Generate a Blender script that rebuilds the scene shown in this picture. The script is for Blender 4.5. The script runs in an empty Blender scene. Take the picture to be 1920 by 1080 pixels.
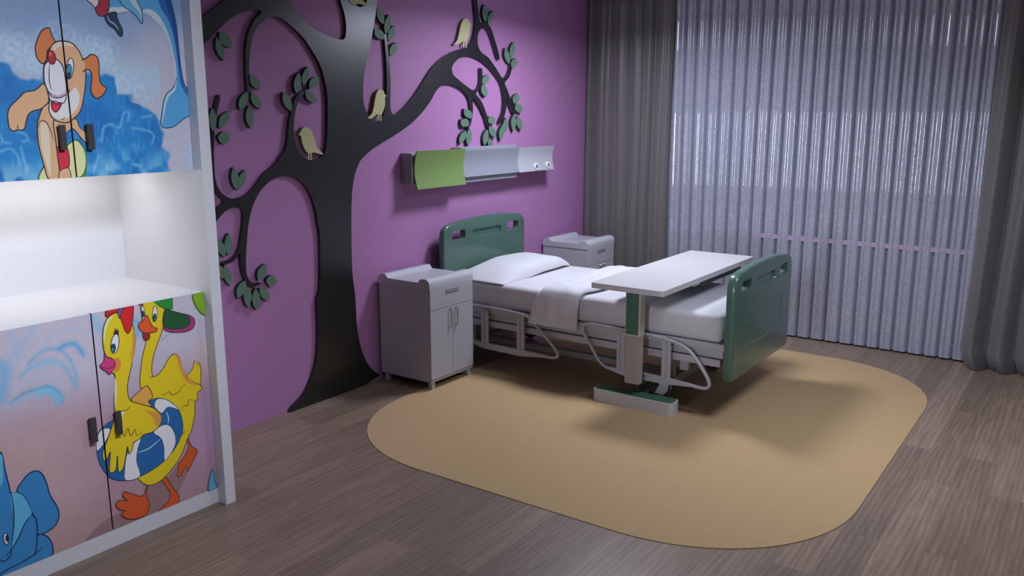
import bpy, bmesh, math, random, json
import numpy as np
from mathutils import Vector, Matrix
from mathutils.geometry import tessellate_polygon
D = {
'tree' : [
  [ [ 3.0712 , 0.0072 ] , [ 3.1875 , 0.0836 ] , [ 3.2632 , 0.1898 ] , [ 3.2994 , 0.2915 ] , [ 3.3166 , 0.4758 ] , [ 3.32 , 0.6301 ] , [ 3.3397 , 0.6696 ] , [ 3.3582 , 0.855 ] , [ 3.361 , 1.0219 ] , [ 3.3438 , 1.1339 ] , [ 3.3251 , 1.2172 ] , [ 3.3572 , 1.3141 ] , [ 3.3905 , 1.4094 ] , [ 3.43 , 1.4718 ] , [ 3.4487 , 1.5386 ] , [ 3.4618 , 1.6642 ] , [ 3.4668 , 1.7888 ] , [ 3.4519 , 1.8789 ] , [ 3.4234 , 1.9593 ] , [ 3.373 , 2.0291 ] , [ 3.3131 , 2.0967 ] , [ 3.2434 , 2.1462 ] , [ 3.1847 , 2.1799 ] , [ 3.1261 , 2.1961 ] , [ 3.0766 , 2.1859 ] , [ 3.0163 , 2.1475 ] , [ 2.98 , 2.104 ] , [ 2.9539 , 2.0432 ] , [ 2.9378 , 1.9534 ] , [ 2.9279 , 1.8486 ] , [ 2.9214 , 1.762 ] , [ 2.9157 , 1.7619 ] , [ 2.9111 , 1.8481 ] , [ 2.9135 , 1.9523 ] , [ 2.9241 , 2.0413 ] , [ 2.9478 , 2.1091 ] , [ 2.9898 , 2.1711 ] , [ 3.0355 , 2.2149 ] , [ 2.9837 , 2.2146 ] , [ 2.9086 , 2.1969 ] , [ 2.8337 , 2.1581 ] , [ 2.7588 , 2.0987 ] , [ 2.6717 , 2.0258 ] , [ 2.5771 , 1.937 ] , [ 2.5624 , 2.0466 ] , [ 2.6698 , 2.1512 ] , [ 2.7328 , 2.1986 ] , [ 2.7964 , 2.2398 ] , [ 2.8731 , 2.3186 ] , [ 2.9532 , 2.4208 ] , [ 3.0406 , 2.4755 ] , [ 3.1338 , 2.4442 ] , [ 3.1776 , 2.3678 ] , [ 3.2128 , 2.2964 ] , [ 3.2599 , 2.2399 ] , [ 3.3192 , 2.191 ] , [ 3.4021 , 2.1503 ] , [ 3.4888 , 2.1246 ] , [ 3.5788 , 2.1095 ] , [ 3.6174 , 2.1154 ] , [ 3.6322 , 2.151 ] , [ 3.6349 , 2.2006 ] , [ 3.6221 , 2.265 ] , [ 3.5967 , 2.3275 ] , [ 3.5625 , 2.428 ] , [ 3.5797 , 2.5334 ] , [ 3.6492 , 2.5508 ] , [ 3.6787 , 2.4498 ] , [ 3.6827 , 2.3485 ] , [ 3.707 , 2.3139 ] , [ 3.7545 , 2.3036 ] , [ 3.798 , 2.3228 ] , [ 3.8184 , 2.3624 ] , [ 3.8736 , 2.4813 ] , [ 3.9666 , 2.5854 ] , [ 4.0155 , 2.524 ] , [ 3.927 , 2.4117 ] , [ 3.9056 , 2.3586 ] , [ 3.868 , 2.2278 ] , [ 3.8159 , 2.0534 ] , [ 3.7731 , 1.94 ] , [ 3.7556 , 1.8362 ] , [ 3.7576 , 1.7496 ] , [ 3.7858 , 1.6886 ] , [ 3.8347 , 1.6487 ] , [ 3.8995 , 1.6526 ] , [ 3.9372 , 1.6748 ] , [ 3.9685 , 1.7243 ] , [ 4.0081 , 1.6809 ] , [ 4.0842 , 1.711 ] , [ 4.1845 , 1.7807 ] , [ 4.288 , 1.8756 ] , [ 4.3942 , 1.9821 ] , [ 4.502 , 2.0531 ] , [ 4.6278 , 2.1028 ] , [ 4.7574 , 2.1345 ] , [ 4.8075 , 2.167 ] , [ 4.8417 , 2.2184 ] , [ 4.8631 , 2.3086 ] , [ 4.8528 , 2.4055 ] , [ 4.8421 , 2.4724 ] , [ 4.8309 , 2.6059 ] , [ 4.8508 , 2.6084 ] , [ 4.8821 , 2.4668 ] , [ 4.9026 , 2.3611 ] , [ 4.9223 , 2.3114 ] , [ 4.9791 , 2.318 ] , [ 5.0312 , 2.2921 ] , [ 5.0837 , 2.2149 ] , [ 5.146 , 2.0746 ] , [ 5.126 , 2.0706 ] , [ 5.0656 , 2.173 ] , [ 5.0133 , 2.2555 ] , [ 4.97 , 2.2794 ] , [ 4.9269 , 2.2691 ] , [ 4.8924 , 2.2319 ] , [ 4.8881 , 2.1621 ] , [ 4.925 , 2.1142 ] , [ 5.0116 , 2.0783 ] , [ 5.1003 , 2.0105 ] , [ 5.1914 , 1.9407 ] , [ 5.2475 , 1.9741 ] , [ 5.2721 , 2.0174 ] , [ 5.274 , 2.0808 ] , [ 5.2929 , 2.0817 ] , [ 5.2967 , 2.0183 ] , [ 5.2663 , 1.9536 ] , [ 5.2099 , 1.9096 ] , [ 5.2379 , 1.8678 ] , [ 5.2852 , 1.7938 ] , [ 5.343 , 1.6913 ] , [ 5.3198 , 1.688 ] , [ 5.2566 , 1.7613 ] , [ 5.2321 , 1.8038 ] , [ 5.2282 , 1.7397 ] , [ 5.1998 , 1.6647 ] , [ 5.1456 , 1.619 ] , [ 5.1308 , 1.6245 ] , [ 5.1813 , 1.6968 ] , [ 5.1946 , 1.7821 ] , [ 5.1818 , 1.8455 ] , [ 5.1544 , 1.9081 ] , [ 5.0999 , 1.9586 ] , [ 5.0111 , 2.0171 ] , [ 4.9243 , 2.0539 ] , [ 4.8395 , 2.0748 ] , [ 4.7564 , 2.0775 ] , [ 4.6747 , 2.0568 ] , [ 4.6181 , 2.0202 ] , [ 4.5984 , 1.9903 ] , [ 4.6086 , 1.9519 ] , [ 4.6719 , 1.9148 ] , [ 4.7529 , 1.8774 ] , [ 4.8362 , 1.8492 ] , [ 4.8876 , 1.8705 ] , [ 4.9106 , 1.9219 ] , [ 4.9116 , 2.0009 ] , [ 4.9323 , 2.0017 ] , [ 4.933 , 1.9123 ] , [ 4.9133 , 1.8609 ] , [ 4.8614 , 1.8294 ] , [ 4.921 , 1.7792 ] , [ 4.9727 , 1.7073 ] , [ 5.025 , 1.5919 ] , [ 5.0035 , 1.5869 ] , [ 4.9547 , 1.6761 ] , [ 4.8861 , 1.7584 ] , [ 4.8269 , 1.7934 ] , [ 4.8257 , 1.7173 ] , [ 4.8075 , 1.6358 ] , [ 4.7662 , 1.5854 ] , [ 4.7512 , 1.5917 ] , [ 4.7857 , 1.6462 ] , [ 4.797 , 1.7172 ] , [ 4.7847 , 1.7879 ] , [ 4.7357 , 1.8372 ] , [ 4.6548 , 1.8702 ] , [ 4.5755 , 1.8848 ] , [ 4.4974 , 1.8761 ] , [ 4.4353 , 1.8412 ] , [ 4.3732 , 1.7735 ] , [ 4.2822 , 1.6972 ] , [ 4.1647 , 1.6227 ] , [ 4.0235 , 1.5602 ] , [ 3.8879 , 1.5089 ] , [ 3.7955 , 1.467 ] , [ 3.7305 , 1.4295 ] , [ 3.768 , 1.455 ] , [ 3.7125 , 1.4146 ] , [ 3.6696 , 1.3507 ] , [ 3.6386 , 1.2582 ] , [ 3.6202 , 1.1076 ] , [ 3.6115 , 0.9164 ] , [ 3.6105 , 0.7215 ] , [ 3.6243 , 0.6006 ] , [ 3.6268 , 0.5262 ] , [ 3.631 , 0.3946 ] , [ 3.6574 , 0.2565 ] , [ 3.7084 , 0.1436 ] , [ 3.7742 , 0.0674 ] , [ 3.815 , 0.0328 ] ] ,
  [ [ 3.456 , 1.3898 ] , [ 3.3257 , 1.4161 ] , [ 3.2125 , 1.4441 ] , [ 3.1535 , 1.4785 ] , [ 3.1132 , 1.4502 ] , [ 3.0458 , 1.4108 ] , [ 2.9848 , 1.3718 ] , [ 2.9343 , 1.3204 ] , [ 2.8907 , 1.2859 ] , [ 2.8387 , 1.2649 ] , [ 2.7789 , 1.2598 ] , [ 2.7321 , 1.2799 ] , [ 2.6972 , 1.3205 ] , [ 2.684 , 1.3655 ] , [ 2.6824 , 1.4372 ] , [ 2.6877 , 1.5239 ] , [ 2.708 , 1.6568 ] , [ 2.7444 , 1.7815 ] , [ 2.7335 , 1.7853 ] , [ 2.6895 , 1.657 ] , [ 2.6747 , 1.5244 ] , [ 2.6712 , 1.4378 ] , [ 2.6695 , 1.3265 ] , [ 2.6924 , 1.2846 ] , [ 2.7239 , 1.2497 ] , [ 2.6746 , 1.2175 ] , [ 2.6297 , 1.1855 ] , [ 2.6046 , 1.1075 ] , [ 2.6436 , 1.1275 ] , [ 2.6721 , 1.1529 ] , [ 2.7049 , 1.1822 ] , [ 2.7455 , 1.207 ] , [ 2.7903 , 1.2177 ] , [ 2.8244 , 1.2097 ] , [ 2.8383 , 1.1818 ] , [ 2.8344 , 1.1319 ] , [ 2.8177 , 1.0582 ] , [ 2.792 , 0.9856 ] , [ 2.7543 , 0.9486 ] , [ 2.6753 , 0.9364 ] , [ 2.6271 , 0.9294 ] , [ 2.6283 , 0.921 ] , [ 2.6764 , 0.9263 ] , [ 2.7631 , 0.9348 ] , [ 2.8016 , 0.9674 ] , [ 2.8029 , 0.9333 ] , [ 2.8077 , 0.8645 ] , [ 2.8244 , 0.8173 ] , [ 2.8526 , 0.7832 ] , [ 2.8832 , 0.7764 ] , [ 2.9259 , 0.7842 ] , [ 2.9222 , 0.7918 ] , [ 2.8844 , 0.7919 ] , [ 2.8546 , 0.8098 ] , [ 2.8372 , 0.8514 ] , [ 2.837 , 0.9285 ] , [ 2.8495 , 1.0121 ] , [ 2.8673 , 1.1116 ] , [ 2.8997 , 1.2013 ] , [ 2.9405 , 1.2653 ] , [ 2.9965 , 1.3162 ] , [ 3.0739 , 1.3538 ] , [ 3.1398 , 1.3584 ] , [ 3.2057 , 1.3414 ] , [ 3.2713 , 1.293 ] , [ 3.3139 , 1.2271 ] , [ 3.3438 , 1.1339 ] , [ 3.3622 , 1.0402 ] , [ 3.4341 , 1.0137 ] ] ,
  [ [ 3.3117 , 1.8251 ] , [ 3.2624 , 1.8018 ] , [ 3.223 , 1.7614 ] , [ 3.2042 , 1.7135 ] , [ 3.1854 , 1.6658 ] , [ 3.1708 , 1.6021 ] , [ 3.1592 , 1.5383 ] , [ 3.1374 , 1.4909 ] , [ 3.0931 , 1.4406 ] , [ 3.1406 , 1.3859 ] , [ 3.244 , 1.3555 ] , [ 3.3889 , 1.3893 ] , [ 3.4719 , 1.4447 ] , [ 3.4504 , 1.5091 ] , [ 3.4278 , 1.4719 ] , [ 3.3809 , 1.4418 ] , [ 3.325 , 1.4343 ] , [ 3.2874 , 1.4442 ] , [ 3.2514 , 1.4704 ] , [ 3.2244 , 1.5121 ] , [ 3.2107 , 1.5611 ] , [ 3.2103 , 1.6175 ] , [ 3.2192 , 1.6736 ] , [ 3.2389 , 1.7336 ] , [ 3.2738 , 1.782 ] , [ 3.3276 , 1.8223 ] , [ 3.3259 , 1.8287 ] ] ,
  [ [ 3.9531 , 2.1889 ] , [ 3.9544 , 2.1308 ] , [ 3.9626 , 2.0176 ] , [ 3.9634 , 1.8851 ] , [ 3.9519 , 1.769 ] , [ 3.9216 , 1.6794 ] , [ 3.8935 , 1.6348 ] , [ 4.0812 , 1.6329 ] , [ 4.0214 , 1.6745 ] , [ 3.9956 , 1.7018 ] , [ 3.9883 , 1.7514 ] , [ 3.9966 , 1.8861 ] , [ 3.9889 , 2.0189 ] , [ 3.974 , 2.1321 ] , [ 3.9622 , 2.1895 ] ] ,
  [ [ 3.188 , 2.3014 ] , [ 3.1935 , 2.2793 ] , [ 3.1966 , 2.2668 ] , [ 3.2027 , 2.2673 ] , [ 3.2049 , 2.2842 ] , [ 3.2156 , 2.308 ] ] ,
 ] ,
'leaves' : [
  [ [ 2.7655 , 2.092 ] , [ 2.7618 , 2.0774 ] , [ 2.7618 , 2.065 ] , [ 2.7639 , 2.054 ] , [ 2.7684 , 2.0445 ] , [ 2.7753 , 2.0364 ] , [ 2.7847 , 2.0298 ] , [ 2.7964 , 2.0247 ] , [ 2.8104 , 2.0209 ] , [ 2.8283 , 2.0195 ] , [ 2.832 , 2.0344 ] , [ 2.832 , 2.0469 ] , [ 2.8297 , 2.0581 ] , [ 2.8251 , 2.0677 ] , [ 2.8181 , 2.0758 ] , [ 2.8086 , 2.0823 ] , [ 2.7969 , 2.0873 ] , [ 2.7829 , 2.0908 ] ] ,
  [ [ 2.7442 , 2.0643 ] , [ 2.7389 , 2.0492 ] , [ 2.7368 , 2.0351 ] , [ 2.7365 , 2.0216 ] , [ 2.7383 , 2.0087 ] , [ 2.7421 , 1.9964 ] , [ 2.7479 , 1.9847 ] , [ 2.7558 , 1.9736 ] , [ 2.7656 , 1.963 ] , [ 2.7786 , 1.9533 ] , [ 2.7839 , 1.9685 ] , [ 2.7861 , 1.9828 ] , [ 2.7863 , 1.9965 ] , [ 2.7845 , 2.0095 ] , [ 2.7806 , 2.0219 ] , [ 2.7747 , 2.0336 ] , [ 2.7668 , 2.0446 ] , [ 2.757 , 2.055 ] ] ,
  [ [ 2.9342 , 1.8898 ] , [ 2.9303 , 1.876 ] , [ 2.93 , 1.8641 ] , [ 2.932 , 1.8535 ] , [ 2.9362 , 1.8442 ] , [ 2.9428 , 1.8362 ] , [ 2.9518 , 1.8295 ] , [ 2.9631 , 1.8241 ] , [ 2.9768 , 1.8199 ] , [ 2.9942 , 1.8177 ] , [ 2.9981 , 1.8317 ] , [ 2.9983 , 1.8437 ] , [ 2.9963 , 1.8545 ] , [ 2.992 , 1.8639 ] , [ 2.9853 , 1.8719 ] , [ 2.9762 , 1.8786 ] , [ 2.9648 , 1.8839 ] , [ 2.9513 , 1.8879 ] ] ,
  [ [ 2.909 , 1.8046 ] , [ 2.8931 , 1.7976 ] , [ 2.8807 , 1.7894 ] , [ 2.8704 , 1.7807 ] , [ 2.8622 , 1.7712 ] , [ 2.8564 , 1.761 ] , [ 2.8527 , 1.7501 ] , [ 2.8512 , 1.7385 ] , [ 2.8518 , 1.7262 ] , [ 2.8557 , 1.7127 ] , [ 2.8714 , 1.7196 ] , [ 2.8839 , 1.7276 ] , [ 2.8943 , 1.7363 ] , [ 2.9025 , 1.7458 ] , [ 2.9085 , 1.756 ] , [ 2.9122 , 1.7671 ] , [ 2.9137 , 1.7788 ] , [ 2.9131 , 1.7912 ] ] ,
  [ [ 2.937 , 1.8037 ] , [ 2.9323 , 1.7897 ] , [ 2.9311 , 1.7771 ] , [ 2.932 , 1.7654 ] , [ 2.9352 , 1.7546 ] , [ 2.9408 , 1.7447 ] , [ 2.9487 , 1.7358 ] , [ 2.9589 , 1.7277 ] , [ 2.9714 , 1.7204 ] , [ 2.9875 , 1.7146 ] , [ 2.9923 , 1.7287 ] , [ 2.9935 , 1.7415 ] , [ 2.9925 , 1.7533 ] , [ 2.9892 , 1.7643 ] , [ 2.9836 , 1.7742 ] , [ 2.9756 , 1.7831 ] , [ 2.9653 , 1.7911 ] , [ 2.9529 , 1.7981 ] ] ,
  [ [ 2.9157 , 1.7333 ] , [ 2.9053 , 1.7196 ] , [ 2.8986 , 1.7063 ] , [ 2.8941 , 1.6931 ] , [ 2.8919 , 1.68 ] , [ 2.8921 , 1.667 ] , [ 2.8948 , 1.6542 ] , [ 2.8998 , 1.6415 ] , [ 2.9071 , 1.6288 ] , [ 2.9182 , 1.6163 ] , [ 2.9287 , 1.6299 ] , [ 2.9355 , 1.6434 ] , [ 2.94 , 1.6567 ] , [ 2.9422 , 1.6699 ] , [ 2.9419 , 1.6829 ] , [ 2.9392 , 1.6958 ] , [ 2.9341 , 1.7085 ] , [ 2.9267 , 1.7211 ] ] ,
  [ [ 3.2626 , 1.9129 ] , [ 3.2488 , 1.901 ] , [ 3.2387 , 1.8888 ] , [ 3.231 , 1.8766 ] , [ 3.2257 , 1.8642 ] , [ 3.2229 , 1.8517 ] , [ 3.2226 , 1.839 ] , [ 3.2247 , 1.8262 ] , [ 3.2292 , 1.8131 ] , [ 3.2374 , 1.7997 ] , [ 3.2512 , 1.8115 ] , [ 3.2613 , 1.8236 ] , [ 3.2691 , 1.8359 ] , [ 3.2745 , 1.8484 ] , [ 3.2773 , 1.861 ] , [ 3.2776 , 1.8738 ] , [ 3.2754 , 1.8867 ] , [ 3.2709 , 1.8997 ] ] ,
  [ [ 3.3284 , 1.9472 ] , [ 3.3143 , 1.937 ] , [ 3.3036 , 1.9264 ] , [ 3.295 , 1.9156 ] , [ 3.2885 , 1.9044 ] , [ 3.2843 , 1.893 ] , [ 3.2822 , 1.8812 ] , [ 3.2823 , 1.8692 ] , [ 3.2844 , 1.8568 ] , [ 3.2898 , 1.8438 ] , [ 3.3038 , 1.8538 ] , [ 3.3145 , 1.8643 ] , [ 3.3232 , 1.8752 ] , [ 3.3298 , 1.8864 ] , [ 3.3341 , 1.8979 ] , [ 3.3361 , 1.9098 ] , [ 3.3361 , 1.9219 ] , [ 3.3339 , 1.9344 ] ] ,
  [ [ 3.4066 , 1.8954 ] , [ 3.3876 , 1.8941 ] , [ 3.3725 , 1.8907 ] , [ 3.3597 , 1.886 ] , [ 3.3493 , 1.88 ] , [ 3.3414 , 1.8726 ] , [ 3.336 , 1.8638 ] , [ 3.3329 , 1.8537 ] , [ 3.332 , 1.8424 ] , [ 3.3349 , 1.8288 ] , [ 3.3536 , 1.8299 ] , [ 3.3687 , 1.8332 ] , [ 3.3815 , 1.8378 ] , [ 3.392 , 1.8438 ] , [ 3.4001 , 1.8512 ] , [ 3.4056 , 1.8601 ] , [ 3.4088 , 1.8703 ] , [ 3.4096 , 1.8818 ] ] ,
  [ [ 3.3037 , 1.8121 ] , [ 3.3025 , 1.7988 ] , [ 3.3046 , 1.7878 ] , [ 3.3086 , 1.7783 ] , [ 3.3148 , 1.7702 ] , [ 3.3231 , 1.7636 ] , [ 3.3336 , 1.7586 ] , [ 3.3463 , 1.7551 ] , [ 3.361 , 1.753 ] , [ 3.3792 , 1.7532 ] , [ 3.3804 , 1.7668 ] , [ 3.3783 , 1.7779 ] , [ 3.3741 , 1.7876 ] , [ 3.3679 , 1.7957 ] , [ 3.3594 , 1.8022 ] , [ 3.3488 , 1.8072 ] , [ 3.3361 , 1.8106 ] , [ 3.3215 , 1.8125 ] ] ,
  [ [ 3.1472 , 1.806 ] , [ 3.1413 , 1.7913 ] , [ 3.1392 , 1.7778 ] , [ 3.1394 , 1.765 ] , [ 3.142 , 1.753 ] , [ 3.1471 , 1.7417 ] , [ 3.1547 , 1.7311 ] , [ 3.1647 , 1.7212 ] , [ 3.1772 , 1.7121 ] , [ 3.1935 , 1.704 ] , [ 3.1995 , 1.7188 ] , [ 3.2016 , 1.7325 ] , [ 3.2014 , 1.7455 ] , [ 3.1987 , 1.7577 ] , [ 3.1935 , 1.769 ] , [ 3.1858 , 1.7796 ] , [ 3.1757 , 1.7893 ] , [ 3.1633 , 1.7983 ] ] ,
  [ [ 2.6914 , 1.7196 ] , [ 2.6819 , 1.7063 ] , [ 2.6755 , 1.6932 ] , [ 2.6711 , 1.6801 ] , [ 2.6687 , 1.6671 ] , [ 2.6684 , 1.6542 ] , [ 2.6701 , 1.6414 ] , [ 2.6739 , 1.6285 ] , [ 2.6797 , 1.6157 ] , [ 2.6887 , 1.6029 ] , [ 2.6983 , 1.6162 ] , [ 2.7047 , 1.6294 ] , [ 2.7092 , 1.6426 ] , [ 2.7116 , 1.6557 ] , [ 2.7119 , 1.6687 ] , [ 2.7101 , 1.6816 ] , [ 2.7062 , 1.6944 ] , [ 2.7004 , 1.7071 ] ] ,
  [ [ 2.7915 , 1.7052 ] , [ 2.7744 , 1.7006 ] , [ 2.7607 , 1.6943 ] , [ 2.749 , 1.6871 ] , [ 2.7395 , 1.6789 ] , [ 2.7322 , 1.6695 ] , [ 2.727 , 1.6591 ] , [ 2.724 , 1.6475 ] , [ 2.7229 , 1.635 ] , [ 2.7251 , 1.6207 ] , [ 2.742 , 1.625 ] , [ 2.7557 , 1.6311 ] , [ 2.7674 , 1.6383 ] , [ 2.777 , 1.6465 ] , [ 2.7845 , 1.656 ] , [ 2.7897 , 1.6665 ] , [ 2.7928 , 1.6782 ] , [ 2.7938 , 1.6908 ] ] ,
  [ [ 2.7127 , 1.5767 ] , [ 2.7176 , 1.5622 ] , [ 2.7235 , 1.5523 ] , [ 2.7301 , 1.5452 ] , [ 2.7374 , 1.541 ] , [ 2.7454 , 1.5399 ] , [ 2.7542 , 1.542 ] , [ 2.7636 , 1.547 ] , [ 2.7738 , 1.5549 ] , [ 2.785 , 1.5675 ] , [ 2.78 , 1.5822 ] , [ 2.7739 , 1.5922 ] , [ 2.7672 , 1.5993 ] , [ 2.7599 , 1.6033 ] , [ 2.7518 , 1.6043 ] , [ 2.7431 , 1.6022 ] , [ 2.7337 , 1.5971 ] , [ 2.7237 , 1.5892 ] ] ,
  [ [ 3.8965 , 2.3152 ] , [ 3.8901 , 2.3011 ] , [ 3.8877 , 2.2883 ] , [ 3.8877 , 2.2762 ] , [ 3.8902 , 2.265 ] , [ 3.8954 , 2.2545 ] , [ 3.9032 , 2.2449 ] , [ 3.9136 , 2.236 ] , [ 3.9264 , 2.2278 ] , [ 3.9433 , 2.2208 ] , [ 3.9498 , 2.2351 ] , [ 3.9522 , 2.248 ] , [ 3.9522 , 2.2602 ] , [ 3.9496 , 2.2716 ] , [ 3.9443 , 2.2821 ] , [ 3.9364 , 2.2918 ] , [ 3.926 , 2.3006 ] , [ 3.9132 , 2.3085 ] ] ,
  [ [ 3.9953 , 2.283 ] , [ 3.9799 , 2.2702 ] , [ 3.9684 , 2.2572 ] , [ 3.9594 , 2.2442 ] , [ 3.9529 , 2.2311 ] , [ 3.949 , 2.2179 ] , [ 3.9478 , 2.2047 ] , [ 3.949 , 2.1913 ] , [ 3.9527 , 2.1778 ] , [ 3.9603 , 2.1641 ] , [ 3.9757 , 2.1768 ] , [ 3.9872 , 2.1898 ] , [ 3.9963 , 2.2028 ] , [ 4.0029 , 2.216 ] , [ 4.0068 , 2.2293 ] , [ 4.0081 , 2.2426 ] , [ 4.0068 , 2.256 ] , [ 4.0031 , 2.2695 ] ] ,
  [ [ 4.0389 , 2.2223 ] , [ 4.0217 , 2.2133 ] , [ 4.0084 , 2.2038 ] , [ 3.9974 , 2.1939 ] , [ 3.9889 , 2.1836 ] , [ 3.9829 , 2.1729 ] , [ 3.9795 , 2.1618 ] , [ 3.9784 , 2.1503 ] , [ 3.9797 , 2.1383 ] , [ 3.9847 , 2.1257 ] , [ 4.0018 , 2.1345 ] , [ 4.0151 , 2.1439 ] , [ 4.0262 , 2.1538 ] , [ 4.0348 , 2.1641 ] , [ 4.0408 , 2.1749 ] , [ 4.0443 , 2.1861 ] , [ 4.0454 , 2.1977 ] , [ 4.0441 , 2.2097 ] ] ,
  [ [ 3.8654 , 2.1891 ] , [ 3.8625 , 2.1754 ] , [ 3.8635 , 2.1644 ] , [ 3.8669 , 2.155 ] , [ 3.8729 , 2.1472 ] , [ 3.8815 , 2.1411 ] , [ 3.8927 , 2.1367 ] , [ 3.9066 , 2.134 ] , [ 3.9229 , 2.1328 ] , [ 3.9434 , 2.1343 ] , [ 3.9464 , 2.1482 ] , [ 3.9453 , 2.1594 ] , [ 3.9418 , 2.1689 ] , [ 3.9357 , 2.1768 ] , [ 3.9269 , 2.1828 ] , [ 3.9156 , 2.1871 ] , [ 3.9017 , 2.1897 ] , [ 3.8855 , 2.1907 ] ] ,
  [ [ 4.0509 , 2.1238 ] , [ 4.0327 , 2.1165 ] , [ 4.0188 , 2.1084 ] , [ 4.0075 , 2.0999 ] , [ 3.9989 , 2.0908 ] , [ 3.9931 , 2.0812 ] , [ 3.99 , 2.071 ] , [ 3.9896 , 2.0603 ] , [ 3.9918 , 2.0491 ] , [ 3.9981 , 2.0369 ] , [ 4.0162 , 2.044 ] , [ 4.0301 , 2.0519 ] , [ 4.0415 , 2.0604 ] , [ 4.0502 , 2.0696 ] , [ 4.0561 , 2.0792 ] , [ 4.0592 , 2.0895 ] , [ 4.0596 , 2.1003 ] , [ 4.0573 , 2.1117 ] ] ,
  [ [ 4.9605 , 2.4353 ] , [ 4.9496 , 2.4206 ] , [ 4.943 , 2.4065 ] , [ 4.939 , 2.3928 ] , [ 4.9376 , 2.3794 ] , [ 4.9389 , 2.3663 ] , [ 4.9431 , 2.3536 ] , [ 4.9499 , 2.3412 ] , [ 4.9593 , 2.3291 ] , [ 4.973 , 2.3174 ] , [ 4.9839 , 2.3321 ] , [ 4.9906 , 2.3462 ] , [ 4.9947 , 2.3601 ] , [ 4.9961 , 2.3736 ] , [ 4.9946 , 2.3867 ] , [ 4.9904 , 2.3995 ] , [ 4.9835 , 2.4119 ] , [ 4.9741 , 2.4239 ] ] ,
  [ [ 5.0611 , 2.405 ] , [ 5.0431 , 2.3945 ] , [ 5.0294 , 2.3837 ] , [ 5.0181 , 2.3728 ] , [ 5.0095 , 2.3617 ] , [ 5.0036 , 2.3503 ] , [ 5.0004 , 2.3387 ] , [ 4.9997 , 2.3268 ] , [ 5.0016 , 2.3147 ] , [ 5.0075 , 2.3022 ] , [ 5.0254 , 2.3124 ] , [ 5.0392 , 2.3231 ] , [ 5.0505 , 2.334 ] , [ 5.0592 , 2.3452 ] , [ 5.0652 , 2.3567 ] , [ 5.0684 , 2.3684 ] , [ 5.069 , 2.3804 ] , [ 5.0671 , 2.3925 ] ] ,
  [ [ 5.3166 , 2.2041 ] , [ 5.2992 , 2.1919 ] , [ 5.2867 , 2.1796 ] , [ 5.2773 , 2.1673 ] , [ 5.2709 , 2.155 ] , [ 5.2677 , 2.1426 ] , [ 5.2678 , 2.1301 ] , [ 5.271 , 2.1175 ] , [ 5.2771 , 2.1048 ] , [ 5.2882 , 2.0919 ] , [ 5.3056 , 2.104 ] , [ 5.3181 , 2.1162 ] , [ 5.3277 , 2.1286 ] , [ 5.3342 , 2.141 ] , [ 5.3373 , 2.1535 ] , [ 5.3372 , 2.1661 ] , [ 5.334 , 2.1787 ] , [ 5.3277 , 2.1914 ] ] ,
  [ [ 5.2116 , 2.1559 ] , [ 5.2032 , 2.1412 ] , [ 5.1995 , 2.1274 ] , [ 5.1988 , 2.1142 ] , [ 5.201 , 2.1015 ] , [ 5.2063 , 2.0893 ] , [ 5.2147 , 2.0778 ] , [ 5.2262 , 2.0667 ] , [ 5.2406 , 2.0561 ] , [ 5.2599 , 2.0463 ] , [ 5.2683 , 2.0611 ] , [ 5.272 , 2.0751 ] , [ 5.2728 , 2.0885 ] , [ 5.2705 , 2.1013 ] , [ 5.2651 , 2.1135 ] , [ 5.2565 , 2.1251 ] , [ 5.245 , 2.1361 ] , [ 5.2306 , 2.1465 ] ] ,
  [ [ 5.3492 , 2.0928 ] , [ 5.3274 , 2.0873 ] , [ 5.3112 , 2.0808 ] , [ 5.2984 , 2.0738 ] , [ 5.289 , 2.0662 ] , [ 5.2834 , 2.0579 ] , [ 5.2813 , 2.0491 ] , [ 5.2827 , 2.0396 ] , [ 5.2874 , 2.0294 ] , [ 5.2977 , 2.0183 ] , [ 5.3193 , 2.0237 ] , [ 5.3356 , 2.0301 ] , [ 5.3486 , 2.0371 ] , [ 5.358 , 2.0448 ] , [ 5.3638 , 2.0531 ] , [ 5.3659 , 2.062 ] , [ 5.3644 , 2.0716 ] , [ 5.3596 , 2.0818 ] ] ,
  [ [ 5.0043 , 1.9605 ] , [ 4.9826 , 1.9571 ] , [ 4.966 , 1.9522 ] , [ 4.9525 , 1.9465 ] , [ 4.9422 , 1.9399 ] , [ 4.9352 , 1.9323 ] , [ 4.9314 , 1.9238 ] , [ 4.9308 , 1.9143 ] , [ 4.9332 , 1.904 ] , [ 4.9405 , 1.8921 ] , [ 4.962 , 1.8953 ] , [ 4.9787 , 1.9001 ] , [ 4.9923 , 1.9058 ] , [ 5.0027 , 1.9124 ] , [ 5.0099 , 1.92 ] , [ 5.0137 , 1.9286 ] , [ 5.0143 , 1.9382 ] , [ 5.0118 , 1.9486 ] ] ,
  [ [ 4.9371 , 1.8941 ] , [ 4.926 , 1.8817 ] , [ 4.9201 , 1.8702 ] , [ 4.9175 , 1.8593 ] , [ 4.9181 , 1.8489 ] , [ 4.9223 , 1.8391 ] , [ 4.9299 , 1.8299 ] , [ 4.9408 , 1.8212 ] , [ 4.955 , 1.813 ] , [ 4.9746 , 1.8056 ] , [ 4.9858 , 1.818 ] , [ 4.9918 , 1.8296 ] , [ 4.9944 , 1.8406 ] , [ 4.9937 , 1.8511 ] , [ 4.9895 , 1.8609 ] , [ 4.9818 , 1.8702 ] , [ 4.9707 , 1.8789 ] , [ 4.9565 , 1.8869 ] ] ,
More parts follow.
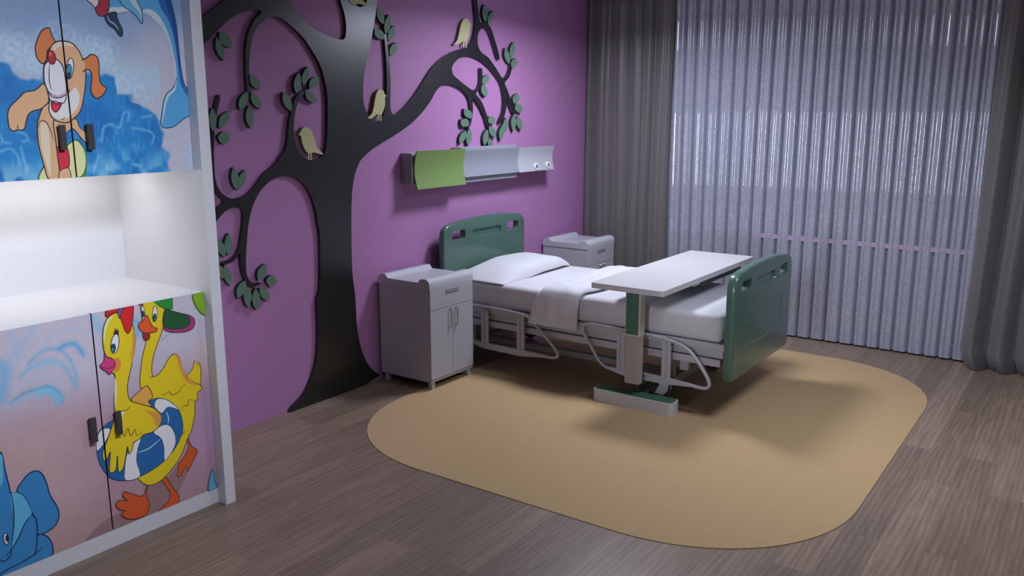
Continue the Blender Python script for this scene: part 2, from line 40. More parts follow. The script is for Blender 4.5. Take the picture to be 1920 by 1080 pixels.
  [ [ 4.7228 , 1.7221 ] , [ 4.7181 , 1.7084 ] , [ 4.718 , 1.697 ] , [ 4.7209 , 1.6869 ] , [ 4.7268 , 1.6781 ] , [ 4.7359 , 1.6708 ] , [ 4.7482 , 1.665 ] , [ 4.7635 , 1.6604 ] , [ 4.7819 , 1.6573 ] , [ 4.8052 , 1.6563 ] , [ 4.8101 , 1.6701 ] , [ 4.81 , 1.6817 ] , [ 4.807 , 1.6919 ] , [ 4.801 , 1.7007 ] , [ 4.7917 , 1.7081 ] , [ 4.7793 , 1.7139 ] , [ 4.7639 , 1.7183 ] , [ 4.7457 , 1.7213 ] ] ,
  [ [ 4.6836 , 1.647 ] , [ 4.6812 , 1.6327 ] , [ 4.6829 , 1.6218 ] , [ 4.6871 , 1.613 ] , [ 4.6939 , 1.6064 ] , [ 4.7035 , 1.602 ] , [ 4.7159 , 1.5999 ] , [ 4.731 , 1.5999 ] , [ 4.7487 , 1.6021 ] , [ 4.7707 , 1.6077 ] , [ 4.7732 , 1.6222 ] , [ 4.7714 , 1.6332 ] , [ 4.7671 , 1.642 ] , [ 4.76 , 1.6487 ] , [ 4.7503 , 1.653 ] , [ 4.7378 , 1.6551 ] , [ 4.7227 , 1.6549 ] , [ 4.7052 , 1.6526 ] ] ,
  [ [ 4.7401 , 1.5756 ] , [ 4.7193 , 1.5695 ] , [ 4.703 , 1.5621 ] , [ 4.6895 , 1.5539 ] , [ 4.6788 , 1.5448 ] , [ 4.6709 , 1.5349 ] , [ 4.6659 , 1.5241 ] , [ 4.6637 , 1.5125 ] , [ 4.6641 , 1.5 ] , [ 4.6689 , 1.4861 ] , [ 4.6894 , 1.4919 ] , [ 4.7057 , 1.4992 ] , [ 4.7193 , 1.5074 ] , [ 4.7302 , 1.5165 ] , [ 4.7382 , 1.5264 ] , [ 4.7432 , 1.5374 ] , [ 4.7454 , 1.5491 ] , [ 4.745 , 1.5617 ] ] ,
  [ [ 4.7822 , 1.5902 ] , [ 4.7666 , 1.5776 ] , [ 4.7557 , 1.5646 ] , [ 4.7476 , 1.5515 ] , [ 4.7424 , 1.5382 ] , [ 4.7403 , 1.5247 ] , [ 4.7413 , 1.5109 ] , [ 4.7452 , 1.4969 ] , [ 4.7519 , 1.4826 ] , [ 4.7633 , 1.4679 ] , [ 4.779 , 1.4804 ] , [ 4.79 , 1.4934 ] , [ 4.7982 , 1.5065 ] , [ 4.8034 , 1.52 ] , [ 4.8055 , 1.5336 ] , [ 4.8045 , 1.5475 ] , [ 4.8005 , 1.5615 ] , [ 4.7937 , 1.5758 ] ] ,
  [ [ 5.0141 , 1.6707 ] , [ 5.0033 , 1.6591 ] , [ 4.9983 , 1.6494 ] , [ 4.9968 , 1.6408 ] , [ 4.9989 , 1.6333 ] , [ 5.0047 , 1.6271 ] , [ 5.0144 , 1.6221 ] , [ 5.0278 , 1.6182 ] , [ 5.0448 , 1.6155 ] , [ 5.0677 , 1.6146 ] , [ 5.0786 , 1.6263 ] , [ 5.0837 , 1.6361 ] , [ 5.0852 , 1.6448 ] , [ 5.0831 , 1.6523 ] , [ 5.0771 , 1.6586 ] , [ 5.0672 , 1.6636 ] , [ 5.0537 , 1.6674 ] , [ 5.0367 , 1.67 ] ] ,
  [ [ 5.0135 , 1.6026 ] , [ 5.0068 , 1.5891 ] , [ 5.0052 , 1.577 ] , [ 5.0066 , 1.5657 ] , [ 5.0112 , 1.5553 ] , [ 5.0191 , 1.5458 ] , [ 5.0303 , 1.5371 ] , [ 5.0448 , 1.5293 ] , [ 5.0624 , 1.5223 ] , [ 5.0852 , 1.5166 ] , [ 5.0919 , 1.5302 ] , [ 5.0936 , 1.5425 ] , [ 5.0921 , 1.5539 ] , [ 5.0874 , 1.5644 ] , [ 5.0793 , 1.574 ] , [ 5.068 , 1.5826 ] , [ 5.0534 , 1.5904 ] , [ 5.0359 , 1.5972 ] ] ,
  [ [ 4.9865 , 1.5799 ] , [ 4.9687 , 1.5687 ] , [ 4.9557 , 1.5571 ] , [ 4.9458 , 1.5451 ] , [ 4.9389 , 1.5328 ] , [ 4.9353 , 1.5201 ] , [ 4.9348 , 1.507 ] , [ 4.9374 , 1.4935 ] , [ 4.9429 , 1.4796 ] , [ 4.9533 , 1.4651 ] , [ 4.9711 , 1.4761 ] , [ 4.9841 , 1.4877 ] , [ 4.9941 , 1.4997 ] , [ 5.0011 , 1.5121 ] , [ 5.0048 , 1.5249 ] , [ 5.0053 , 1.5381 ] , [ 5.0026 , 1.5516 ] , [ 4.997 , 1.5655 ] ] ,
  [ [ 5.0073 , 1.5163 ] , [ 4.9989 , 1.506 ] , [ 4.9947 , 1.4962 ] , [ 4.9931 , 1.4868 ] , [ 4.9942 , 1.4778 ] , [ 4.9981 , 1.4691 ] , [ 5.0048 , 1.4607 ] , [ 5.0142 , 1.4527 ] , [ 5.0263 , 1.445 ] , [ 5.0427 , 1.4378 ] , [ 5.0512 , 1.4482 ] , [ 5.0555 , 1.458 ] , [ 5.0571 , 1.4675 ] , [ 5.0559 , 1.4767 ] , [ 5.052 , 1.4854 ] , [ 5.0452 , 1.4938 ] , [ 5.0357 , 1.5017 ] , [ 5.0236 , 1.5093 ] ] ,
  [ [ 5.2215 , 1.6592 ] , [ 5.2054 , 1.6477 ] , [ 5.194 , 1.6359 ] , [ 5.1853 , 1.6238 ] , [ 5.1796 , 1.6116 ] , [ 5.1768 , 1.5991 ] , [ 5.1771 , 1.5864 ] , [ 5.1802 , 1.5734 ] , [ 5.1862 , 1.5601 ] , [ 5.1967 , 1.5464 ] , [ 5.2127 , 1.5577 ] , [ 5.2243 , 1.5695 ] , [ 5.233 , 1.5816 ] , [ 5.2388 , 1.5939 ] , [ 5.2416 , 1.6065 ] , [ 5.2413 , 1.6193 ] , [ 5.2381 , 1.6324 ] , [ 5.2321 , 1.6456 ] ] ,
  [ [ 5.1838 , 1.6133 ] , [ 5.1656 , 1.6019 ] , [ 5.1523 , 1.5899 ] , [ 5.1419 , 1.5776 ] , [ 5.1346 , 1.565 ] , [ 5.1304 , 1.552 ] , [ 5.1294 , 1.5386 ] , [ 5.1314 , 1.5248 ] , [ 5.1363 , 1.5106 ] , [ 5.146 , 1.4958 ] , [ 5.1641 , 1.507 ] , [ 5.1775 , 1.5189 ] , [ 5.1879 , 1.5312 ] , [ 5.1954 , 1.5439 ] , [ 5.1996 , 1.557 ] , [ 5.2006 , 1.5705 ] , [ 5.1986 , 1.5844 ] , [ 5.1936 , 1.5986 ] ] ,
  [ [ 5.3788 , 1.8383 ] , [ 5.3562 , 1.8334 ] , [ 5.3392 , 1.8272 ] , [ 5.3256 , 1.8203 ] , [ 5.3156 , 1.8126 ] , [ 5.3092 , 1.8042 ] , [ 5.3064 , 1.7949 ] , [ 5.3071 , 1.7848 ] , [ 5.3112 , 1.7739 ] , [ 5.3207 , 1.7618 ] , [ 5.3432 , 1.7665 ] , [ 5.3602 , 1.7726 ] , [ 5.3739 , 1.7794 ] , [ 5.3841 , 1.7871 ] , [ 5.3906 , 1.7957 ] , [ 5.3934 , 1.8051 ] , [ 5.3927 , 1.8152 ] , [ 5.3885 , 1.8262 ] ] ,
  [ [ 5.3497 , 1.762 ] , [ 5.3397 , 1.7489 ] , [ 5.3356 , 1.7377 ] , [ 5.3353 , 1.7278 ] , [ 5.3389 , 1.719 ] , [ 5.3464 , 1.7115 ] , [ 5.358 , 1.7053 ] , [ 5.3736 , 1.7003 ] , [ 5.3929 , 1.6964 ] , [ 5.4185 , 1.6945 ] , [ 5.4288 , 1.7077 ] , [ 5.4329 , 1.719 ] , [ 5.4332 , 1.7291 ] , [ 5.4295 , 1.7379 ] , [ 5.4218 , 1.7455 ] , [ 5.41 , 1.7517 ] , [ 5.3944 , 1.7566 ] , [ 5.375 , 1.7603 ] ] ,
  [ [ 5.3246 , 1.6859 ] , [ 5.3085 , 1.6725 ] , [ 5.2974 , 1.659 ] , [ 5.2894 , 1.6454 ] , [ 5.2846 , 1.6317 ] , [ 5.2831 , 1.6178 ] , [ 5.2849 , 1.6038 ] , [ 5.2899 , 1.5896 ] , [ 5.298 , 1.5752 ] , [ 5.3112 , 1.5605 ] , [ 5.3274 , 1.5737 ] , [ 5.3386 , 1.5873 ] , [ 5.3466 , 1.6009 ] , [ 5.3515 , 1.6148 ] , [ 5.353 , 1.6288 ] , [ 5.3511 , 1.6429 ] , [ 5.346 , 1.6571 ] , [ 5.3378 , 1.6714 ] ] ,
  [ [ 5.3694 , 1.6694 ] , [ 5.3591 , 1.6558 ] , [ 5.3541 , 1.6429 ] , [ 5.3522 , 1.6304 ] , [ 5.3538 , 1.6184 ] , [ 5.3588 , 1.6067 ] , [ 5.3673 , 1.5955 ] , [ 5.3792 , 1.5847 ] , [ 5.3944 , 1.5742 ] , [ 5.4151 , 1.5643 ] , [ 5.4255 , 1.5779 ] , [ 5.4307 , 1.5909 ] , [ 5.4325 , 1.6035 ] , [ 5.4309 , 1.6157 ] , [ 5.4258 , 1.6274 ] , [ 5.4171 , 1.6387 ] , [ 5.4051 , 1.6495 ] , [ 5.3898 , 1.6598 ] ] ,
  [ [ 2.795 , 1.4196 ] , [ 2.7865 , 1.406 ] , [ 2.7813 , 1.3927 ] , [ 2.7781 , 1.3795 ] , [ 2.777 , 1.3664 ] , [ 2.7781 , 1.3534 ] , [ 2.7815 , 1.3405 ] , [ 2.7869 , 1.3277 ] , [ 2.7944 , 1.3149 ] , [ 2.8053 , 1.3022 ] , [ 2.814 , 1.3158 ] , [ 2.8192 , 1.3292 ] , [ 2.8224 , 1.3426 ] , [ 2.8235 , 1.3558 ] , [ 2.8223 , 1.3689 ] , [ 2.8189 , 1.3818 ] , [ 2.8134 , 1.3946 ] , [ 2.8058 , 1.4072 ] ] ,
  [ [ 2.8679 , 1.4035 ] , [ 2.8529 , 1.3956 ] , [ 2.8411 , 1.3867 ] , [ 2.8312 , 1.3772 ] , [ 2.8234 , 1.3669 ] , [ 2.8176 , 1.3559 ] , [ 2.8138 , 1.3441 ] , [ 2.812 , 1.3316 ] , [ 2.8121 , 1.3184 ] , [ 2.8153 , 1.304 ] , [ 2.8302 , 1.3116 ] , [ 2.842 , 1.3204 ] , [ 2.8519 , 1.3299 ] , [ 2.8599 , 1.3402 ] , [ 2.8657 , 1.3513 ] , [ 2.8695 , 1.3632 ] , [ 2.8713 , 1.3758 ] , [ 2.8712 , 1.3891 ] ] ,
  [ [ 2.7389 , 1.0826 ] , [ 2.7271 , 1.0714 ] , [ 2.7188 , 1.0597 ] , [ 2.7127 , 1.0477 ] , [ 2.7088 , 1.0354 ] , [ 2.7072 , 1.0227 ] , [ 2.708 , 1.0097 ] , [ 2.711 , 0.9963 ] , [ 2.7161 , 0.9824 ] , [ 2.7248 , 0.968 ] , [ 2.7367 , 0.979 ] , [ 2.7451 , 0.9907 ] , [ 2.7512 , 1.0028 ] , [ 2.7552 , 1.0152 ] , [ 2.7567 , 1.028 ] , [ 2.7559 , 1.0411 ] , [ 2.7529 , 1.0546 ] , [ 2.7476 , 1.0683 ] ] ,
  [ [ 2.6696 , 1.0594 ] , [ 2.6636 , 1.047 ] , [ 2.661 , 1.0352 ] , [ 2.6604 , 1.0238 ] , [ 2.6619 , 1.0128 ] , [ 2.6655 , 1.0023 ] , [ 2.6714 , 0.9922 ] , [ 2.6795 , 0.9824 ] , [ 2.6896 , 0.9731 ] , [ 2.7031 , 0.9643 ] , [ 2.7091 , 0.9769 ] , [ 2.7118 , 0.9888 ] , [ 2.7124 , 1.0003 ] , [ 2.7109 , 1.0114 ] , [ 2.7071 , 1.022 ] , [ 2.7011 , 1.0321 ] , [ 2.693 , 1.0418 ] , [ 2.6829 , 1.051 ] ] ,
  [ [ 2.6727 , 0.9229 ] , [ 2.665 , 0.9146 ] , [ 2.6604 , 0.9063 ] , [ 2.6577 , 0.8982 ] , [ 2.6569 , 0.8901 ] , [ 2.6582 , 0.882 ] , [ 2.6615 , 0.874 ] , [ 2.6667 , 0.8661 ] , [ 2.6739 , 0.8581 ] , [ 2.6842 , 0.8502 ] , [ 2.6919 , 0.8586 ] , [ 2.6966 , 0.8668 ] , [ 2.6993 , 0.8751 ] , [ 2.7001 , 0.8832 ] , [ 2.6988 , 0.8913 ] , [ 2.6955 , 0.8994 ] , [ 2.6902 , 0.9073 ] , [ 2.683 , 0.9152 ] ] ,
  [ [ 2.6998 , 0.9231 ] , [ 2.6933 , 0.9093 ] , [ 2.6901 , 0.8958 ] , [ 2.6888 , 0.8825 ] , [ 2.6896 , 0.8694 ] , [ 2.6926 , 0.8563 ] , [ 2.6977 , 0.8434 ] , [ 2.7048 , 0.8306 ] , [ 2.714 , 0.8179 ] , [ 2.7265 , 0.8054 ] , [ 2.7331 , 0.8193 ] , [ 2.7363 , 0.8329 ] , [ 2.7376 , 0.8464 ] , [ 2.7368 , 0.8597 ] , [ 2.7337 , 0.8728 ] , [ 2.7286 , 0.8857 ] , [ 2.7213 , 0.8985 ] , [ 2.7122 , 0.9109 ] ] ,
  [ [ 2.9639 , 0.889 ] , [ 2.9469 , 0.8854 ] , [ 2.9337 , 0.8799 ] , [ 2.9227 , 0.8732 ] , [ 2.914 , 0.8652 ] , [ 2.9077 , 0.8561 ] , [ 2.9038 , 0.8456 ] , [ 2.9022 , 0.8338 ] , [ 2.9028 , 0.8209 ] , [ 2.9069 , 0.8059 ] , [ 2.9237 , 0.8092 ] , [ 2.937 , 0.8146 ] , [ 2.9481 , 0.8212 ] , [ 2.9569 , 0.8292 ] , [ 2.9632 , 0.8384 ] , [ 2.9672 , 0.849 ] , [ 2.9688 , 0.8609 ] , [ 2.9682 , 0.874 ] ] ,
  [ [ 2.9573 , 0.7977 ] , [ 2.9633 , 0.7827 ] , [ 2.9702 , 0.7721 ] , [ 2.9775 , 0.7643 ] , [ 2.9852 , 0.7594 ] , [ 2.9936 , 0.7575 ] , [ 3.0024 , 0.7587 ] , [ 3.0117 , 0.7628 ] , [ 3.0215 , 0.7697 ] , [ 3.032 , 0.7812 ] , [ 3.0258 , 0.7964 ] , [ 3.0188 , 0.807 ] , [ 3.0114 , 0.8148 ] , [ 3.0035 , 0.8196 ] , [ 2.9952 , 0.8214 ] , [ 2.9865 , 0.8202 ] , [ 2.9772 , 0.8161 ] , [ 2.9676 , 0.8092 ] ] ,
  [ [ 2.823 , 0.8194 ] , [ 2.8062 , 0.8155 ] , [ 2.793 , 0.8096 ] , [ 2.7822 , 0.8025 ] , [ 2.7737 , 0.7942 ] , [ 2.7676 , 0.7846 ] , [ 2.7639 , 0.7737 ] , [ 2.7624 , 0.7615 ] , [ 2.7632 , 0.7481 ] , [ 2.7676 , 0.7326 ] , [ 2.7843 , 0.7363 ] , [ 2.7974 , 0.742 ] , [ 2.8083 , 0.7491 ] , [ 2.8169 , 0.7574 ] , [ 2.8231 , 0.7671 ] , [ 2.8269 , 0.7781 ] , [ 2.8283 , 0.7904 ] , [ 2.8275 , 0.804 ] ] ,
  [ [ 2.8359 , 0.7871 ] , [ 2.8241 , 0.7762 ] , [ 2.816 , 0.7646 ] , [ 2.8102 , 0.7526 ] , [ 2.8068 , 0.7403 ] , [ 2.8058 , 0.7275 ] , [ 2.8073 , 0.7142 ] , [ 2.8111 , 0.7005 ] , [ 2.8172 , 0.6864 ] , [ 2.827 , 0.6715 ] , [ 2.8389 , 0.6823 ] , [ 2.847 , 0.6939 ] , [ 2.8529 , 0.706 ] , [ 2.8564 , 0.7184 ] , [ 2.8573 , 0.7313 ] , [ 2.8558 , 0.7447 ] , [ 2.8519 , 0.7584 ] , [ 2.8457 , 0.7725 ] ] ,
  [ [ 2.8861 , 0.7656 ] , [ 2.8746 , 0.7539 ] , [ 2.867 , 0.7416 ] , [ 2.8617 , 0.729 ] , [ 2.8587 , 0.7161 ] , [ 2.8583 , 0.7027 ] , [ 2.8604 , 0.689 ] , [ 2.8649 , 0.6749 ] , [ 2.8717 , 0.6604 ] , [ 2.8823 , 0.6452 ] , [ 2.8939 , 0.6568 ] , [ 2.9016 , 0.6692 ] , [ 2.907 , 0.6819 ] , [ 2.91 , 0.6949 ] , [ 2.9104 , 0.7084 ] , [ 2.9082 , 0.7222 ] , [ 2.9037 , 0.7363 ] , [ 2.8968 , 0.7507 ] ] ,
  [ [ 2.912 , 0.7612 ] , [ 2.9091 , 0.7481 ] , [ 2.9094 , 0.7365 ] , [ 2.9118 , 0.7259 ] , [ 2.9162 , 0.7163 ] , [ 2.9229 , 0.7078 ] , [ 2.9318 , 0.7003 ] , [ 2.9429 , 0.6937 ] , [ 2.9561 , 0.6882 ] , [ 2.9728 , 0.6842 ] , [ 2.9758 , 0.6976 ] , [ 2.9754 , 0.7093 ] , [ 2.973 , 0.7201 ] , [ 2.9684 , 0.7297 ] , [ 2.9616 , 0.7383 ] , [ 2.9526 , 0.7458 ] , [ 2.9415 , 0.7522 ] , [ 2.9284 , 0.7575 ] ] ,
 ] ,
'birds' : [
  [ [ [ 3.2915 , 1.6189 ] , [ 3.3232 , 1.6078 ] , [ 3.343 , 1.5746 ] , [ 3.357 , 1.5329 ] , [ 3.3715 , 1.4993 ] , [ 3.411 , 1.466 ] , [ 3.4006 , 1.4614 ] , [ 3.3643 , 1.4712 ] , [ 3.3369 , 1.4756 ] , [ 3.3146 , 1.4698 ] , [ 3.2933 , 1.4772 ] , [ 3.2733 , 1.5026 ] , [ 3.2593 , 1.5357 ] , [ 3.2542 , 1.5724 ] , [ 3.2385 , 1.5752 ] , [ 3.2444 , 1.5848 ] , [ 3.2558 , 1.5967 ] , [ 3.2696 , 1.6127 ] ] , [ [ 3.301 , 1.4786 ] , [ 3.3086 , 1.4783 ] , [ 3.3059 , 1.4354 ] , [ 3.2983 , 1.4357 ] ] , [ [ 3.3184 , 1.4779 ] , [ 3.326 , 1.4776 ] , [ 3.3233 , 1.4346 ] , [ 3.3157 , 1.4349 ] ] ] ,
  [ [ [ 3.8994 , 1.8365 ] , [ 3.925 , 1.8282 ] , [ 3.9371 , 1.8062 ] , [ 3.9525 , 1.7976 ] , [ 3.9391 , 1.7902 ] , [ 3.9374 , 1.751 ] , [ 3.9198 , 1.7107 ] , [ 3.8991 , 1.6839 ] , [ 3.8603 , 1.6867 ] , [ 3.8339 , 1.6708 ] , [ 3.789 , 1.6614 ] , [ 3.783 , 1.6667 ] , [ 3.8156 , 1.6886 ] , [ 3.8368 , 1.7326 ] , [ 3.852 , 1.7855 ] , [ 3.8731 , 1.8254 ] ] , [ [ 3.872 , 1.6885 ] , [ 3.8811 , 1.6884 ] , [ 3.8793 , 1.6501 ] , [ 3.8703 , 1.6502 ] ] , [ [ 3.8914 , 1.6884 ] , [ 3.9006 , 1.6884 ] , [ 3.8987 , 1.6473 ] , [ 3.8896 , 1.6474 ] ] ] ,
  [ [ [ 4.7587 , 2.3238 ] , [ 4.7831 , 2.3142 ] , [ 4.7943 , 2.2948 ] , [ 4.8074 , 2.2841 ] , [ 4.794 , 2.2733 ] , [ 4.79 , 2.234 ] , [ 4.7729 , 2.1938 ] , [ 4.7478 , 2.1677 ] , [ 4.7153 , 2.1705 ] , [ 4.6747 , 2.1534 ] , [ 4.6156 , 2.1431 ] , [ 4.6511 , 2.1712 ] , [ 4.6761 , 2.2258 ] , [ 4.6981 , 2.2851 ] , [ 4.7261 , 2.3143 ] ] , [ [ 4.7154 , 2.1725 ] , [ 4.7284 , 2.1733 ] , [ 4.7276 , 2.1334 ] , [ 4.7146 , 2.1326 ] ] , [ [ 4.7447 , 2.1744 ] , [ 4.7578 , 2.1752 ] , [ 4.7571 , 2.1331 ] , [ 4.7439 , 2.1324 ] ] ] ,
  [ [ [ 3.677 , 2.4554 ] , [ 3.7121 , 2.449 ] , [ 3.7343 , 2.4189 ] , [ 3.7503 , 2.3796 ] , [ 3.7669 , 2.3482 ] , [ 3.8107 , 2.3209 ] , [ 3.7994 , 2.3148 ] , [ 3.7594 , 2.3193 ] , [ 3.7293 , 2.3197 ] , [ 3.7049 , 2.3107 ] , [ 3.6814 , 2.315 ] , [ 3.6591 , 2.3373 ] , [ 3.6432 , 2.3682 ] , [ 3.637 , 2.4039 ] , [ 3.6197 , 2.4044 ] , [ 3.626 , 2.4147 ] , [ 3.6383 , 2.4282 ] , [ 3.6532 , 2.4461 ] ] , [ [ 3.6962 , 2.3493 ] , [ 3.7046 , 2.3501 ] , [ 3.7024 , 2.308 ] , [ 3.694 , 2.3072 ] ] , [ [ 3.7129 , 2.351 ] , [ 3.7213 , 2.3518 ] , [ 3.7191 , 2.3088 ] , [ 3.7107 , 2.308 ] ] ] ,
 ] ,
'art' : [
  { 'p' : [ [ 1.5211 , 0.0736 ] , [ 1.5628 , 0.1056 ] , [ 1.6131 , 0.1254 ] , [ 1.682 , 0.1321 ] , [ 1.7882 , 0.0923 ] , [ 1.8822 , 0.0811 ] , [ 1.8394 , 0.0648 ] , [ 1.6945 , 0.0657 ] , [ 1.5953 , 0.0696 ] ] , 'f' : [ 128 , 98 , 112 ] , 'l' : None , 'w' : 0.0022 , 'c' : True , 's' : True } ,
  { 'p' : [ [ 1.7866 , 0.1454 ] , [ 1.7983 , 0.1997 ] , [ 1.8861 , 0.1999 ] , [ 1.9385 , 0.2408 ] , [ 1.9879 , 0.1962 ] , [ 1.9274 , 0.1173 ] , [ 1.9233 , 0.0715 ] , [ 1.8365 , 0.0694 ] , [ 1.787 , 0.0796 ] ] , 'f' : [ 128 , 98 , 112 ] , 'l' : None , 'w' : 0.0022 , 'c' : True , 's' : False } ,
  { 'p' : [ [ 1.9837 , 0.3522 ] , [ 1.9956 , 0.3082 ] , [ 1.9728 , 0.269 ] , [ 1.9385 , 0.2408 ] , [ 1.9408 , 0.2199 ] , [ 1.9294 , 0.1939 ] , [ 1.9442 , 0.1865 ] , [ 1.9641 , 0.2102 ] , [ 1.9775 , 0.2169 ] , [ 1.9829 , 0.1967 ] , [ 2.0089 , 0.2294 ] , [ 2.0344 , 0.2715 ] , [ 2.0094 , 0.3022 ] , [ 1.992 , 0.3495 ] ] , 'f' : [ 176 , 74 , 42 ] , 'l' : [ 60 , 45 , 40 ] , 'w' : 0.0022 , 'c' : True , 's' : True } ,
  { 'p' : [ [ 1.8477 , 0.2272 ] , [ 1.8717 , 0.1774 ] , [ 1.892 , 0.1276 ] , [ 1.8826 , 0.1011 ] , [ 1.8549 , 0.084 ] , [ 1.8331 , 0.0701 ] , [ 1.8743 , 0.0708 ] , [ 1.9248 , 0.0723 ] , [ 1.9311 , 0.1024 ] , [ 1.9088 , 0.1446 ] , [ 1.8858 , 0.1966 ] , [ 1.868 , 0.2263 ] ] , 'f' : [ 176 , 74 , 42 ] , 'l' : [ 60 , 45 , 40 ] , 'w' : 0.0022 , 'c' : True , 's' : True } ,
  { 'p' : [ [ 2.0098 , 0.6077 ] , [ 2.0443 , 0.6379 ] , [ 2.0568 , 0.6739 ] , [ 2.0612 , 0.65 ] , [ 2.0685 , 0.6678 ] , [ 2.0708 , 0.6444 ] , [ 2.0785 , 0.6588 ] , [ 2.084 , 0.6213 ] , [ 2.075 , 0.5576 ] , [ 2.0458 , 0.572 ] ] , 'f' : [ 194 , 168 , 34 ] , 'l' : [ 60 , 45 , 40 ] , 'w' : 0.0022 , 'c' : True , 's' : False } ,
  { 'p' : [ [ 1.838 , 0.9586 ] , [ 1.8711 , 0.9706 ] , [ 1.9212 , 0.9493 ] , [ 1.9374 , 0.9094 ] , [ 1.9354 , 0.8726 ] , [ 1.9203 , 0.8322 ] , [ 1.892 , 0.7763 ] , [ 1.8713 , 0.7313 ] , [ 1.8603 , 0.6904 ] , [ 1.8625 , 0.6511 ] , [ 1.8803 , 0.6509 ] , [ 1.9089 , 0.672 ] , [ 1.9393 , 0.7088 ] , [ 1.9643 , 0.7218 ] , [ 1.9834 , 0.7045 ] , [ 1.9962 , 0.6532 ] , [ 2.0146 , 0.6064 ] , [ 2.0462 , 0.5771 ] , [ 2.0768 , 0.5538 ] , [ 2.079 , 0.5366 ] , [ 2.0579 , 0.5278 ] , [ 2.0579 , 0.5026 ] , [ 2.0431 , 0.4902 ] , [ 2.0381 , 0.4418 ] , [ 2.0231 , 0.393 ] , [ 2.0138 , 0.3692 ] , [ 1.9909 , 0.3365 ] , [ 1.9596 , 0.2802 ] , [ 1.9024 , 0.2271 ] , [ 1.8519 , 0.1993 ] , [ 1.8049 , 0.1986 ] , [ 1.7741 , 0.2218 ] , [ 1.7552 , 0.261 ] , [ 1.8084 , 0.3063 ] , [ 1.826 , 0.4924 ] , [ 1.81 , 0.5976 ] , [ 1.8035 , 0.6305 ] , [ 1.8129 , 0.6961 ] , [ 1.8281 , 0.754 ] , [ 1.8458 , 0.8052 ] , [ 1.8383 , 0.8618 ] , [ 1.8366 , 0.9106 ] ] , 'f' : [ 194 , 168 , 34 ] , 'l' : [ 60 , 45 , 40 ] , 'w' : 0.0022 , 'c' : True , 's' : True } ,
  { 'p' : [ [ 1.9643 , 0.7218 ] , [ 1.9834 , 0.7045 ] , [ 1.9976 , 0.6529 ] , [ 2.0146 , 0.6064 ] , [ 2.0462 , 0.5771 ] , [ 2.0664 , 0.5599 ] , [ 2.0382 , 0.5675 ] , [ 2.0052 , 0.5959 ] , [ 1.9852 , 0.6463 ] , [ 1.9755 , 0.6936 ] ] , 'f' : [ 185 , 130 , 62 ] , 'l' : None , 'w' : 0.0022 , 'c' : True , 's' : True } ,
  { 'p' : [ [ 1.8894 , 0.5693 ] , [ 1.9054 , 0.5604 ] , [ 1.9245 , 0.5692 ] , [ 1.9386 , 0.5511 ] , [ 1.9594 , 0.5518 ] , [ 1.976 , 0.5595 ] , [ 1.9878 , 0.5745 ] , [ 2.0072 , 0.579 ] ] , 'f' : None , 'l' : [ 60 , 45 , 40 ] , 'w' : 0.002 , 'c' : False , 's' : True } ,
  { 'p' : [ [ 1.9766 , 0.4719 ] , [ 1.9887 , 0.4894 ] , [ 2.0061 , 0.4856 ] , [ 2.0152 , 0.5081 ] , [ 2.0462 , 0.4926 ] ] , 'f' : None , 'l' : [ 60 , 45 , 40 ] , 'w' : 0.002 , 'c' : False , 's' : True } ,
  { 'p' : [ [ 1.8442 , 0.6509 ] , [ 1.8735 , 0.6483 ] ] , 'f' : None , 'l' : [ 60 , 45 , 40 ] , 'w' : 0.002 , 'c' : False , 's' : True } ,
  { 'p' : [ [ 1.9739 , 0.362 ] , [ 1.9703 , 0.3764 ] , [ 1.9782 , 0.3705 ] , [ 1.9852 , 0.3849 ] ] , 'f' : None , 'l' : [ 60 , 45 , 40 ] , 'w' : 0.002 , 'c' : False , 's' : True } ,
  { 'p' : [ [ 1.8905 , 0.9574 ] , [ 1.9381 , 0.9605 ] , [ 1.9775 , 0.9601 ] , [ 1.9729 , 0.9088 ] , [ 1.9538 , 0.9124 ] , [ 1.9194 , 0.93 ] ] , 'f' : [ 38 , 120 , 52 ] , 'l' : [ 25 , 70 , 40 ] , 'w' : 0.0022 , 'c' : True , 's' : False } ,
  { 'p' : [ [ 1.9398 , 0.9132 ] , [ 1.9652 , 0.9047 ] , [ 2.0085 , 0.885 ] , [ 2.0488 , 0.8684 ] , [ 2.0685 , 0.8503 ] , [ 2.0709 , 0.8287 ] , [ 2.0608 , 0.8115 ] , [ 2.0347 , 0.8035 ] , [ 1.9932 , 0.8067 ] , [ 1.9532 , 0.8171 ] , [ 1.9267 , 0.8359 ] ] , 'f' : [ 140 , 50 , 105 ] , 'l' : [ 70 , 30 , 60 ] , 'w' : 0.0022 , 'c' : True , 's' : True } ,
  { 'p' : [ [ 1.941 , 0.913 ] , [ 1.9729 , 0.9005 ] , [ 2.0083 , 0.8832 ] , [ 2.0402 , 0.8663 ] , [ 2.0492 , 0.8484 ] , [ 2.0434 , 0.8305 ] , [ 2.0236 , 0.8212 ] , [ 1.9824 , 0.8241 ] , [ 1.9466 , 0.8335 ] , [ 1.93 , 0.8464 ] ] , 'f' : [ 32 , 75 , 50 ] , 'l' : [ 25 , 50 , 40 ] , 'w' : 0.0022 , 'c' : True , 's' : True } ,
  { 'p' : [ [ 1.8213 , 0.9557 ] , [ 1.8366 , 0.9564 ] , [ 1.8519 , 0.9572 ] , [ 1.843 , 0.9444 ] , [ 1.8359 , 0.9493 ] ] , 'f' : [ 100 , 45 , 80 ] , 'l' : None , 'w' : 0.0022 , 'c' : True , 's' : False } ,
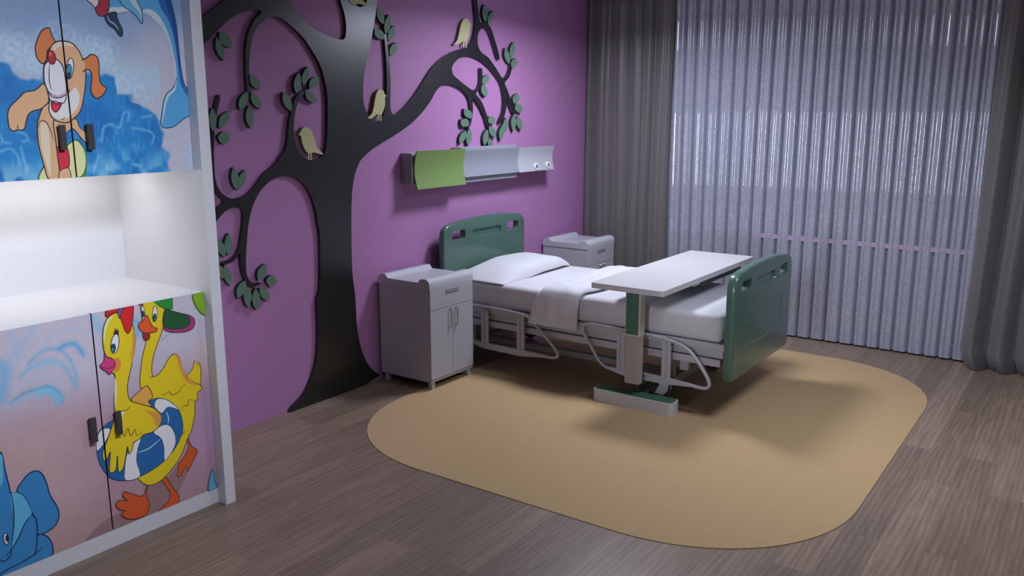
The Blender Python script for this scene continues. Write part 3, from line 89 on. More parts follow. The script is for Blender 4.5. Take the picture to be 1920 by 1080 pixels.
  { 'p' : [ [ 1.851 , 0.9198 ] , [ 1.8502 , 0.9099 ] , [ 1.8485 , 0.9017 ] , [ 1.8461 , 0.8963 ] , [ 1.8433 , 0.8947 ] , [ 1.8406 , 0.897 ] , [ 1.8384 , 0.903 ] , [ 1.837 , 0.9116 ] , [ 1.8367 , 0.9216 ] , [ 1.8374 , 0.9314 ] , [ 1.8392 , 0.9396 ] , [ 1.8416 , 0.945 ] , [ 1.8444 , 0.9466 ] , [ 1.8471 , 0.9443 ] , [ 1.8493 , 0.9384 ] , [ 1.8507 , 0.9298 ] ] , 'f' : [ 200 , 195 , 205 ] , 'l' : [ 38 , 36 , 50 ] , 'w' : 0.0015 , 'c' : True , 's' : True } ,
  { 'p' : [ [ 1.8494 , 0.9146 ] , [ 1.8488 , 0.9094 ] , [ 1.8474 , 0.9051 ] , [ 1.8454 , 0.9024 ] , [ 1.843 , 0.9016 ] , [ 1.8407 , 0.903 ] , [ 1.8389 , 0.9062 ] , [ 1.8376 , 0.9108 ] , [ 1.8373 , 0.9161 ] , [ 1.8379 , 0.9213 ] , [ 1.8393 , 0.9256 ] , [ 1.8413 , 0.9283 ] , [ 1.8436 , 0.929 ] , [ 1.8459 , 0.9277 ] , [ 1.8478 , 0.9245 ] , [ 1.849 , 0.9199 ] ] , 'f' : [ 30 , 55 , 75 ] , 'l' : None , 'w' : 0.0022 , 'c' : True , 's' : True } ,
  { 'p' : [ [ 1.9038 , 0.9028 ] , [ 1.901 , 0.8911 ] , [ 1.897 , 0.8815 ] , [ 1.8925 , 0.8756 ] , [ 1.8882 , 0.8743 ] , [ 1.8847 , 0.8778 ] , [ 1.8825 , 0.8854 ] , [ 1.882 , 0.8961 ] , [ 1.8832 , 0.9083 ] , [ 1.886 , 0.92 ] , [ 1.89 , 0.9295 ] , [ 1.8945 , 0.9354 ] , [ 1.8988 , 0.9368 ] , [ 1.9024 , 0.9334 ] , [ 1.9046 , 0.9258 ] , [ 1.9051 , 0.915 ] ] , 'f' : [ 205 , 200 , 210 ] , 'l' : [ 38 , 36 , 50 ] , 'w' : 0.0018 , 'c' : True , 's' : True } ,
  { 'p' : [ [ 1.8987 , 0.8893 ] , [ 1.897 , 0.8833 ] , [ 1.8945 , 0.8786 ] , [ 1.8914 , 0.8758 ] , [ 1.8883 , 0.8754 ] , [ 1.8856 , 0.8774 ] , [ 1.8837 , 0.8815 ] , [ 1.8829 , 0.8871 ] , [ 1.8834 , 0.8934 ] , [ 1.885 , 0.8993 ] , [ 1.8875 , 0.9041 ] , [ 1.8906 , 0.9069 ] , [ 1.8937 , 0.9073 ] , [ 1.8964 , 0.9053 ] , [ 1.8983 , 0.9012 ] , [ 1.8991 , 0.8956 ] ] , 'f' : [ 25 , 60 , 72 ] , 'l' : None , 'w' : 0.0022 , 'c' : True , 's' : True } ,
  { 'p' : [ [ 1.8953 , 0.8829 ] , [ 1.8948 , 0.8811 ] , [ 1.8938 , 0.8796 ] , [ 1.8926 , 0.8788 ] , [ 1.8914 , 0.8788 ] , [ 1.8903 , 0.8794 ] , [ 1.8895 , 0.8808 ] , [ 1.8891 , 0.8826 ] , [ 1.8892 , 0.8845 ] , [ 1.8898 , 0.8864 ] , [ 1.8907 , 0.8878 ] , [ 1.8919 , 0.8886 ] , [ 1.8931 , 0.8887 ] , [ 1.8942 , 0.888 ] , [ 1.895 , 0.8867 ] , [ 1.8954 , 0.8849 ] ] , 'f' : [ 70 , 120 , 130 ] , 'l' : None , 'w' : 0.0022 , 'c' : True , 's' : True } ,
  { 'p' : [ [ 1.835 , 0.8405 ] , [ 1.8349 , 0.8186 ] , [ 1.8414 , 0.8062 ] , [ 1.8529 , 0.8054 ] , [ 1.8614 , 0.8128 ] , [ 1.8612 , 0.8313 ] ] , 'f' : [ 130 , 40 , 45 ] , 'l' : [ 60 , 45 , 40 ] , 'w' : 0.0022 , 'c' : True , 's' : True } ,
  { 'p' : [ [ 1.8528 , 0.9062 ] , [ 1.8619 , 0.9008 ] , [ 1.8694 , 0.8773 ] , [ 1.8827 , 0.8525 ] , [ 1.8976 , 0.8438 ] , [ 1.8946 , 0.8333 ] , [ 1.8749 , 0.832 ] , [ 1.8443 , 0.8367 ] , [ 1.8247 , 0.8519 ] , [ 1.8198 , 0.8729 ] , [ 1.8259 , 0.8843 ] , [ 1.8415 , 0.8884 ] ] , 'f' : [ 205 , 75 , 45 ] , 'l' : [ 60 , 45 , 40 ] , 'w' : 0.0022 , 'c' : True , 's' : True } ,
  { 'p' : [ [ 1.6036 , 0.445 ] , [ 1.6146 , 0.4838 ] , [ 1.6395 , 0.5063 ] , [ 1.677 , 0.519 ] , [ 1.7388 , 0.5187 ] , [ 1.7973 , 0.5325 ] , [ 1.8315 , 0.5508 ] , [ 1.8649 , 0.5559 ] , [ 1.9038 , 0.5429 ] , [ 1.9417 , 0.5095 ] , [ 1.9659 , 0.4699 ] , [ 1.9756 , 0.421 ] , [ 1.9742 , 0.3884 ] , [ 1.965 , 0.3648 ] , [ 1.9392 , 0.327 ] , [ 1.887 , 0.2854 ] , [ 1.8241 , 0.2619 ] , [ 1.7576 , 0.2524 ] , [ 1.6947 , 0.261 ] , [ 1.6478 , 0.2878 ] , [ 1.6215 , 0.3285 ] , [ 1.6055 , 0.3772 ] ] , 'f' : [ 35 , 85 , 150 ] , 'l' : [ 25 , 50 , 90 ] , 'w' : 0.0022 , 'c' : True , 's' : True } ,
  { 'p' : [ [ 1.6037 , 0.4176 ] , [ 1.6036 , 0.445 ] , [ 1.6129 , 0.4783 ] , [ 1.6327 , 0.4975 ] , [ 1.6632 , 0.4897 ] , [ 1.657 , 0.4702 ] , [ 1.6324 , 0.4354 ] ] , 'f' : [ 196 , 198 , 212 ] , 'l' : [ 25 , 50 , 90 ] , 'w' : 0.0015 , 'c' : True , 's' : True } ,
  { 'p' : [ [ 1.704 , 0.2595 ] , [ 1.7053 , 0.3046 ] , [ 1.7204 , 0.3623 ] , [ 1.738 , 0.3815 ] , [ 1.7558 , 0.4008 ] , [ 1.7859 , 0.4131 ] , [ 1.7693 , 0.3741 ] , [ 1.758 , 0.3239 ] , [ 1.7655 , 0.254 ] ] , 'f' : [ 196 , 198 , 212 ] , 'l' : [ 25 , 50 , 90 ] , 'w' : 0.0015 , 'c' : True , 's' : True } ,
  { 'p' : [ [ 1.842 , 0.4173 ] , [ 1.8736 , 0.4343 ] , [ 1.9071 , 0.4304 ] , [ 1.9314 , 0.3953 ] , [ 1.9344 , 0.3352 ] , [ 1.8797 , 0.2801 ] , [ 1.8812 , 0.3333 ] , [ 1.8721 , 0.3818 ] ] , 'f' : [ 196 , 198 , 212 ] , 'l' : [ 25 , 50 , 90 ] , 'w' : 0.0015 , 'c' : True , 's' : True } ,
  { 'p' : [ [ 1.8556 , 0.5281 ] , [ 1.8677 , 0.5512 ] , [ 1.9038 , 0.5429 ] , [ 1.9417 , 0.5095 ] , [ 1.9634 , 0.4804 ] , [ 1.9139 , 0.5047 ] , [ 1.8852 , 0.4874 ] , [ 1.8639 , 0.5097 ] ] , 'f' : [ 196 , 198 , 212 ] , 'l' : [ 25 , 50 , 90 ] , 'w' : 0.0015 , 'c' : True , 's' : True } ,
  { 'p' : [ [ 1.7675 , 0.3557 ] , [ 1.8131 , 0.3562 ] , [ 1.8686 , 0.3797 ] ] , 'f' : None , 'l' : [ 150 , 190 , 225 ] , 'w' : 0.003 , 'c' : False , 's' : True } ,
  { 'p' : [ [ 1.9055 , 0.4878 ] , [ 1.9132 , 0.4596 ] , [ 1.9089 , 0.435 ] ] , 'f' : None , 'l' : [ 150 , 190 , 225 ] , 'w' : 0.003 , 'c' : False , 's' : True } ,
  { 'p' : [ [ 1.7605 , 0.5805 ] , [ 1.7912 , 0.6028 ] , [ 1.8283 , 0.6207 ] , [ 1.8401 , 0.6081 ] , [ 1.8505 , 0.5644 ] , [ 1.8318 , 0.5539 ] , [ 1.8428 , 0.5318 ] , [ 1.7863 , 0.5513 ] ] , 'f' : [ 196 , 140 , 70 ] , 'l' : [ 60 , 45 , 40 ] , 'w' : 0.0022 , 'c' : True , 's' : True } ,
  { 'p' : [ [ 1.7923 , 0.2053 ] , [ 1.7794 , 0.1743 ] , [ 1.7625 , 0.1679 ] , [ 1.726 , 0.1917 ] , [ 1.6913 , 0.2134 ] , [ 1.686 , 0.1976 ] , [ 1.7018 , 0.1723 ] , [ 1.6654 , 0.1854 ] , [ 1.6547 , 0.1718 ] , [ 1.6718 , 0.1427 ] , [ 1.6886 , 0.1346 ] , [ 1.6748 , 0.1222 ] , [ 1.6915 , 0.0993 ] , [ 1.7409 , 0.0788 ] , [ 1.7773 , 0.0822 ] , [ 1.7937 , 0.1085 ] , [ 1.7898 , 0.1442 ] , [ 1.7849 , 0.1624 ] , [ 1.7939 , 0.2014 ] ] , 'f' : [ 176 , 74 , 42 ] , 'l' : [ 60 , 45 , 40 ] , 'w' : 0.0022 , 'c' : True , 's' : True } ,
  { 'p' : [ [ 1.7434 , 0.9419 ] , [ 1.773 , 0.932 ] , [ 1.791 , 0.8944 ] , [ 1.7984 , 0.8611 ] , [ 1.8002 , 0.8214 ] , [ 1.7925 , 0.7806 ] , [ 1.7739 , 0.7181 ] , [ 1.7565 , 0.6676 ] , [ 1.7481 , 0.627 ] , [ 1.7508 , 0.5906 ] , [ 1.7599 , 0.5744 ] , [ 1.8052 , 0.5477 ] , [ 1.8545 , 0.5157 ] , [ 1.8781 , 0.4831 ] , [ 1.881 , 0.4565 ] , [ 1.867 , 0.4351 ] , [ 1.839 , 0.4215 ] , [ 1.7931 , 0.4203 ] , [ 1.7825 , 0.411 ] , [ 1.7527 , 0.4018 ] , [ 1.7424 , 0.3737 ] , [ 1.7298 , 0.3622 ] , [ 1.7255 , 0.3951 ] , [ 1.7131 , 0.3522 ] , [ 1.6962 , 0.3078 ] , [ 1.6801 , 0.3023 ] , [ 1.6809 , 0.3727 ] , [ 1.6656 , 0.3126 ] , [ 1.6443 , 0.314 ] , [ 1.6539 , 0.3975 ] , [ 1.638 , 0.3721 ] , [ 1.6266 , 0.3668 ] , [ 1.6241 , 0.4015 ] , [ 1.6417 , 0.4385 ] , [ 1.6605 , 0.4752 ] , [ 1.6776 , 0.5127 ] , [ 1.6871 , 0.5465 ] , [ 1.6895 , 0.5946 ] , [ 1.6995 , 0.6524 ] , [ 1.7015 , 0.7031 ] , [ 1.6847 , 0.7164 ] , [ 1.6714 , 0.791 ] , [ 1.6685 , 0.827 ] , [ 1.6714 , 0.8674 ] , [ 1.6833 , 0.9087 ] , [ 1.7067 , 0.935 ] ] , 'f' : [ 194 , 168 , 34 ] , 'l' : [ 60 , 45 , 40 ] , 'w' : 0.0022 , 'c' : True , 's' : True } ,
  { 'p' : [ [ 1.7896 , 0.8479 ] , [ 1.7987 , 0.858 ] , [ 1.8002 , 0.8214 ] , [ 1.7925 , 0.7806 ] , [ 1.7781 , 0.7293 ] , [ 1.7755 , 0.7664 ] , [ 1.7869 , 0.8001 ] ] , 'f' : [ 185 , 130 , 62 ] , 'l' : None , 'w' : 0.0022 , 'c' : True , 's' : True } ,
  { 'p' : [ [ 1.6888 , 0.7572 ] , [ 1.7198 , 0.7646 ] , [ 1.7324 , 0.7375 ] , [ 1.7208 , 0.7133 ] , [ 1.7021 , 0.709 ] , [ 1.7059 , 0.735 ] ] , 'f' : [ 200 , 120 , 55 ] , 'l' : None , 'w' : 0.0022 , 'c' : True , 's' : True } ,
  { 'p' : [ [ 1.6801 , 0.8948 ] , [ 1.6946 , 0.921 ] , [ 1.7184 , 0.9327 ] , [ 1.7014 , 0.9126 ] , [ 1.6847 , 0.8821 ] , [ 1.6754 , 0.8431 ] , [ 1.6708 , 0.8265 ] , [ 1.672 , 0.8614 ] ] , 'f' : [ 212 , 208 , 160 ] , 'l' : None , 'w' : 0.0022 , 'c' : True , 's' : True } ,
  { 'p' : [ [ 1.8781 , 0.4831 ] , [ 1.8532 , 0.5021 ] , [ 1.8096 , 0.5257 ] , [ 1.8271 , 0.5047 ] , [ 1.8498 , 0.4661 ] , [ 1.854 , 0.4392 ] , [ 1.8711 , 0.4435 ] , [ 1.88 , 0.4601 ] ] , 'f' : [ 185 , 130 , 62 ] , 'l' : None , 'w' : 0.0022 , 'c' : True , 's' : True } ,
  { 'p' : [ [ 1.703 , 0.6877 ] , [ 1.6906 , 0.5942 ] , [ 1.6895 , 0.5702 ] , [ 1.6966 , 0.5925 ] , [ 1.7054 , 0.6569 ] ] , 'f' : [ 215 , 212 , 190 ] , 'l' : None , 'w' : 0.0022 , 'c' : True , 's' : True } ,
  { 'p' : [ [ 1.6889 , 0.4538 ] , [ 1.7082 , 0.4613 ] , [ 1.7173 , 0.4397 ] , [ 1.734 , 0.4693 ] , [ 1.7445 , 0.4347 ] , [ 1.7642 , 0.4547 ] , [ 1.768 , 0.4283 ] , [ 1.7945 , 0.4356 ] ] , 'f' : None , 'l' : [ 60 , 45 , 40 ] , 'w' : 0.002 , 'c' : False , 's' : True } ,
  { 'p' : [ [ 1.7076 , 0.549 ] , [ 1.7351 , 0.5446 ] , [ 1.755 , 0.5561 ] ] , 'f' : None , 'l' : [ 60 , 45 , 40 ] , 'w' : 0.002 , 'c' : False , 's' : True } ,
  { 'p' : [ [ 1.7068 , 0.5407 ] , [ 1.7283 , 0.5392 ] , [ 1.7116 , 0.5269 ] ] , 'f' : [ 215 , 215 , 215 ] , 'l' : None , 'w' : 0.0022 , 'c' : True , 's' : True } ,
  { 'p' : [ [ 1.6915 , 0.9548 ] , [ 1.7149 , 0.958 ] , [ 1.7473 , 0.956 ] , [ 1.7405 , 0.9425 ] , [ 1.7132 , 0.9407 ] , [ 1.6928 , 0.9325 ] ] , 'f' : [ 165 , 38 , 45 ] , 'l' : [ 80 , 25 , 40 ] , 'w' : 0.0022 , 'c' : True , 's' : True } ,
  { 'p' : [ [ 1.7411 , 0.9494 ] , [ 1.7583 , 0.9568 ] , [ 1.7617 , 0.9544 ] , [ 1.7526 , 0.9366 ] , [ 1.7527 , 0.9188 ] , [ 1.7434 , 0.9171 ] , [ 1.7394 , 0.9321 ] ] , 'f' : [ 95 , 85 , 150 ] , 'l' : [ 50 , 40 , 80 ] , 'w' : 0.0022 , 'c' : True , 's' : True } ,
  { 'p' : [ [ 1.7653 , 0.9537 ] , [ 1.7841 , 0.9572 ] , [ 1.802 , 0.9575 ] , [ 1.8002 , 0.9202 ] , [ 1.7921 , 0.8858 ] , [ 1.782 , 0.8591 ] , [ 1.7718 , 0.8505 ] , [ 1.7634 , 0.8595 ] , [ 1.7539 , 0.8937 ] , [ 1.7484 , 0.9303 ] ] , 'f' : [ 178 , 35 , 45 ] , 'l' : [ 90 , 20 , 40 ] , 'w' : 0.0022 , 'c' : True , 's' : True } ,
  { 'p' : [ [ 1.6715 , 0.7927 ] , [ 1.6773 , 0.7789 ] , [ 1.6958 , 0.7674 ] , [ 1.7082 , 0.7464 ] , [ 1.7047 , 0.7293 ] , [ 1.6945 , 0.7175 ] , [ 1.6807 , 0.7067 ] , [ 1.6713 , 0.7198 ] , [ 1.6519 , 0.739 ] , [ 1.649 , 0.7521 ] , [ 1.663 , 0.7611 ] ] , 'f' : [ 175 , 55 , 115 ] , 'l' : [ 90 , 30 , 70 ] , 'w' : 0.0022 , 'c' : True , 's' : True } ,
  { 'p' : [ [ 1.654 , 0.742 ] , [ 1.6743 , 0.7316 ] , [ 1.6941 , 0.732 ] , [ 1.7072 , 0.7431 ] ] , 'f' : None , 'l' : [ 90 , 30 , 70 ] , 'w' : 0.002 , 'c' : False , 's' : True } ,
  { 'p' : [ [ 1.7303 , 0.8162 ] , [ 1.7256 , 0.8025 ] , [ 1.7193 , 0.7917 ] , [ 1.7123 , 0.7856 ] , [ 1.7058 , 0.785 ] , [ 1.7007 , 0.79 ] , [ 1.6978 , 0.7998 ] , [ 1.6975 , 0.813 ] , [ 1.6999 , 0.8274 ] , [ 1.7045 , 0.841 ] , [ 1.7108 , 0.8517 ] , [ 1.7177 , 0.8579 ] , [ 1.7242 , 0.8586 ] , [ 1.7294 , 0.8537 ] , [ 1.7324 , 0.8439 ] , [ 1.7327 , 0.8307 ] ] , 'f' : [ 205 , 203 , 212 ] , 'l' : [ 38 , 36 , 50 ] , 'w' : 0.002 , 'c' : True , 's' : True } ,
  { 'p' : [ [ 1.7167 , 0.8028 ] , [ 1.7148 , 0.7962 ] , [ 1.7115 , 0.7911 ] , [ 1.7074 , 0.7883 ] , [ 1.7031 , 0.7882 ] , [ 1.6993 , 0.7908 ] , [ 1.6966 , 0.7957 ] , [ 1.6954 , 0.8021 ] , [ 1.6957 , 0.8091 ] , [ 1.6977 , 0.8157 ] , [ 1.701 , 0.8208 ] , [ 1.705 , 0.8236 ] , [ 1.7093 , 0.8238 ] , [ 1.7131 , 0.8212 ] , [ 1.7158 , 0.8163 ] , [ 1.7171 , 0.8099 ] ] , 'f' : [ 28 , 65 , 78 ] , 'l' : None , 'w' : 0.0022 , 'c' : True , 's' : True } ,
  { 'p' : [ [ 1.7071 , 0.8002 ] , [ 1.7065 , 0.7982 ] , [ 1.7055 , 0.7966 ] , [ 1.7043 , 0.7957 ] , [ 1.703 , 0.7957 ] , [ 1.7018 , 0.7965 ] , [ 1.701 , 0.798 ] , [ 1.7007 , 0.7999 ] , [ 1.7008 , 0.8021 ] , [ 1.7014 , 0.8041 ] , [ 1.7024 , 0.8057 ] , [ 1.7036 , 0.8066 ] , [ 1.7049 , 0.8066 ] , [ 1.706 , 0.8058 ] , [ 1.7068 , 0.8044 ] , [ 1.7072 , 0.8024 ] ] , 'f' : [ 80 , 140 , 150 ] , 'l' : None , 'w' : 0.0022 , 'c' : True , 's' : True } ,
  { 'p' : [ [ 1.7114 , 0.8582 ] , [ 1.7179 , 0.8727 ] , [ 1.7214 , 0.8862 ] , [ 1.7229 , 0.8717 ] , [ 1.7291 , 0.8828 ] , [ 1.7284 , 0.8687 ] , [ 1.7352 , 0.878 ] , [ 1.7333 , 0.8516 ] , [ 1.7268 , 0.8602 ] ] , 'f' : [ 35 , 35 , 45 ] , 'l' : None , 'w' : 0.0022 , 'c' : True , 's' : False } ,
  { 'p' : [ [ 1.6774 , 0.7807 ] , [ 1.6872 , 0.7712 ] , [ 1.6978 , 0.7687 ] ] , 'f' : None , 'l' : [ 60 , 45 , 40 ] , 'w' : 0.002 , 'c' : False , 's' : True } ,
  { 'p' : [ [ 2.0703 , 0.955 ] , [ 2.1076 , 0.9569 ] , [ 2.1459 , 0.9572 ] , [ 2.145 , 0.8526 ] , [ 2.1334 , 0.8502 ] , [ 2.1083 , 0.8636 ] , [ 2.0852 , 0.8951 ] , [ 2.0727 , 0.9241 ] ] , 'f' : [ 110 , 150 , 40 ] , 'l' : [ 50 , 90 , 30 ] , 'w' : 0.0022 , 'c' : True , 's' : True } ,
  { 'p' : [ [ 2.1184 , 0.9562 ] , [ 2.1446 , 0.9574 ] , [ 2.1446 , 0.8527 ] , [ 2.1271 , 0.8794 ] ] , 'f' : [ 88 , 135 , 40 ] , 'l' : None , 'w' : 0.0022 , 'c' : True , 's' : True } ,
  { 'p' : [ [ 2.1472 , 0.8051 ] , [ 2.1326 , 0.7886 ] , [ 2.1248 , 0.7746 ] , [ 2.1325 , 0.7611 ] , [ 2.1439 , 0.7646 ] , [ 2.145 , 0.7781 ] , [ 2.1366 , 0.7838 ] ] , 'f' : [ 160 , 95 , 90 ] , 'l' : [ 120 , 60 , 70 ] , 'w' : 0.0022 , 'c' : True , 's' : True } ,
  { 'p' : [ [ 2.1012 , 0.1637 ] , [ 2.1079 , 0.1334 ] , [ 2.1087 , 0.098 ] , [ 2.1199 , 0.0755 ] , [ 2.1104 , 0.0721 ] , [ 2.1021 , 0.064 ] , [ 2.0741 , 0.0747 ] , [ 2.0749 , 0.1023 ] , [ 2.089 , 0.1444 ] ] , 'f' : [ 85 , 150 , 195 ] , 'l' : [ 25 , 50 , 90 ] , 'w' : 0.0022 , 'c' : True , 's' : True } ,
  { 'p' : [ [ 1.3013 , 0.369 ] , [ 1.3224 , 0.3965 ] , [ 1.3507 , 0.4176 ] , [ 1.3748 , 0.4175 ] , [ 1.392 , 0.3997 ] , [ 1.4038 , 0.3603 ] , [ 1.4128 , 0.3039 ] , [ 1.434 , 0.2466 ] , [ 1.433 , 0.2062 ] , [ 1.416 , 0.182 ] , [ 1.3819 , 0.1708 ] , [ 1.3534 , 0.1759 ] , [ 1.3545 , 0.2151 ] , [ 1.3437 , 0.2608 ] , [ 1.3218 , 0.3219 ] ] , 'f' : [ 48 , 112 , 178 ] , 'l' : [ 20 , 45 , 85 ] , 'w' : 0.003 , 'c' : True , 's' : True } ,
  { 'p' : [ [ 1.3541 , 0.1726 ] , [ 1.3805 , 0.1576 ] , [ 1.3961 , 0.1256 ] , [ 1.395 , 0.0746 ] , [ 1.3385 , 0.0704 ] , [ 1.2596 , 0.0688 ] , [ 1.2092 , 0.0723 ] , [ 1.2459 , 0.1279 ] , [ 1.3186 , 0.1301 ] ] , 'f' : [ 48 , 112 , 178 ] , 'l' : [ 20 , 45 , 85 ] , 'w' : 0.003 , 'c' : True , 's' : True } ,
  { 'p' : [ [ 1.2345 , 0.5455 ] , [ 1.2618 , 0.528 ] , [ 1.2674 , 0.5166 ] , [ 1.2696 , 0.4667 ] , [ 1.2766 , 0.3966 ] , [ 1.2807 , 0.3666 ] , [ 1.299 , 0.3624 ] , [ 1.3167 , 0.3458 ] , [ 1.333 , 0.3059 ] , [ 1.3411 , 0.2607 ] , [ 1.3518 , 0.2386 ] , [ 1.3519 , 0.1866 ] , [ 1.3431 , 0.1311 ] , [ 1.3317 , 0.1052 ] , [ 1.2883 , 0.0937 ] , [ 1.2415 , 0.0891 ] , [ 1.181 , 0.0859 ] ] , 'f' : [ 48 , 112 , 178 ] , 'l' : [ 20 , 45 , 85 ] , 'w' : 0.003 , 'c' : True , 's' : True } ,
  { 'p' : [ [ 1.2821 , 0.365 ] , [ 1.2989 , 0.3613 ] , [ 1.3166 , 0.3447 ] , [ 1.3329 , 0.3048 ] , [ 1.3395 , 0.2613 ] , [ 1.3177 , 0.2393 ] , [ 1.2836 , 0.1897 ] , [ 1.2584 , 0.1572 ] , [ 1.2765 , 0.2537 ] ] , 'f' : [ 80 , 150 , 200 ] , 'l' : None , 'w' : 0.0022 , 'c' : True , 's' : True } ,
  { 'p' : [ [ 1.2609 , 0.52 ] , [ 1.2664 , 0.517 ] , [ 1.2661 , 0.4792 ] , [ 1.2605 , 0.4308 ] , [ 1.2496 , 0.4011 ] ] , 'f' : [ 80 , 150 , 200 ] , 'l' : None , 'w' : 0.0022 , 'c' : True , 's' : True } ,
  { 'p' : [ [ 1.2807 , 0.3666 ] , [ 1.2815 , 0.2977 ] , [ 1.273 , 0.232 ] , [ 1.2576 , 0.1634 ] ] , 'f' : None , 'l' : [ 20 , 45 , 85 ] , 'w' : 0.003 , 'c' : False , 's' : True } ,
  { 'p' : [ [ 1.3409 , 0.259 ] , [ 1.3149 , 0.2376 ] , [ 1.2833 , 0.1869 ] , [ 1.2569 , 0.1578 ] , [ 1.2369 , 0.1378 ] ] , 'f' : None , 'l' : [ 20 , 45 , 85 ] , 'w' : 0.003 , 'c' : False , 's' : True } ,
  { 'p' : [ [ 1.3653 , 0.1182 ] , [ 1.3315 , 0.1035 ] , [ 1.2883 , 0.0937 ] ] , 'f' : None , 'l' : [ 20 , 45 , 85 ] , 'w' : 0.003 , 'c' : False , 's' : True } ,
  { 'p' : [ [ 1.2077 , 0.1454 ] , [ 1.2302 , 0.1235 ] , [ 1.252 , 0.1368 ] , [ 1.2594 , 0.1567 ] ] , 'f' : None , 'l' : [ 20 , 45 , 85 ] , 'w' : 0.003 , 'c' : False , 's' : True } ,
  { 'p' : [ [ 1.2528 , 0.2028 ] , [ 1.2523 , 0.1941 ] , [ 1.2506 , 0.1872 ] , [ 1.2479 , 0.1829 ] , [ 1.2448 , 0.182 ] , [ 1.2416 , 0.1847 ] , [ 1.2389 , 0.1904 ] , [ 1.2371 , 0.1983 ] , [ 1.2364 , 0.2072 ] , [ 1.2369 , 0.2158 ] , [ 1.2387 , 0.2227 ] , [ 1.2413 , 0.227 ] , [ 1.2444 , 0.2279 ] , [ 1.2476 , 0.2253 ] , [ 1.2503 , 0.2196 ] , [ 1.2521 , 0.2117 ] ] , 'f' : [ 205 , 210 , 220 ] , 'l' : [ 20 , 45 , 85 ] , 'w' : 0.002 , 'c' : True , 's' : True } ,
  { 'p' : [ [ 1.2525 , 0.2033 ] , [ 1.252 , 0.1982 ] , [ 1.2508 , 0.1941 ] , [ 1.2492 , 0.1916 ] , [ 1.2473 , 0.1912 ] , [ 1.2455 , 0.1928 ] , [ 1.244 , 0.1963 ] , [ 1.243 , 0.201 ] , [ 1.2428 , 0.2064 ] , [ 1.2432 , 0.2115 ] , [ 1.2444 , 0.2155 ] , [ 1.246 , 0.218 ] , [ 1.2479 , 0.2185 ] , [ 1.2497 , 0.2169 ] , [ 1.2512 , 0.2134 ] , [ 1.2522 , 0.2087 ] ] , 'f' : [ 35 , 45 , 70 ] , 'l' : None , 'w' : 0.0022 , 'c' : True , 's' : True } ,
  { 'p' : [ [ 1.8179 , 2.1214 ] , [ 1.935 , 2.1369 ] , [ 2.0702 , 2.148 ] , [ 2.0761 , 2.1287 ] , [ 2.0842 , 2.0897 ] , [ 2.0918 , 2.0435 ] , [ 2.095 , 1.9694 ] , [ 2.0969 , 1.9014 ] , [ 2.1006 , 1.8535 ] , [ 2.1104 , 1.8054 ] , [ 2.1462 , 1.7712 ] , [ 2.1496 , 1.7395 ] , [ 2.1449 , 1.6995 ] , [ 2.091 , 1.6722 ] , [ 2.0493 , 1.6453 ] , [ 2.0199 , 1.6384 ] , [ 1.9994 , 1.6408 ] , [ 1.9893 , 1.6526 ] , [ 1.9977 , 1.6937 ] , [ 2.0075 , 1.7328 ] , [ 2.0226 , 1.7661 ] , [ 2.0579 , 1.7972 ] , [ 2.0733 , 1.8285 ] , [ 2.0758 , 1.8868 ] , [ 2.0669 , 1.9406 ] , [ 2.0516 , 1.9868 ] , [ 2.0318 , 2.022 ] , [ 2.0004 , 2.0509 ] , [ 1.9614 , 2.0703 ] , [ 1.8999 , 2.0712 ] , [ 1.8494 , 2.0587 ] , [ 1.8146 , 2.0556 ] , [ 1.8141 , 2.0837 ] ] , 'f' : [ 74 , 140 , 200 ] , 'l' : [ 25 , 50 , 90 ] , 'w' : 0.0022 , 'c' : True , 's' : True } ,
  { 'p' : [ [ 2.024 , 2.1431 ] , [ 2.07 , 2.1463 ] , [ 2.0754 , 2.1287 ] , [ 2.0835 , 2.0896 ] , [ 2.091 , 2.0434 ] , [ 2.0938 , 1.9693 ] , [ 2.0957 , 1.9013 ] , [ 2.0994 , 1.8535 ] , [ 2.1067 , 1.8088 ] , [ 2.1421 , 1.7718 ] , [ 2.1318 , 1.7709 ] , [ 2.0976 , 1.7964 ] , [ 2.088 , 1.8324 ] , [ 2.0855 , 1.894 ] , [ 2.0806 , 1.9617 ] , [ 2.07 , 2.0183 ] , [ 2.0545 , 2.0604 ] , [ 2.0309 , 2.0946 ] ] , 'f' : [ 36 , 88 , 160 ] , 'l' : None , 'w' : 0.0022 , 'c' : True , 's' : True } ,
  { 'p' : [ [ 2.0508 , 2.1459 ] , [ 2.07 , 2.1463 ] , [ 2.0754 , 2.1287 ] , [ 2.0835 , 2.0896 ] , [ 2.091 , 2.0434 ] , [ 2.0938 , 1.9693 ] , [ 2.0957 , 1.9013 ] , [ 2.0994 , 1.8535 ] , [ 2.0925 , 1.8738 ] , [ 2.0866 , 1.9418 ] , [ 2.0803 , 2.0022 ] , [ 2.0698 , 2.0584 ] , [ 2.0562 , 2.1003 ] ] , 'f' : [ 34 , 66 , 135 ] , 'l' : None , 'w' : 0.0022 , 'c' : True , 's' : True } ,
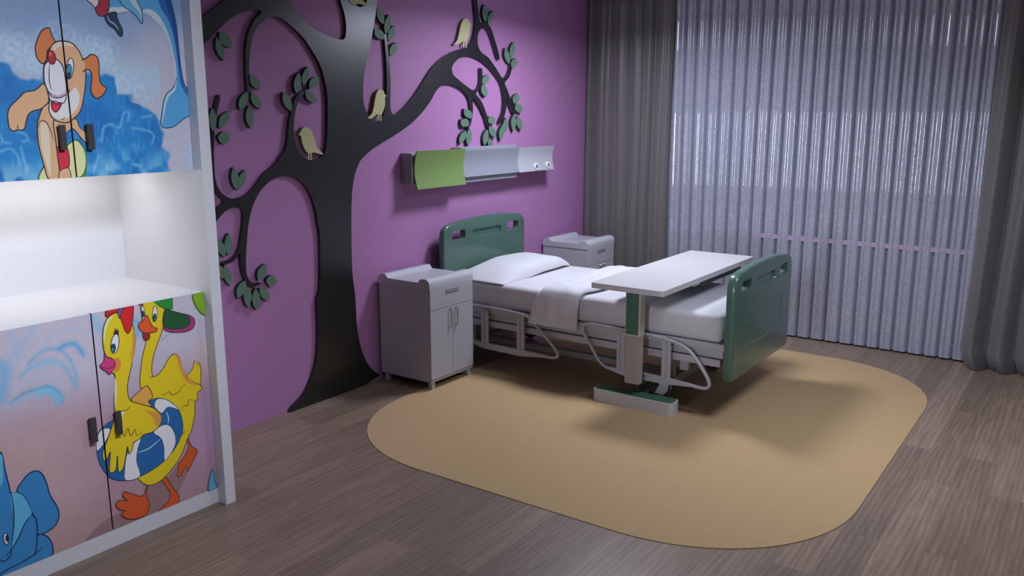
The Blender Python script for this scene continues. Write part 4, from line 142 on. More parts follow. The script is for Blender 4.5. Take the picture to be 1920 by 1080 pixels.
  { 'p' : [ [ 1.9471 , 2.0745 ] , [ 1.9665 , 2.0854 ] , [ 1.9958 , 2.0816 ] , [ 2.0205 , 2.0641 ] , [ 2.0437 , 2.0263 ] , [ 2.0591 , 1.984 ] , [ 2.0699 , 1.9307 ] , [ 2.077 , 1.8868 ] , [ 2.0733 , 1.8285 ] , [ 2.0678 , 1.8284 ] , [ 2.0699 , 1.8865 ] , [ 2.061 , 1.9403 ] , [ 2.0477 , 1.9865 ] , [ 2.028 , 2.0218 ] , [ 1.9984 , 2.0497 ] , [ 1.9613 , 2.0697 ] , [ 1.8999 , 2.0706 ] , [ 1.8494 , 2.0587 ] , [ 1.8154 , 2.0563 ] , [ 1.8157 , 2.0729 ] , [ 1.8728 , 2.083 ] , [ 1.9156 , 2.0854 ] ] , 'f' : [ 168 , 178 , 204 ] , 'l' : None , 'w' : 0.0022 , 'c' : True , 's' : True } ,
  { 'p' : [ [ 2.073 , 1.8251 ] , [ 2.0597 , 1.7956 ] , [ 2.0257 , 1.7658 ] , [ 2.0109 , 1.7314 ] , [ 2.0016 , 1.6937 ] , [ 1.9939 , 1.6526 ] , [ 2.0068 , 1.6868 ] , [ 2.018 , 1.7246 ] , [ 2.0348 , 1.7591 ] , [ 2.0668 , 1.7871 ] ] , 'f' : [ 150 , 180 , 205 ] , 'l' : None , 'w' : 0.0022 , 'c' : True , 's' : True } ,
  { 'p' : [ [ 2.1064 , 1.8053 ] , [ 2.1461 , 1.7705 ] , [ 2.1496 , 1.7395 ] , [ 2.1468 , 1.7218 ] , [ 2.1262 , 1.7533 ] , [ 2.1008 , 1.7878 ] ] , 'f' : [ 36 , 96 , 168 ] , 'l' : None , 'w' : 0.0022 , 'c' : True , 's' : True } ,
  { 'p' : [ [ 1.8636 , 2.1136 ] , [ 1.8734 , 2.0894 ] , [ 1.9001 , 2.0728 ] , [ 1.9236 , 2.0557 ] , [ 1.9363 , 2.0374 ] , [ 1.9428 , 2.0295 ] , [ 1.9489 , 2.0352 ] , [ 1.9492 , 2.0579 ] , [ 1.9477 , 2.0804 ] , [ 1.9386 , 2.0988 ] , [ 1.9262 , 2.12 ] ] , 'f' : [ 85 , 150 , 200 ] , 'l' : [ 25 , 50 , 90 ] , 'w' : 0.0022 , 'c' : True , 's' : True } ,
  { 'p' : [ [ 1.8991 , 2.1173 ] , [ 1.9131 , 2.0964 ] , [ 1.9361 , 2.0729 ] , [ 1.9449 , 2.0511 ] , [ 1.9476 , 2.0675 ] , [ 1.9413 , 2.0895 ] , [ 1.9225 , 2.1196 ] ] , 'f' : [ 165 , 175 , 205 ] , 'l' : None , 'w' : 0.0022 , 'c' : True , 's' : True } ,
  { 'p' : [ [ 1.7324 , 2.1002 ] , [ 1.7535 , 2.0825 ] , [ 1.7672 , 2.0699 ] , [ 1.7762 , 2.0769 ] , [ 1.7893 , 2.106 ] ] , 'f' : [ 190 , 170 , 190 ] , 'l' : [ 38 , 36 , 50 ] , 'w' : 0.0022 , 'c' : True , 's' : True } ,
  { 'p' : [ [ 1.7842 , 2.1055 ] , [ 1.7786 , 2.0833 ] , [ 1.766 , 2.0683 ] , [ 1.7688 , 2.0531 ] , [ 1.7795 , 2.0432 ] , [ 1.8001 , 2.0465 ] , [ 1.8119 , 2.0554 ] , [ 1.8193 , 2.1091 ] ] , 'f' : [ 140 , 45 , 62 ] , 'l' : [ 38 , 36 , 50 ] , 'w' : 0.0022 , 'c' : True , 's' : True } ,
  { 'p' : [ [ 1.7972 , 2.0447 ] , [ 1.8018 , 2.0295 ] , [ 1.8105 , 2.0145 ] , [ 1.8332 , 2.0005 ] , [ 1.8437 , 1.9838 ] , [ 1.8535 , 1.9759 ] , [ 1.8611 , 1.9819 ] , [ 1.8631 , 2.0028 ] , [ 1.853 , 2.0242 ] , [ 1.8464 , 2.0458 ] , [ 1.8462 , 2.0616 ] , [ 1.8253 , 2.0597 ] , [ 1.8116 , 2.0522 ] ] , 'f' : [ 38 , 55 , 85 ] , 'l' : [ 38 , 36 , 50 ] , 'w' : 0.0022 , 'c' : True , 's' : True } ,
  { 'p' : [ [ 1.8097 , 2.0474 ] , [ 1.8138 , 2.0305 ] , [ 1.8285 , 2.0223 ] , [ 1.8412 , 2.0106 ] , [ 1.8488 , 2.0001 ] ] , 'f' : None , 'l' : [ 150 , 160 , 185 ] , 'w' : 0.003 , 'c' : False , 's' : True } ,
  { 'p' : [ [ 1.5642 , 1.9748 ] , [ 1.5434 , 1.9373 ] , [ 1.5375 , 1.9205 ] , [ 1.5363 , 1.8974 ] , [ 1.5418 , 1.8779 ] , [ 1.5555 , 1.8646 ] , [ 1.5644 , 1.869 ] , [ 1.5755 , 1.8928 ] , [ 1.5773 , 1.9096 ] , [ 1.6078 , 1.938 ] , [ 1.5969 , 1.9639 ] , [ 1.5925 , 1.9868 ] , [ 1.5823 , 1.986 ] ] , 'f' : [ 184 , 108 , 72 ] , 'l' : [ 38 , 36 , 50 ] , 'w' : 0.0025 , 'c' : True , 's' : True } ,
  { 'p' : [ [ 1.555 , 1.7984 ] , [ 1.5187 , 1.7742 ] , [ 1.4848 , 1.7669 ] , [ 1.4629 , 1.7468 ] , [ 1.4306 , 1.7169 ] , [ 1.4209 , 1.6939 ] , [ 1.4196 , 1.6709 ] , [ 1.4211 , 1.6478 ] , [ 1.4311 , 1.6368 ] , [ 1.446 , 1.6402 ] , [ 1.4639 , 1.6399 ] , [ 1.4734 , 1.6504 ] , [ 1.4789 , 1.6705 ] , [ 1.4935 , 1.6972 ] , [ 1.5179 , 1.7072 ] , [ 1.5318 , 1.7106 ] , [ 1.5616 , 1.7345 ] , [ 1.5623 , 1.7717 ] ] , 'f' : [ 202 , 150 , 125 ] , 'l' : [ 38 , 36 , 50 ] , 'w' : 0.0025 , 'c' : True , 's' : True } ,
  { 'p' : [ [ 1.4471 , 1.6408 ] , [ 1.4489 , 1.6574 ] ] , 'f' : None , 'l' : [ 38 , 36 , 50 ] , 'w' : 0.002 , 'c' : False , 's' : True } ,
  { 'p' : [ [ 1.6161 , 1.5867 ] , [ 1.646 , 1.6012 ] , [ 1.6689 , 1.5758 ] , [ 1.6766 , 1.5254 ] , [ 1.6663 , 1.4882 ] , [ 1.6513 , 1.4689 ] , [ 1.6254 , 1.4655 ] , [ 1.5625 , 1.4632 ] , [ 1.4993 , 1.466 ] , [ 1.5189 , 1.5084 ] , [ 1.5656 , 1.5487 ] ] , 'f' : [ 205 , 205 , 150 ] , 'l' : [ 40 , 90 , 60 ] , 'w' : 0.003 , 'c' : True , 's' : True } ,
  { 'p' : [ [ 1.6689 , 1.5758 ] , [ 1.6766 , 1.5254 ] , [ 1.6676 , 1.4881 ] , [ 1.6512 , 1.4676 ] , [ 1.6642 , 1.4681 ] , [ 1.6766 , 1.5065 ] , [ 1.6792 , 1.5504 ] ] , 'f' : [ 50 , 120 , 70 ] , 'l' : None , 'w' : 0.0022 , 'c' : True , 's' : True } ,
  { 'p' : [ [ 1.5672 , 1.6755 ] , [ 1.6224 , 1.6751 ] , [ 1.6538 , 1.6749 ] , [ 1.6636 , 1.6472 ] , [ 1.687 , 1.6251 ] , [ 1.7032 , 1.5935 ] , [ 1.698 , 1.5748 ] , [ 1.6658 , 1.6069 ] , [ 1.6376 , 1.6414 ] , [ 1.6104 , 1.6205 ] , [ 1.6003 , 1.5841 ] , [ 1.5683 , 1.5729 ] ] , 'f' : [ 202 , 150 , 125 ] , 'l' : [ 38 , 36 , 50 ] , 'w' : 0.002 , 'c' : True , 's' : True } ,
  { 'p' : [ [ 1.5669 , 1.5718 ] , [ 1.6061 , 1.5809 ] , [ 1.6143 , 1.5282 ] , [ 1.6051 , 1.5008 ] , [ 1.5749 , 1.492 ] , [ 1.5678 , 1.512 ] ] , 'f' : [ 180 , 45 , 68 ] , 'l' : [ 38 , 36 , 50 ] , 'w' : 0.002 , 'c' : True , 's' : True } ,
  { 'p' : [ [ 1.5734 , 1.7322 ] , [ 1.5418 , 1.7172 ] , [ 1.5206 , 1.6758 ] , [ 1.5151 , 1.6581 ] , [ 1.5115 , 1.5928 ] , [ 1.5208 , 1.5264 ] , [ 1.5352 , 1.4649 ] , [ 1.5685 , 1.4616 ] , [ 1.573 , 1.5484 ] , [ 1.5722 , 1.6092 ] , [ 1.5726 , 1.6694 ] , [ 1.5854 , 1.6754 ] ] , 'f' : [ 202 , 150 , 125 ] , 'l' : [ 38 , 36 , 50 ] , 'w' : 0.0025 , 'c' : True , 's' : True } ,
  { 'p' : [ [ 1.575 , 1.4932 ] , [ 1.6053 , 1.5027 ] , [ 1.6135 , 1.4849 ] , [ 1.6093 , 1.4633 ] , [ 1.5716 , 1.4614 ] ] , 'f' : [ 202 , 150 , 125 ] , 'l' : [ 38 , 36 , 50 ] , 'w' : 0.002 , 'c' : True , 's' : True } ,
  { 'p' : [ [ 1.515 , 1.6462 ] , [ 1.5277 , 1.6698 ] , [ 1.5452 , 1.6667 ] , [ 1.5573 , 1.6396 ] , [ 1.5642 , 1.6034 ] ] , 'f' : None , 'l' : [ 38 , 36 , 50 ] , 'w' : 0.002 , 'c' : False , 's' : True } ,
  { 'p' : [ [ 1.5312 , 1.6638 ] , [ 1.5469 , 1.6547 ] , [ 1.5523 , 1.6217 ] , [ 1.5474 , 1.5495 ] , [ 1.5395 , 1.4769 ] , [ 1.5287 , 1.5321 ] , [ 1.5198 , 1.5985 ] ] , 'f' : [ 215 , 180 , 170 ] , 'l' : None , 'w' : 0.0022 , 'c' : True , 's' : True } ,
  { 'p' : [ [ 1.6062 , 1.9396 ] , [ 1.6364 , 1.9459 ] , [ 1.6642 , 1.9423 ] , [ 1.6867 , 1.9191 ] , [ 1.6984 , 1.8923 ] , [ 1.7069 , 1.8616 ] , [ 1.7047 , 1.8268 ] , [ 1.6985 , 1.7883 ] , [ 1.6835 , 1.7321 ] , [ 1.6671 , 1.697 ] , [ 1.6432 , 1.6761 ] , [ 1.624 , 1.6641 ] , [ 1.5923 , 1.6661 ] , [ 1.5695 , 1.68 ] , [ 1.5604 , 1.7073 ] , [ 1.5647 , 1.7311 ] , [ 1.5692 , 1.7413 ] , [ 1.5626 , 1.7751 ] , [ 1.555 , 1.7984 ] , [ 1.5549 , 1.8286 ] , [ 1.5599 , 1.8588 ] , [ 1.5702 , 1.8759 ] , [ 1.5762 , 1.8995 ] ] , 'f' : [ 202 , 150 , 125 ] , 'l' : [ 38 , 36 , 50 ] , 'w' : 0.0025 , 'c' : True , 's' : True } ,
  { 'p' : [ [ 1.5925 , 1.9238 ] , [ 1.6219 , 1.9406 ] , [ 1.6534 , 1.9409 ] , [ 1.6734 , 1.9286 ] , [ 1.6488 , 1.9305 ] , [ 1.6203 , 1.9254 ] , [ 1.5979 , 1.9107 ] ] , 'f' : [ 215 , 180 , 175 ] , 'l' : None , 'w' : 0.0022 , 'c' : True , 's' : True } ,
  { 'p' : [ [ 1.5671 , 1.7379 ] , [ 1.5745 , 1.7584 ] , [ 1.6016 , 1.752 ] , [ 1.6252 , 1.7592 ] , [ 1.6463 , 1.7733 ] , [ 1.6621 , 1.7875 ] , [ 1.6737 , 1.7599 ] , [ 1.6664 , 1.725 ] , [ 1.6374 , 1.6901 ] , [ 1.6072 , 1.6729 ] , [ 1.5799 , 1.6799 ] , [ 1.5631 , 1.7005 ] ] , 'f' : [ 208 , 195 , 205 ] , 'l' : None , 'w' : 0.0022 , 'c' : True , 's' : True } ,
  { 'p' : [ [ 1.6993 , 1.8837 ] , [ 1.7167 , 1.8932 ] , [ 1.7269 , 1.9023 ] , [ 1.742 , 1.9056 ] , [ 1.7558 , 1.8951 ] , [ 1.7589 , 1.8708 ] , [ 1.7561 , 1.832 ] , [ 1.7581 , 1.8073 ] , [ 1.7682 , 1.7952 ] , [ 1.7784 , 1.7901 ] , [ 1.7716 , 1.7721 ] , [ 1.7547 , 1.7559 ] , [ 1.739 , 1.7496 ] , [ 1.7267 , 1.7572 ] , [ 1.7188 , 1.7782 ] , [ 1.7247 , 1.8099 ] , [ 1.7276 , 1.838 ] , [ 1.7214 , 1.85 ] , [ 1.7087 , 1.8512 ] , [ 1.697 , 1.8439 ] ] , 'f' : [ 184 , 108 , 72 ] , 'l' : [ 38 , 36 , 50 ] , 'w' : 0.0025 , 'c' : True , 's' : True } ,
  { 'p' : [ [ 1.6955 , 1.8818 ] , [ 1.7043 , 1.8788 ] , [ 1.7012 , 1.8492 ] , [ 1.6953 , 1.8455 ] , [ 1.6882 , 1.8642 ] ] , 'f' : [ 202 , 150 , 125 ] , 'l' : None , 'w' : 0.0022 , 'c' : True , 's' : True } ,
  { 'p' : [ [ 1.5609 , 1.8588 ] , [ 1.5771 , 1.8762 ] , [ 1.6019 , 1.8835 ] , [ 1.6179 , 1.8714 ] , [ 1.6263 , 1.8514 ] , [ 1.6297 , 1.8175 ] , [ 1.6295 , 1.7764 ] , [ 1.6234 , 1.7591 ] , [ 1.6015 , 1.7513 ] , [ 1.578 , 1.7584 ] , [ 1.5628 , 1.7768 ] , [ 1.5553 , 1.8018 ] , [ 1.5559 , 1.832 ] ] , 'f' : [ 205 , 198 , 212 ] , 'l' : [ 38 , 36 , 50 ] , 'w' : 0.0025 , 'c' : True , 's' : True } ,
  { 'p' : [ [ 1.5628 , 1.7768 ] , [ 1.5785 , 1.7635 ] , [ 1.6023 , 1.7588 ] , [ 1.6277 , 1.773 ] , [ 1.6242 , 1.7592 ] , [ 1.6014 , 1.7506 ] , [ 1.5779 , 1.7578 ] ] , 'f' : [ 180 , 140 , 175 ] , 'l' : None , 'w' : 0.0022 , 'c' : True , 's' : True } ,
  { 'p' : [ [ 1.5794 , 1.8663 ] , [ 1.574 , 1.8326 ] , [ 1.5724 , 1.8023 ] , [ 1.5764 , 1.7754 ] ] , 'f' : None , 'l' : [ 38 , 36 , 50 ] , 'w' : 0.002 , 'c' : False , 's' : True } ,
  { 'p' : [ [ 1.564 , 1.7717 ] , [ 1.574 , 1.7533 ] , [ 1.6013 , 1.7492 ] , [ 1.6263 , 1.7592 ] , [ 1.6134 , 1.7315 ] , [ 1.5895 , 1.7365 ] , [ 1.5692 , 1.7413 ] ] , 'f' : [ 205 , 198 , 212 ] , 'l' : [ 38 , 36 , 50 ] , 'w' : 0.002 , 'c' : True , 's' : True } ,
  { 'p' : [ [ 1.5723 , 1.738 ] , [ 1.5888 , 1.7306 ] , [ 1.6066 , 1.7332 ] , [ 1.5933 , 1.7074 ] , [ 1.582 , 1.6998 ] , [ 1.5724 , 1.7073 ] , [ 1.5701 , 1.7244 ] ] , 'f' : [ 150 , 35 , 55 ] , 'l' : [ 70 , 25 , 45 ] , 'w' : 0.002 , 'c' : True , 's' : True } ,
  { 'p' : [ [ 1.5764 , 1.7278 ] , [ 1.588 , 1.7228 ] , [ 1.5969 , 1.7245 ] , [ 1.5881 , 1.7074 ] , [ 1.5776 , 1.7073 ] ] , 'f' : [ 190 , 50 , 70 ] , 'l' : None , 'w' : 0.0022 , 'c' : True , 's' : True } ,
  { 'p' : [ [ 1.6263 , 1.7592 ] , [ 1.6348 , 1.7662 ] , [ 1.6418 , 1.7818 ] ] , 'f' : None , 'l' : [ 38 , 36 , 50 ] , 'w' : 0.002 , 'c' : False , 's' : True } ,
  { 'p' : [ [ 1.6025 , 1.89 ] , [ 1.6017 , 1.881 ] , [ 1.599 , 1.8729 ] , [ 1.5946 , 1.867 ] , [ 1.5894 , 1.8643 ] , [ 1.584 , 1.8651 ] , [ 1.5794 , 1.8693 ] , [ 1.5761 , 1.8763 ] , [ 1.5748 , 1.8849 ] , [ 1.5755 , 1.894 ] , [ 1.5782 , 1.902 ] , [ 1.5825 , 1.9078 ] , [ 1.5877 , 1.9106 ] , [ 1.5931 , 1.9098 ] , [ 1.5978 , 1.9057 ] , [ 1.6011 , 1.8987 ] ] , 'f' : [ 150 , 40 , 50 ] , 'l' : [ 70 , 25 , 40 ] , 'w' : 0.002 , 'c' : True , 's' : True } ,
  { 'p' : [ [ 1.5898 , 1.8991 ] , [ 1.5896 , 1.8958 ] , [ 1.5888 , 1.8928 ] , [ 1.5875 , 1.8907 ] , [ 1.5859 , 1.8898 ] , [ 1.5843 , 1.8901 ] , [ 1.5829 , 1.8918 ] , [ 1.5819 , 1.8944 ] , [ 1.5815 , 1.8976 ] , [ 1.5817 , 1.9009 ] , [ 1.5825 , 1.9039 ] , [ 1.5838 , 1.906 ] , [ 1.5853 , 1.9069 ] , [ 1.5869 , 1.9066 ] , [ 1.5884 , 1.905 ] , [ 1.5894 , 1.9024 ] ] , 'f' : [ 190 , 90 , 95 ] , 'l' : None , 'w' : 0.0022 , 'c' : True , 's' : True } ,
  { 'p' : [ [ 1.662 , 1.8516 ] , [ 1.658 , 1.8374 ] , [ 1.6526 , 1.8256 ] , [ 1.6468 , 1.8178 ] , [ 1.6414 , 1.8153 ] , [ 1.6372 , 1.8185 ] , [ 1.6348 , 1.8268 ] , [ 1.6347 , 1.839 ] , [ 1.6367 , 1.8531 ] , [ 1.6407 , 1.8672 ] , [ 1.646 , 1.879 ] , [ 1.6518 , 1.8868 ] , [ 1.6573 , 1.8893 ] , [ 1.6615 , 1.8863 ] , [ 1.6639 , 1.878 ] , [ 1.6641 , 1.8658 ] ] , 'f' : [ 210 , 205 , 215 ] , 'l' : [ 38 , 36 , 50 ] , 'w' : 0.002 , 'c' : True , 's' : True } ,
  { 'p' : [ [ 1.6531 , 1.8416 ] , [ 1.6507 , 1.8318 ] , [ 1.6472 , 1.8235 ] , [ 1.6432 , 1.818 ] , [ 1.6394 , 1.8162 ] , [ 1.6362 , 1.8182 ] , [ 1.6342 , 1.8239 ] , [ 1.6337 , 1.8323 ] , [ 1.6348 , 1.8422 ] , [ 1.6373 , 1.852 ] , [ 1.6407 , 1.8602 ] , [ 1.6447 , 1.8657 ] , [ 1.6485 , 1.8676 ] , [ 1.6517 , 1.8656 ] , [ 1.6537 , 1.8599 ] , [ 1.6542 , 1.8515 ] ] , 'f' : [ 55 , 125 , 160 ] , 'l' : [ 30 , 50 , 80 ] , 'w' : 0.002 , 'c' : True , 's' : True } ,
  { 'p' : [ [ 1.6496 , 1.828 ] , [ 1.6482 , 1.8234 ] , [ 1.6462 , 1.8195 ] , [ 1.6436 , 1.817 ] , [ 1.6411 , 1.8162 ] , [ 1.6388 , 1.8172 ] , [ 1.6372 , 1.8199 ] , [ 1.6365 , 1.8238 ] , [ 1.6369 , 1.8284 ] , [ 1.6382 , 1.833 ] , [ 1.6402 , 1.8368 ] , [ 1.6428 , 1.8394 ] , [ 1.6453 , 1.8402 ] , [ 1.6476 , 1.8392 ] , [ 1.6492 , 1.8365 ] , [ 1.6499 , 1.8326 ] ] , 'f' : [ 28 , 50 , 80 ] , 'l' : None , 'w' : 0.0022 , 'c' : True , 's' : True } ,
  { 'p' : [ [ 1.5968 , 1.6747 ] , [ 1.6074 , 1.6756 ] , [ 1.6152 , 1.6815 ] ] , 'f' : None , 'l' : [ 38 , 36 , 50 ] , 'w' : 0.002 , 'c' : False , 's' : True } ,
 ] ,
'strokes' : [
  [ [ [ 1.3166 , 0.6946 ] , [ 1.3635 , 0.7166 ] , [ 1.4053 , 0.7207 ] , [ 1.4474 , 0.7205 ] , [ 1.4715 , 0.7049 ] , [ 1.4902 , 0.6768 ] , [ 1.4937 , 0.6482 ] ] , 0.004 , [ 50 , 130 , 185 ] , 0.8 ] ,
  [ [ [ 1.4162 , 0.7065 ] , [ 1.4497 , 0.7018 ] , [ 1.4733 , 0.6816 ] , [ 1.4815 , 0.6563 ] ] , 0.016 , [ 95 , 165 , 215 ] , 0.9 ] ,
  [ [ [ 1.3161 , 0.6903 ] , [ 1.3616 , 0.6994 ] , [ 1.4158 , 0.7021 ] ] , 0.01 , [ 130 , 160 , 205 ] , 0.7 ] ,
  [ [ [ 1.3584 , 0.7798 ] , [ 1.3935 , 0.8016 ] , [ 1.4326 , 0.8163 ] , [ 1.4702 , 0.8116 ] , [ 1.5026 , 0.7923 ] , [ 1.5255 , 0.7593 ] , [ 1.539 , 0.7189 ] , [ 1.5487 , 0.6838 ] ] , 0.007 , [ 110 , 155 , 205 ] , 0.8 ] ,
  [ [ [ 1.4227 , 0.8032 ] , [ 1.4695 , 0.805 ] , [ 1.4979 , 0.789 ] ] , 0.014 , [ 130 , 165 , 205 ] , 0.6 ] ,
  [ [ [ 1.3914 , 0.8198 ] , [ 1.423 , 0.843 ] , [ 1.4537 , 0.8558 ] , [ 1.5043 , 0.8485 ] , [ 1.535 , 0.8072 ] , [ 1.552 , 0.7571 ] , [ 1.5563 , 0.6911 ] ] , 0.006 , [ 105 , 150 , 200 ] , 0.8 ] ,
  [ [ [ 1.5046 , 0.8507 ] , [ 1.5316 , 0.8581 ] , [ 1.5536 , 0.8576 ] , [ 1.5741 , 0.8393 ] , [ 1.5889 , 0.8082 ] ] , 0.009 , [ 75 , 140 , 200 ] , 0.9 ] ,
  [ [ [ 1.4426 , 0.8694 ] , [ 1.4887 , 0.9036 ] , [ 1.5379 , 0.9177 ] , [ 1.5895 , 0.9 ] , [ 1.6178 , 0.8663 ] ] , 0.005 , [ 140 , 165 , 200 ] , 0.8 ] ,
  [ [ [ 1.3583 , 0.8497 ] , [ 1.393 , 0.907 ] , [ 1.4268 , 0.952 ] ] , 0.01 , [ 135 , 160 , 200 ] , 0.7 ] ,
  [ [ [ 1.3166 , 0.7993 ] , [ 1.3388 , 0.8544 ] , [ 1.3582 , 0.8845 ] , [ 1.345 , 0.9434 ] ] , 0.01 , [ 130 , 160 , 205 ] , 0.6 ] ,
  [ [ [ 1.2976 , 0.8386 ] , [ 1.3099 , 0.8097 ] , [ 1.3013 , 0.7687 ] , [ 1.2831 , 0.7129 ] ] , 0.02 , [ 105 , 150 , 205 ] , 0.9 ] ,
  [ [ [ 1.336 , 0.7243 ] , [ 1.3758 , 0.7532 ] , [ 1.422 , 0.7587 ] , [ 1.4711 , 0.7414 ] , [ 1.5064 , 0.7046 ] , [ 1.5198 , 0.664 ] ] , 0.004 , [ 150 , 165 , 200 ] , 0.8 ] ,
  [ [ [ 1.3021 , 0.6724 ] , [ 1.35 , 0.6694 ] , [ 1.4385 , 0.639 ] ] , 0.003 , [ 150 , 160 , 190 ] , 0.7 ] ,
  [ [ [ 1.6392 , 0.9402 ] , [ 1.6656 , 0.8792 ] ] , 0.012 , [ 120 , 160 , 205 ] , 0.7 ] ,
  [ [ [ 1.651 , 0.6894 ] , [ 1.6948 , 0.697 ] ] , 0.004 , [ 150 , 155 , 185 ] , 0.7 ] ,
  [ [ [ 1.8008 , 0.8985 ] , [ 1.8142 , 0.8813 ] , [ 1.8138 , 0.8378 ] ] , 0.014 , [ 95 , 150 , 200 ] , 0.9 ] ,
  [ [ [ 1.6465 , 0.9434 ] , [ 1.6666 , 0.9011 ] ] , 0.008 , [ 120 , 160 , 205 ] , 0.7 ] ,
  [ [ [ 1.9148 , 0.7936 ] , [ 1.9567 , 0.8107 ] ] , 0.003 , [ 130 , 135 , 165 ] , 0.7 ] ,
  [ [ [ 2.1141 , 0.7259 ] , [ 2.1288 , 0.6909 ] ] , 0.02 , [ 185 , 160 , 165 ] , 0.7 ] ,
  [ [ [ 1.7428 , 1.5924 ] , [ 1.7546 , 1.6428 ] , [ 1.7828 , 1.655 ] , [ 1.8156 , 1.6419 ] , [ 1.8421 , 1.6994 ] , [ 1.8595 , 1.6993 ] , [ 1.8529 , 1.6672 ] ] , 0.0035 , [ 140 , 190 , 225 ] , 0.6 ] ,
  [ [ [ 1.8644 , 1.6412 ] , [ 1.9138 , 1.6339 ] , [ 1.9558 , 1.6132 ] , [ 1.9453 , 1.5802 ] ] , 0.0035 , [ 140 , 190 , 225 ] , 0.6 ] ,
  [ [ [ 1.3817 , 1.5677 ] , [ 1.4163 , 1.5781 ] , [ 1.4363 , 1.5539 ] , [ 1.4415 , 1.5242 ] ] , 0.0035 , [ 140 , 190 , 225 ] , 0.6 ] ,
  [ [ [ 1.4509 , 1.5828 ] , [ 1.4609 , 1.5174 ] , [ 1.4611 , 1.4935 ] ] , 0.0035 , [ 140 , 190 , 225 ] , 0.6 ] ,
  [ [ [ 1.8582 , 1.504 ] , [ 1.8934 , 1.4956 ] ] , 0.0035 , [ 140 , 190 , 225 ] , 0.6 ] ,
  [ [ [ 1.4455 , 1.6356 ] , [ 1.4728 , 1.6234 ] , [ 1.4766 , 1.6056 ] , [ 1.4586 , 1.6002 ] ] , 0.0035 , [ 140 , 190 , 225 ] , 0.6 ] ,
  [ [ [ 1.3883 , 1.6251 ] , [ 1.3967 , 1.6019 ] , [ 1.4183 , 1.5955 ] ] , 0.0035 , [ 140 , 190 , 225 ] , 0.6 ] ,
  [ [ [ 1.6981 , 1.4801 ] , [ 1.7244 , 1.5423 ] ] , 0.0035 , [ 140 , 190 , 225 ] , 0.6 ] ,
  [ [ [ 1.7526 , 1.4899 ] , [ 1.7505 , 1.5028 ] ] , 0.0035 , [ 140 , 190 , 225 ] , 0.6 ] ,
  [ [ [ 1.911 , 1.6798 ] , [ 1.9553 , 1.6861 ] ] , 0.0035 , [ 140 , 190 , 225 ] , 0.6 ] ,
 ] ,
'foam' : [
  [ 1.4352 , 1.9372 ] ,
  [ 1.4549 , 1.9161 ] ,
  [ 1.485 , 1.9349 ] ,
  [ 1.4862 , 1.8953 ] ,
  [ 1.5162 , 1.9083 ] ,
  [ 1.5363 , 1.8806 ] ,
  [ 1.5104 , 1.8564 ] ,
  [ 1.5435 , 1.8404 ] ,
  [ 1.451 , 1.8821 ] ,
  [ 1.5576 , 1.9683 ] ,
  [ 1.6012 , 1.9888 ] ,
  [ 1.6482 , 1.9748 ] ,
  [ 1.6844 , 1.9655 ] ,
  [ 1.7336 , 1.9508 ] ,
  [ 1.756 , 1.9157 ] ,
  [ 1.7933 , 1.8931 ] ,
  [ 1.8289 , 1.8449 ] ,
  [ 1.8383 , 1.8011 ] ,
  [ 1.8794 , 1.7958 ] ,
  [ 1.8483 , 1.7633 ] ,
  [ 1.9053 , 1.7706 ] ,
  [ 1.9462 , 1.7452 ] ,
  [ 1.7591 , 1.9464 ] ,
  [ 1.8104 , 1.9311 ] ,
 ] ,
'waveL' : [
  [ 1.3112 , 1.8751 ] ,
  [ 1.4158 , 1.8636 ] ,
  [ 1.4474 , 1.8509 ] ,
  [ 1.4734 , 1.832 ] ,
  [ 1.5071 , 1.8275 ] ,
  [ 1.5534 , 1.8232 ] ,
  [ 1.6138 , 1.8252 ] ,
  [ 1.6787 , 1.8515 ] ,
  [ 1.7484 , 1.842 ] ,
  [ 1.8146 , 1.8381 ] ,
  [ 1.8214 , 1.7692 ] ,
  [ 1.8738 , 1.738 ] ,
  [ 1.9298 , 1.7255 ] ,
  [ 1.9855 , 1.6927 ] ,
  [ 2.0094 , 1.6256 ] ,
  [ 2.0084 , 1.5308 ] ,
  [ 2.0098 , 1.4624 ] ,
  [ 2.0113 , 1.3933 ] ,
 ] ,
}
random.seed(7)
C = bpy.context.scene.collection
PI = math.pi
ORG = {}

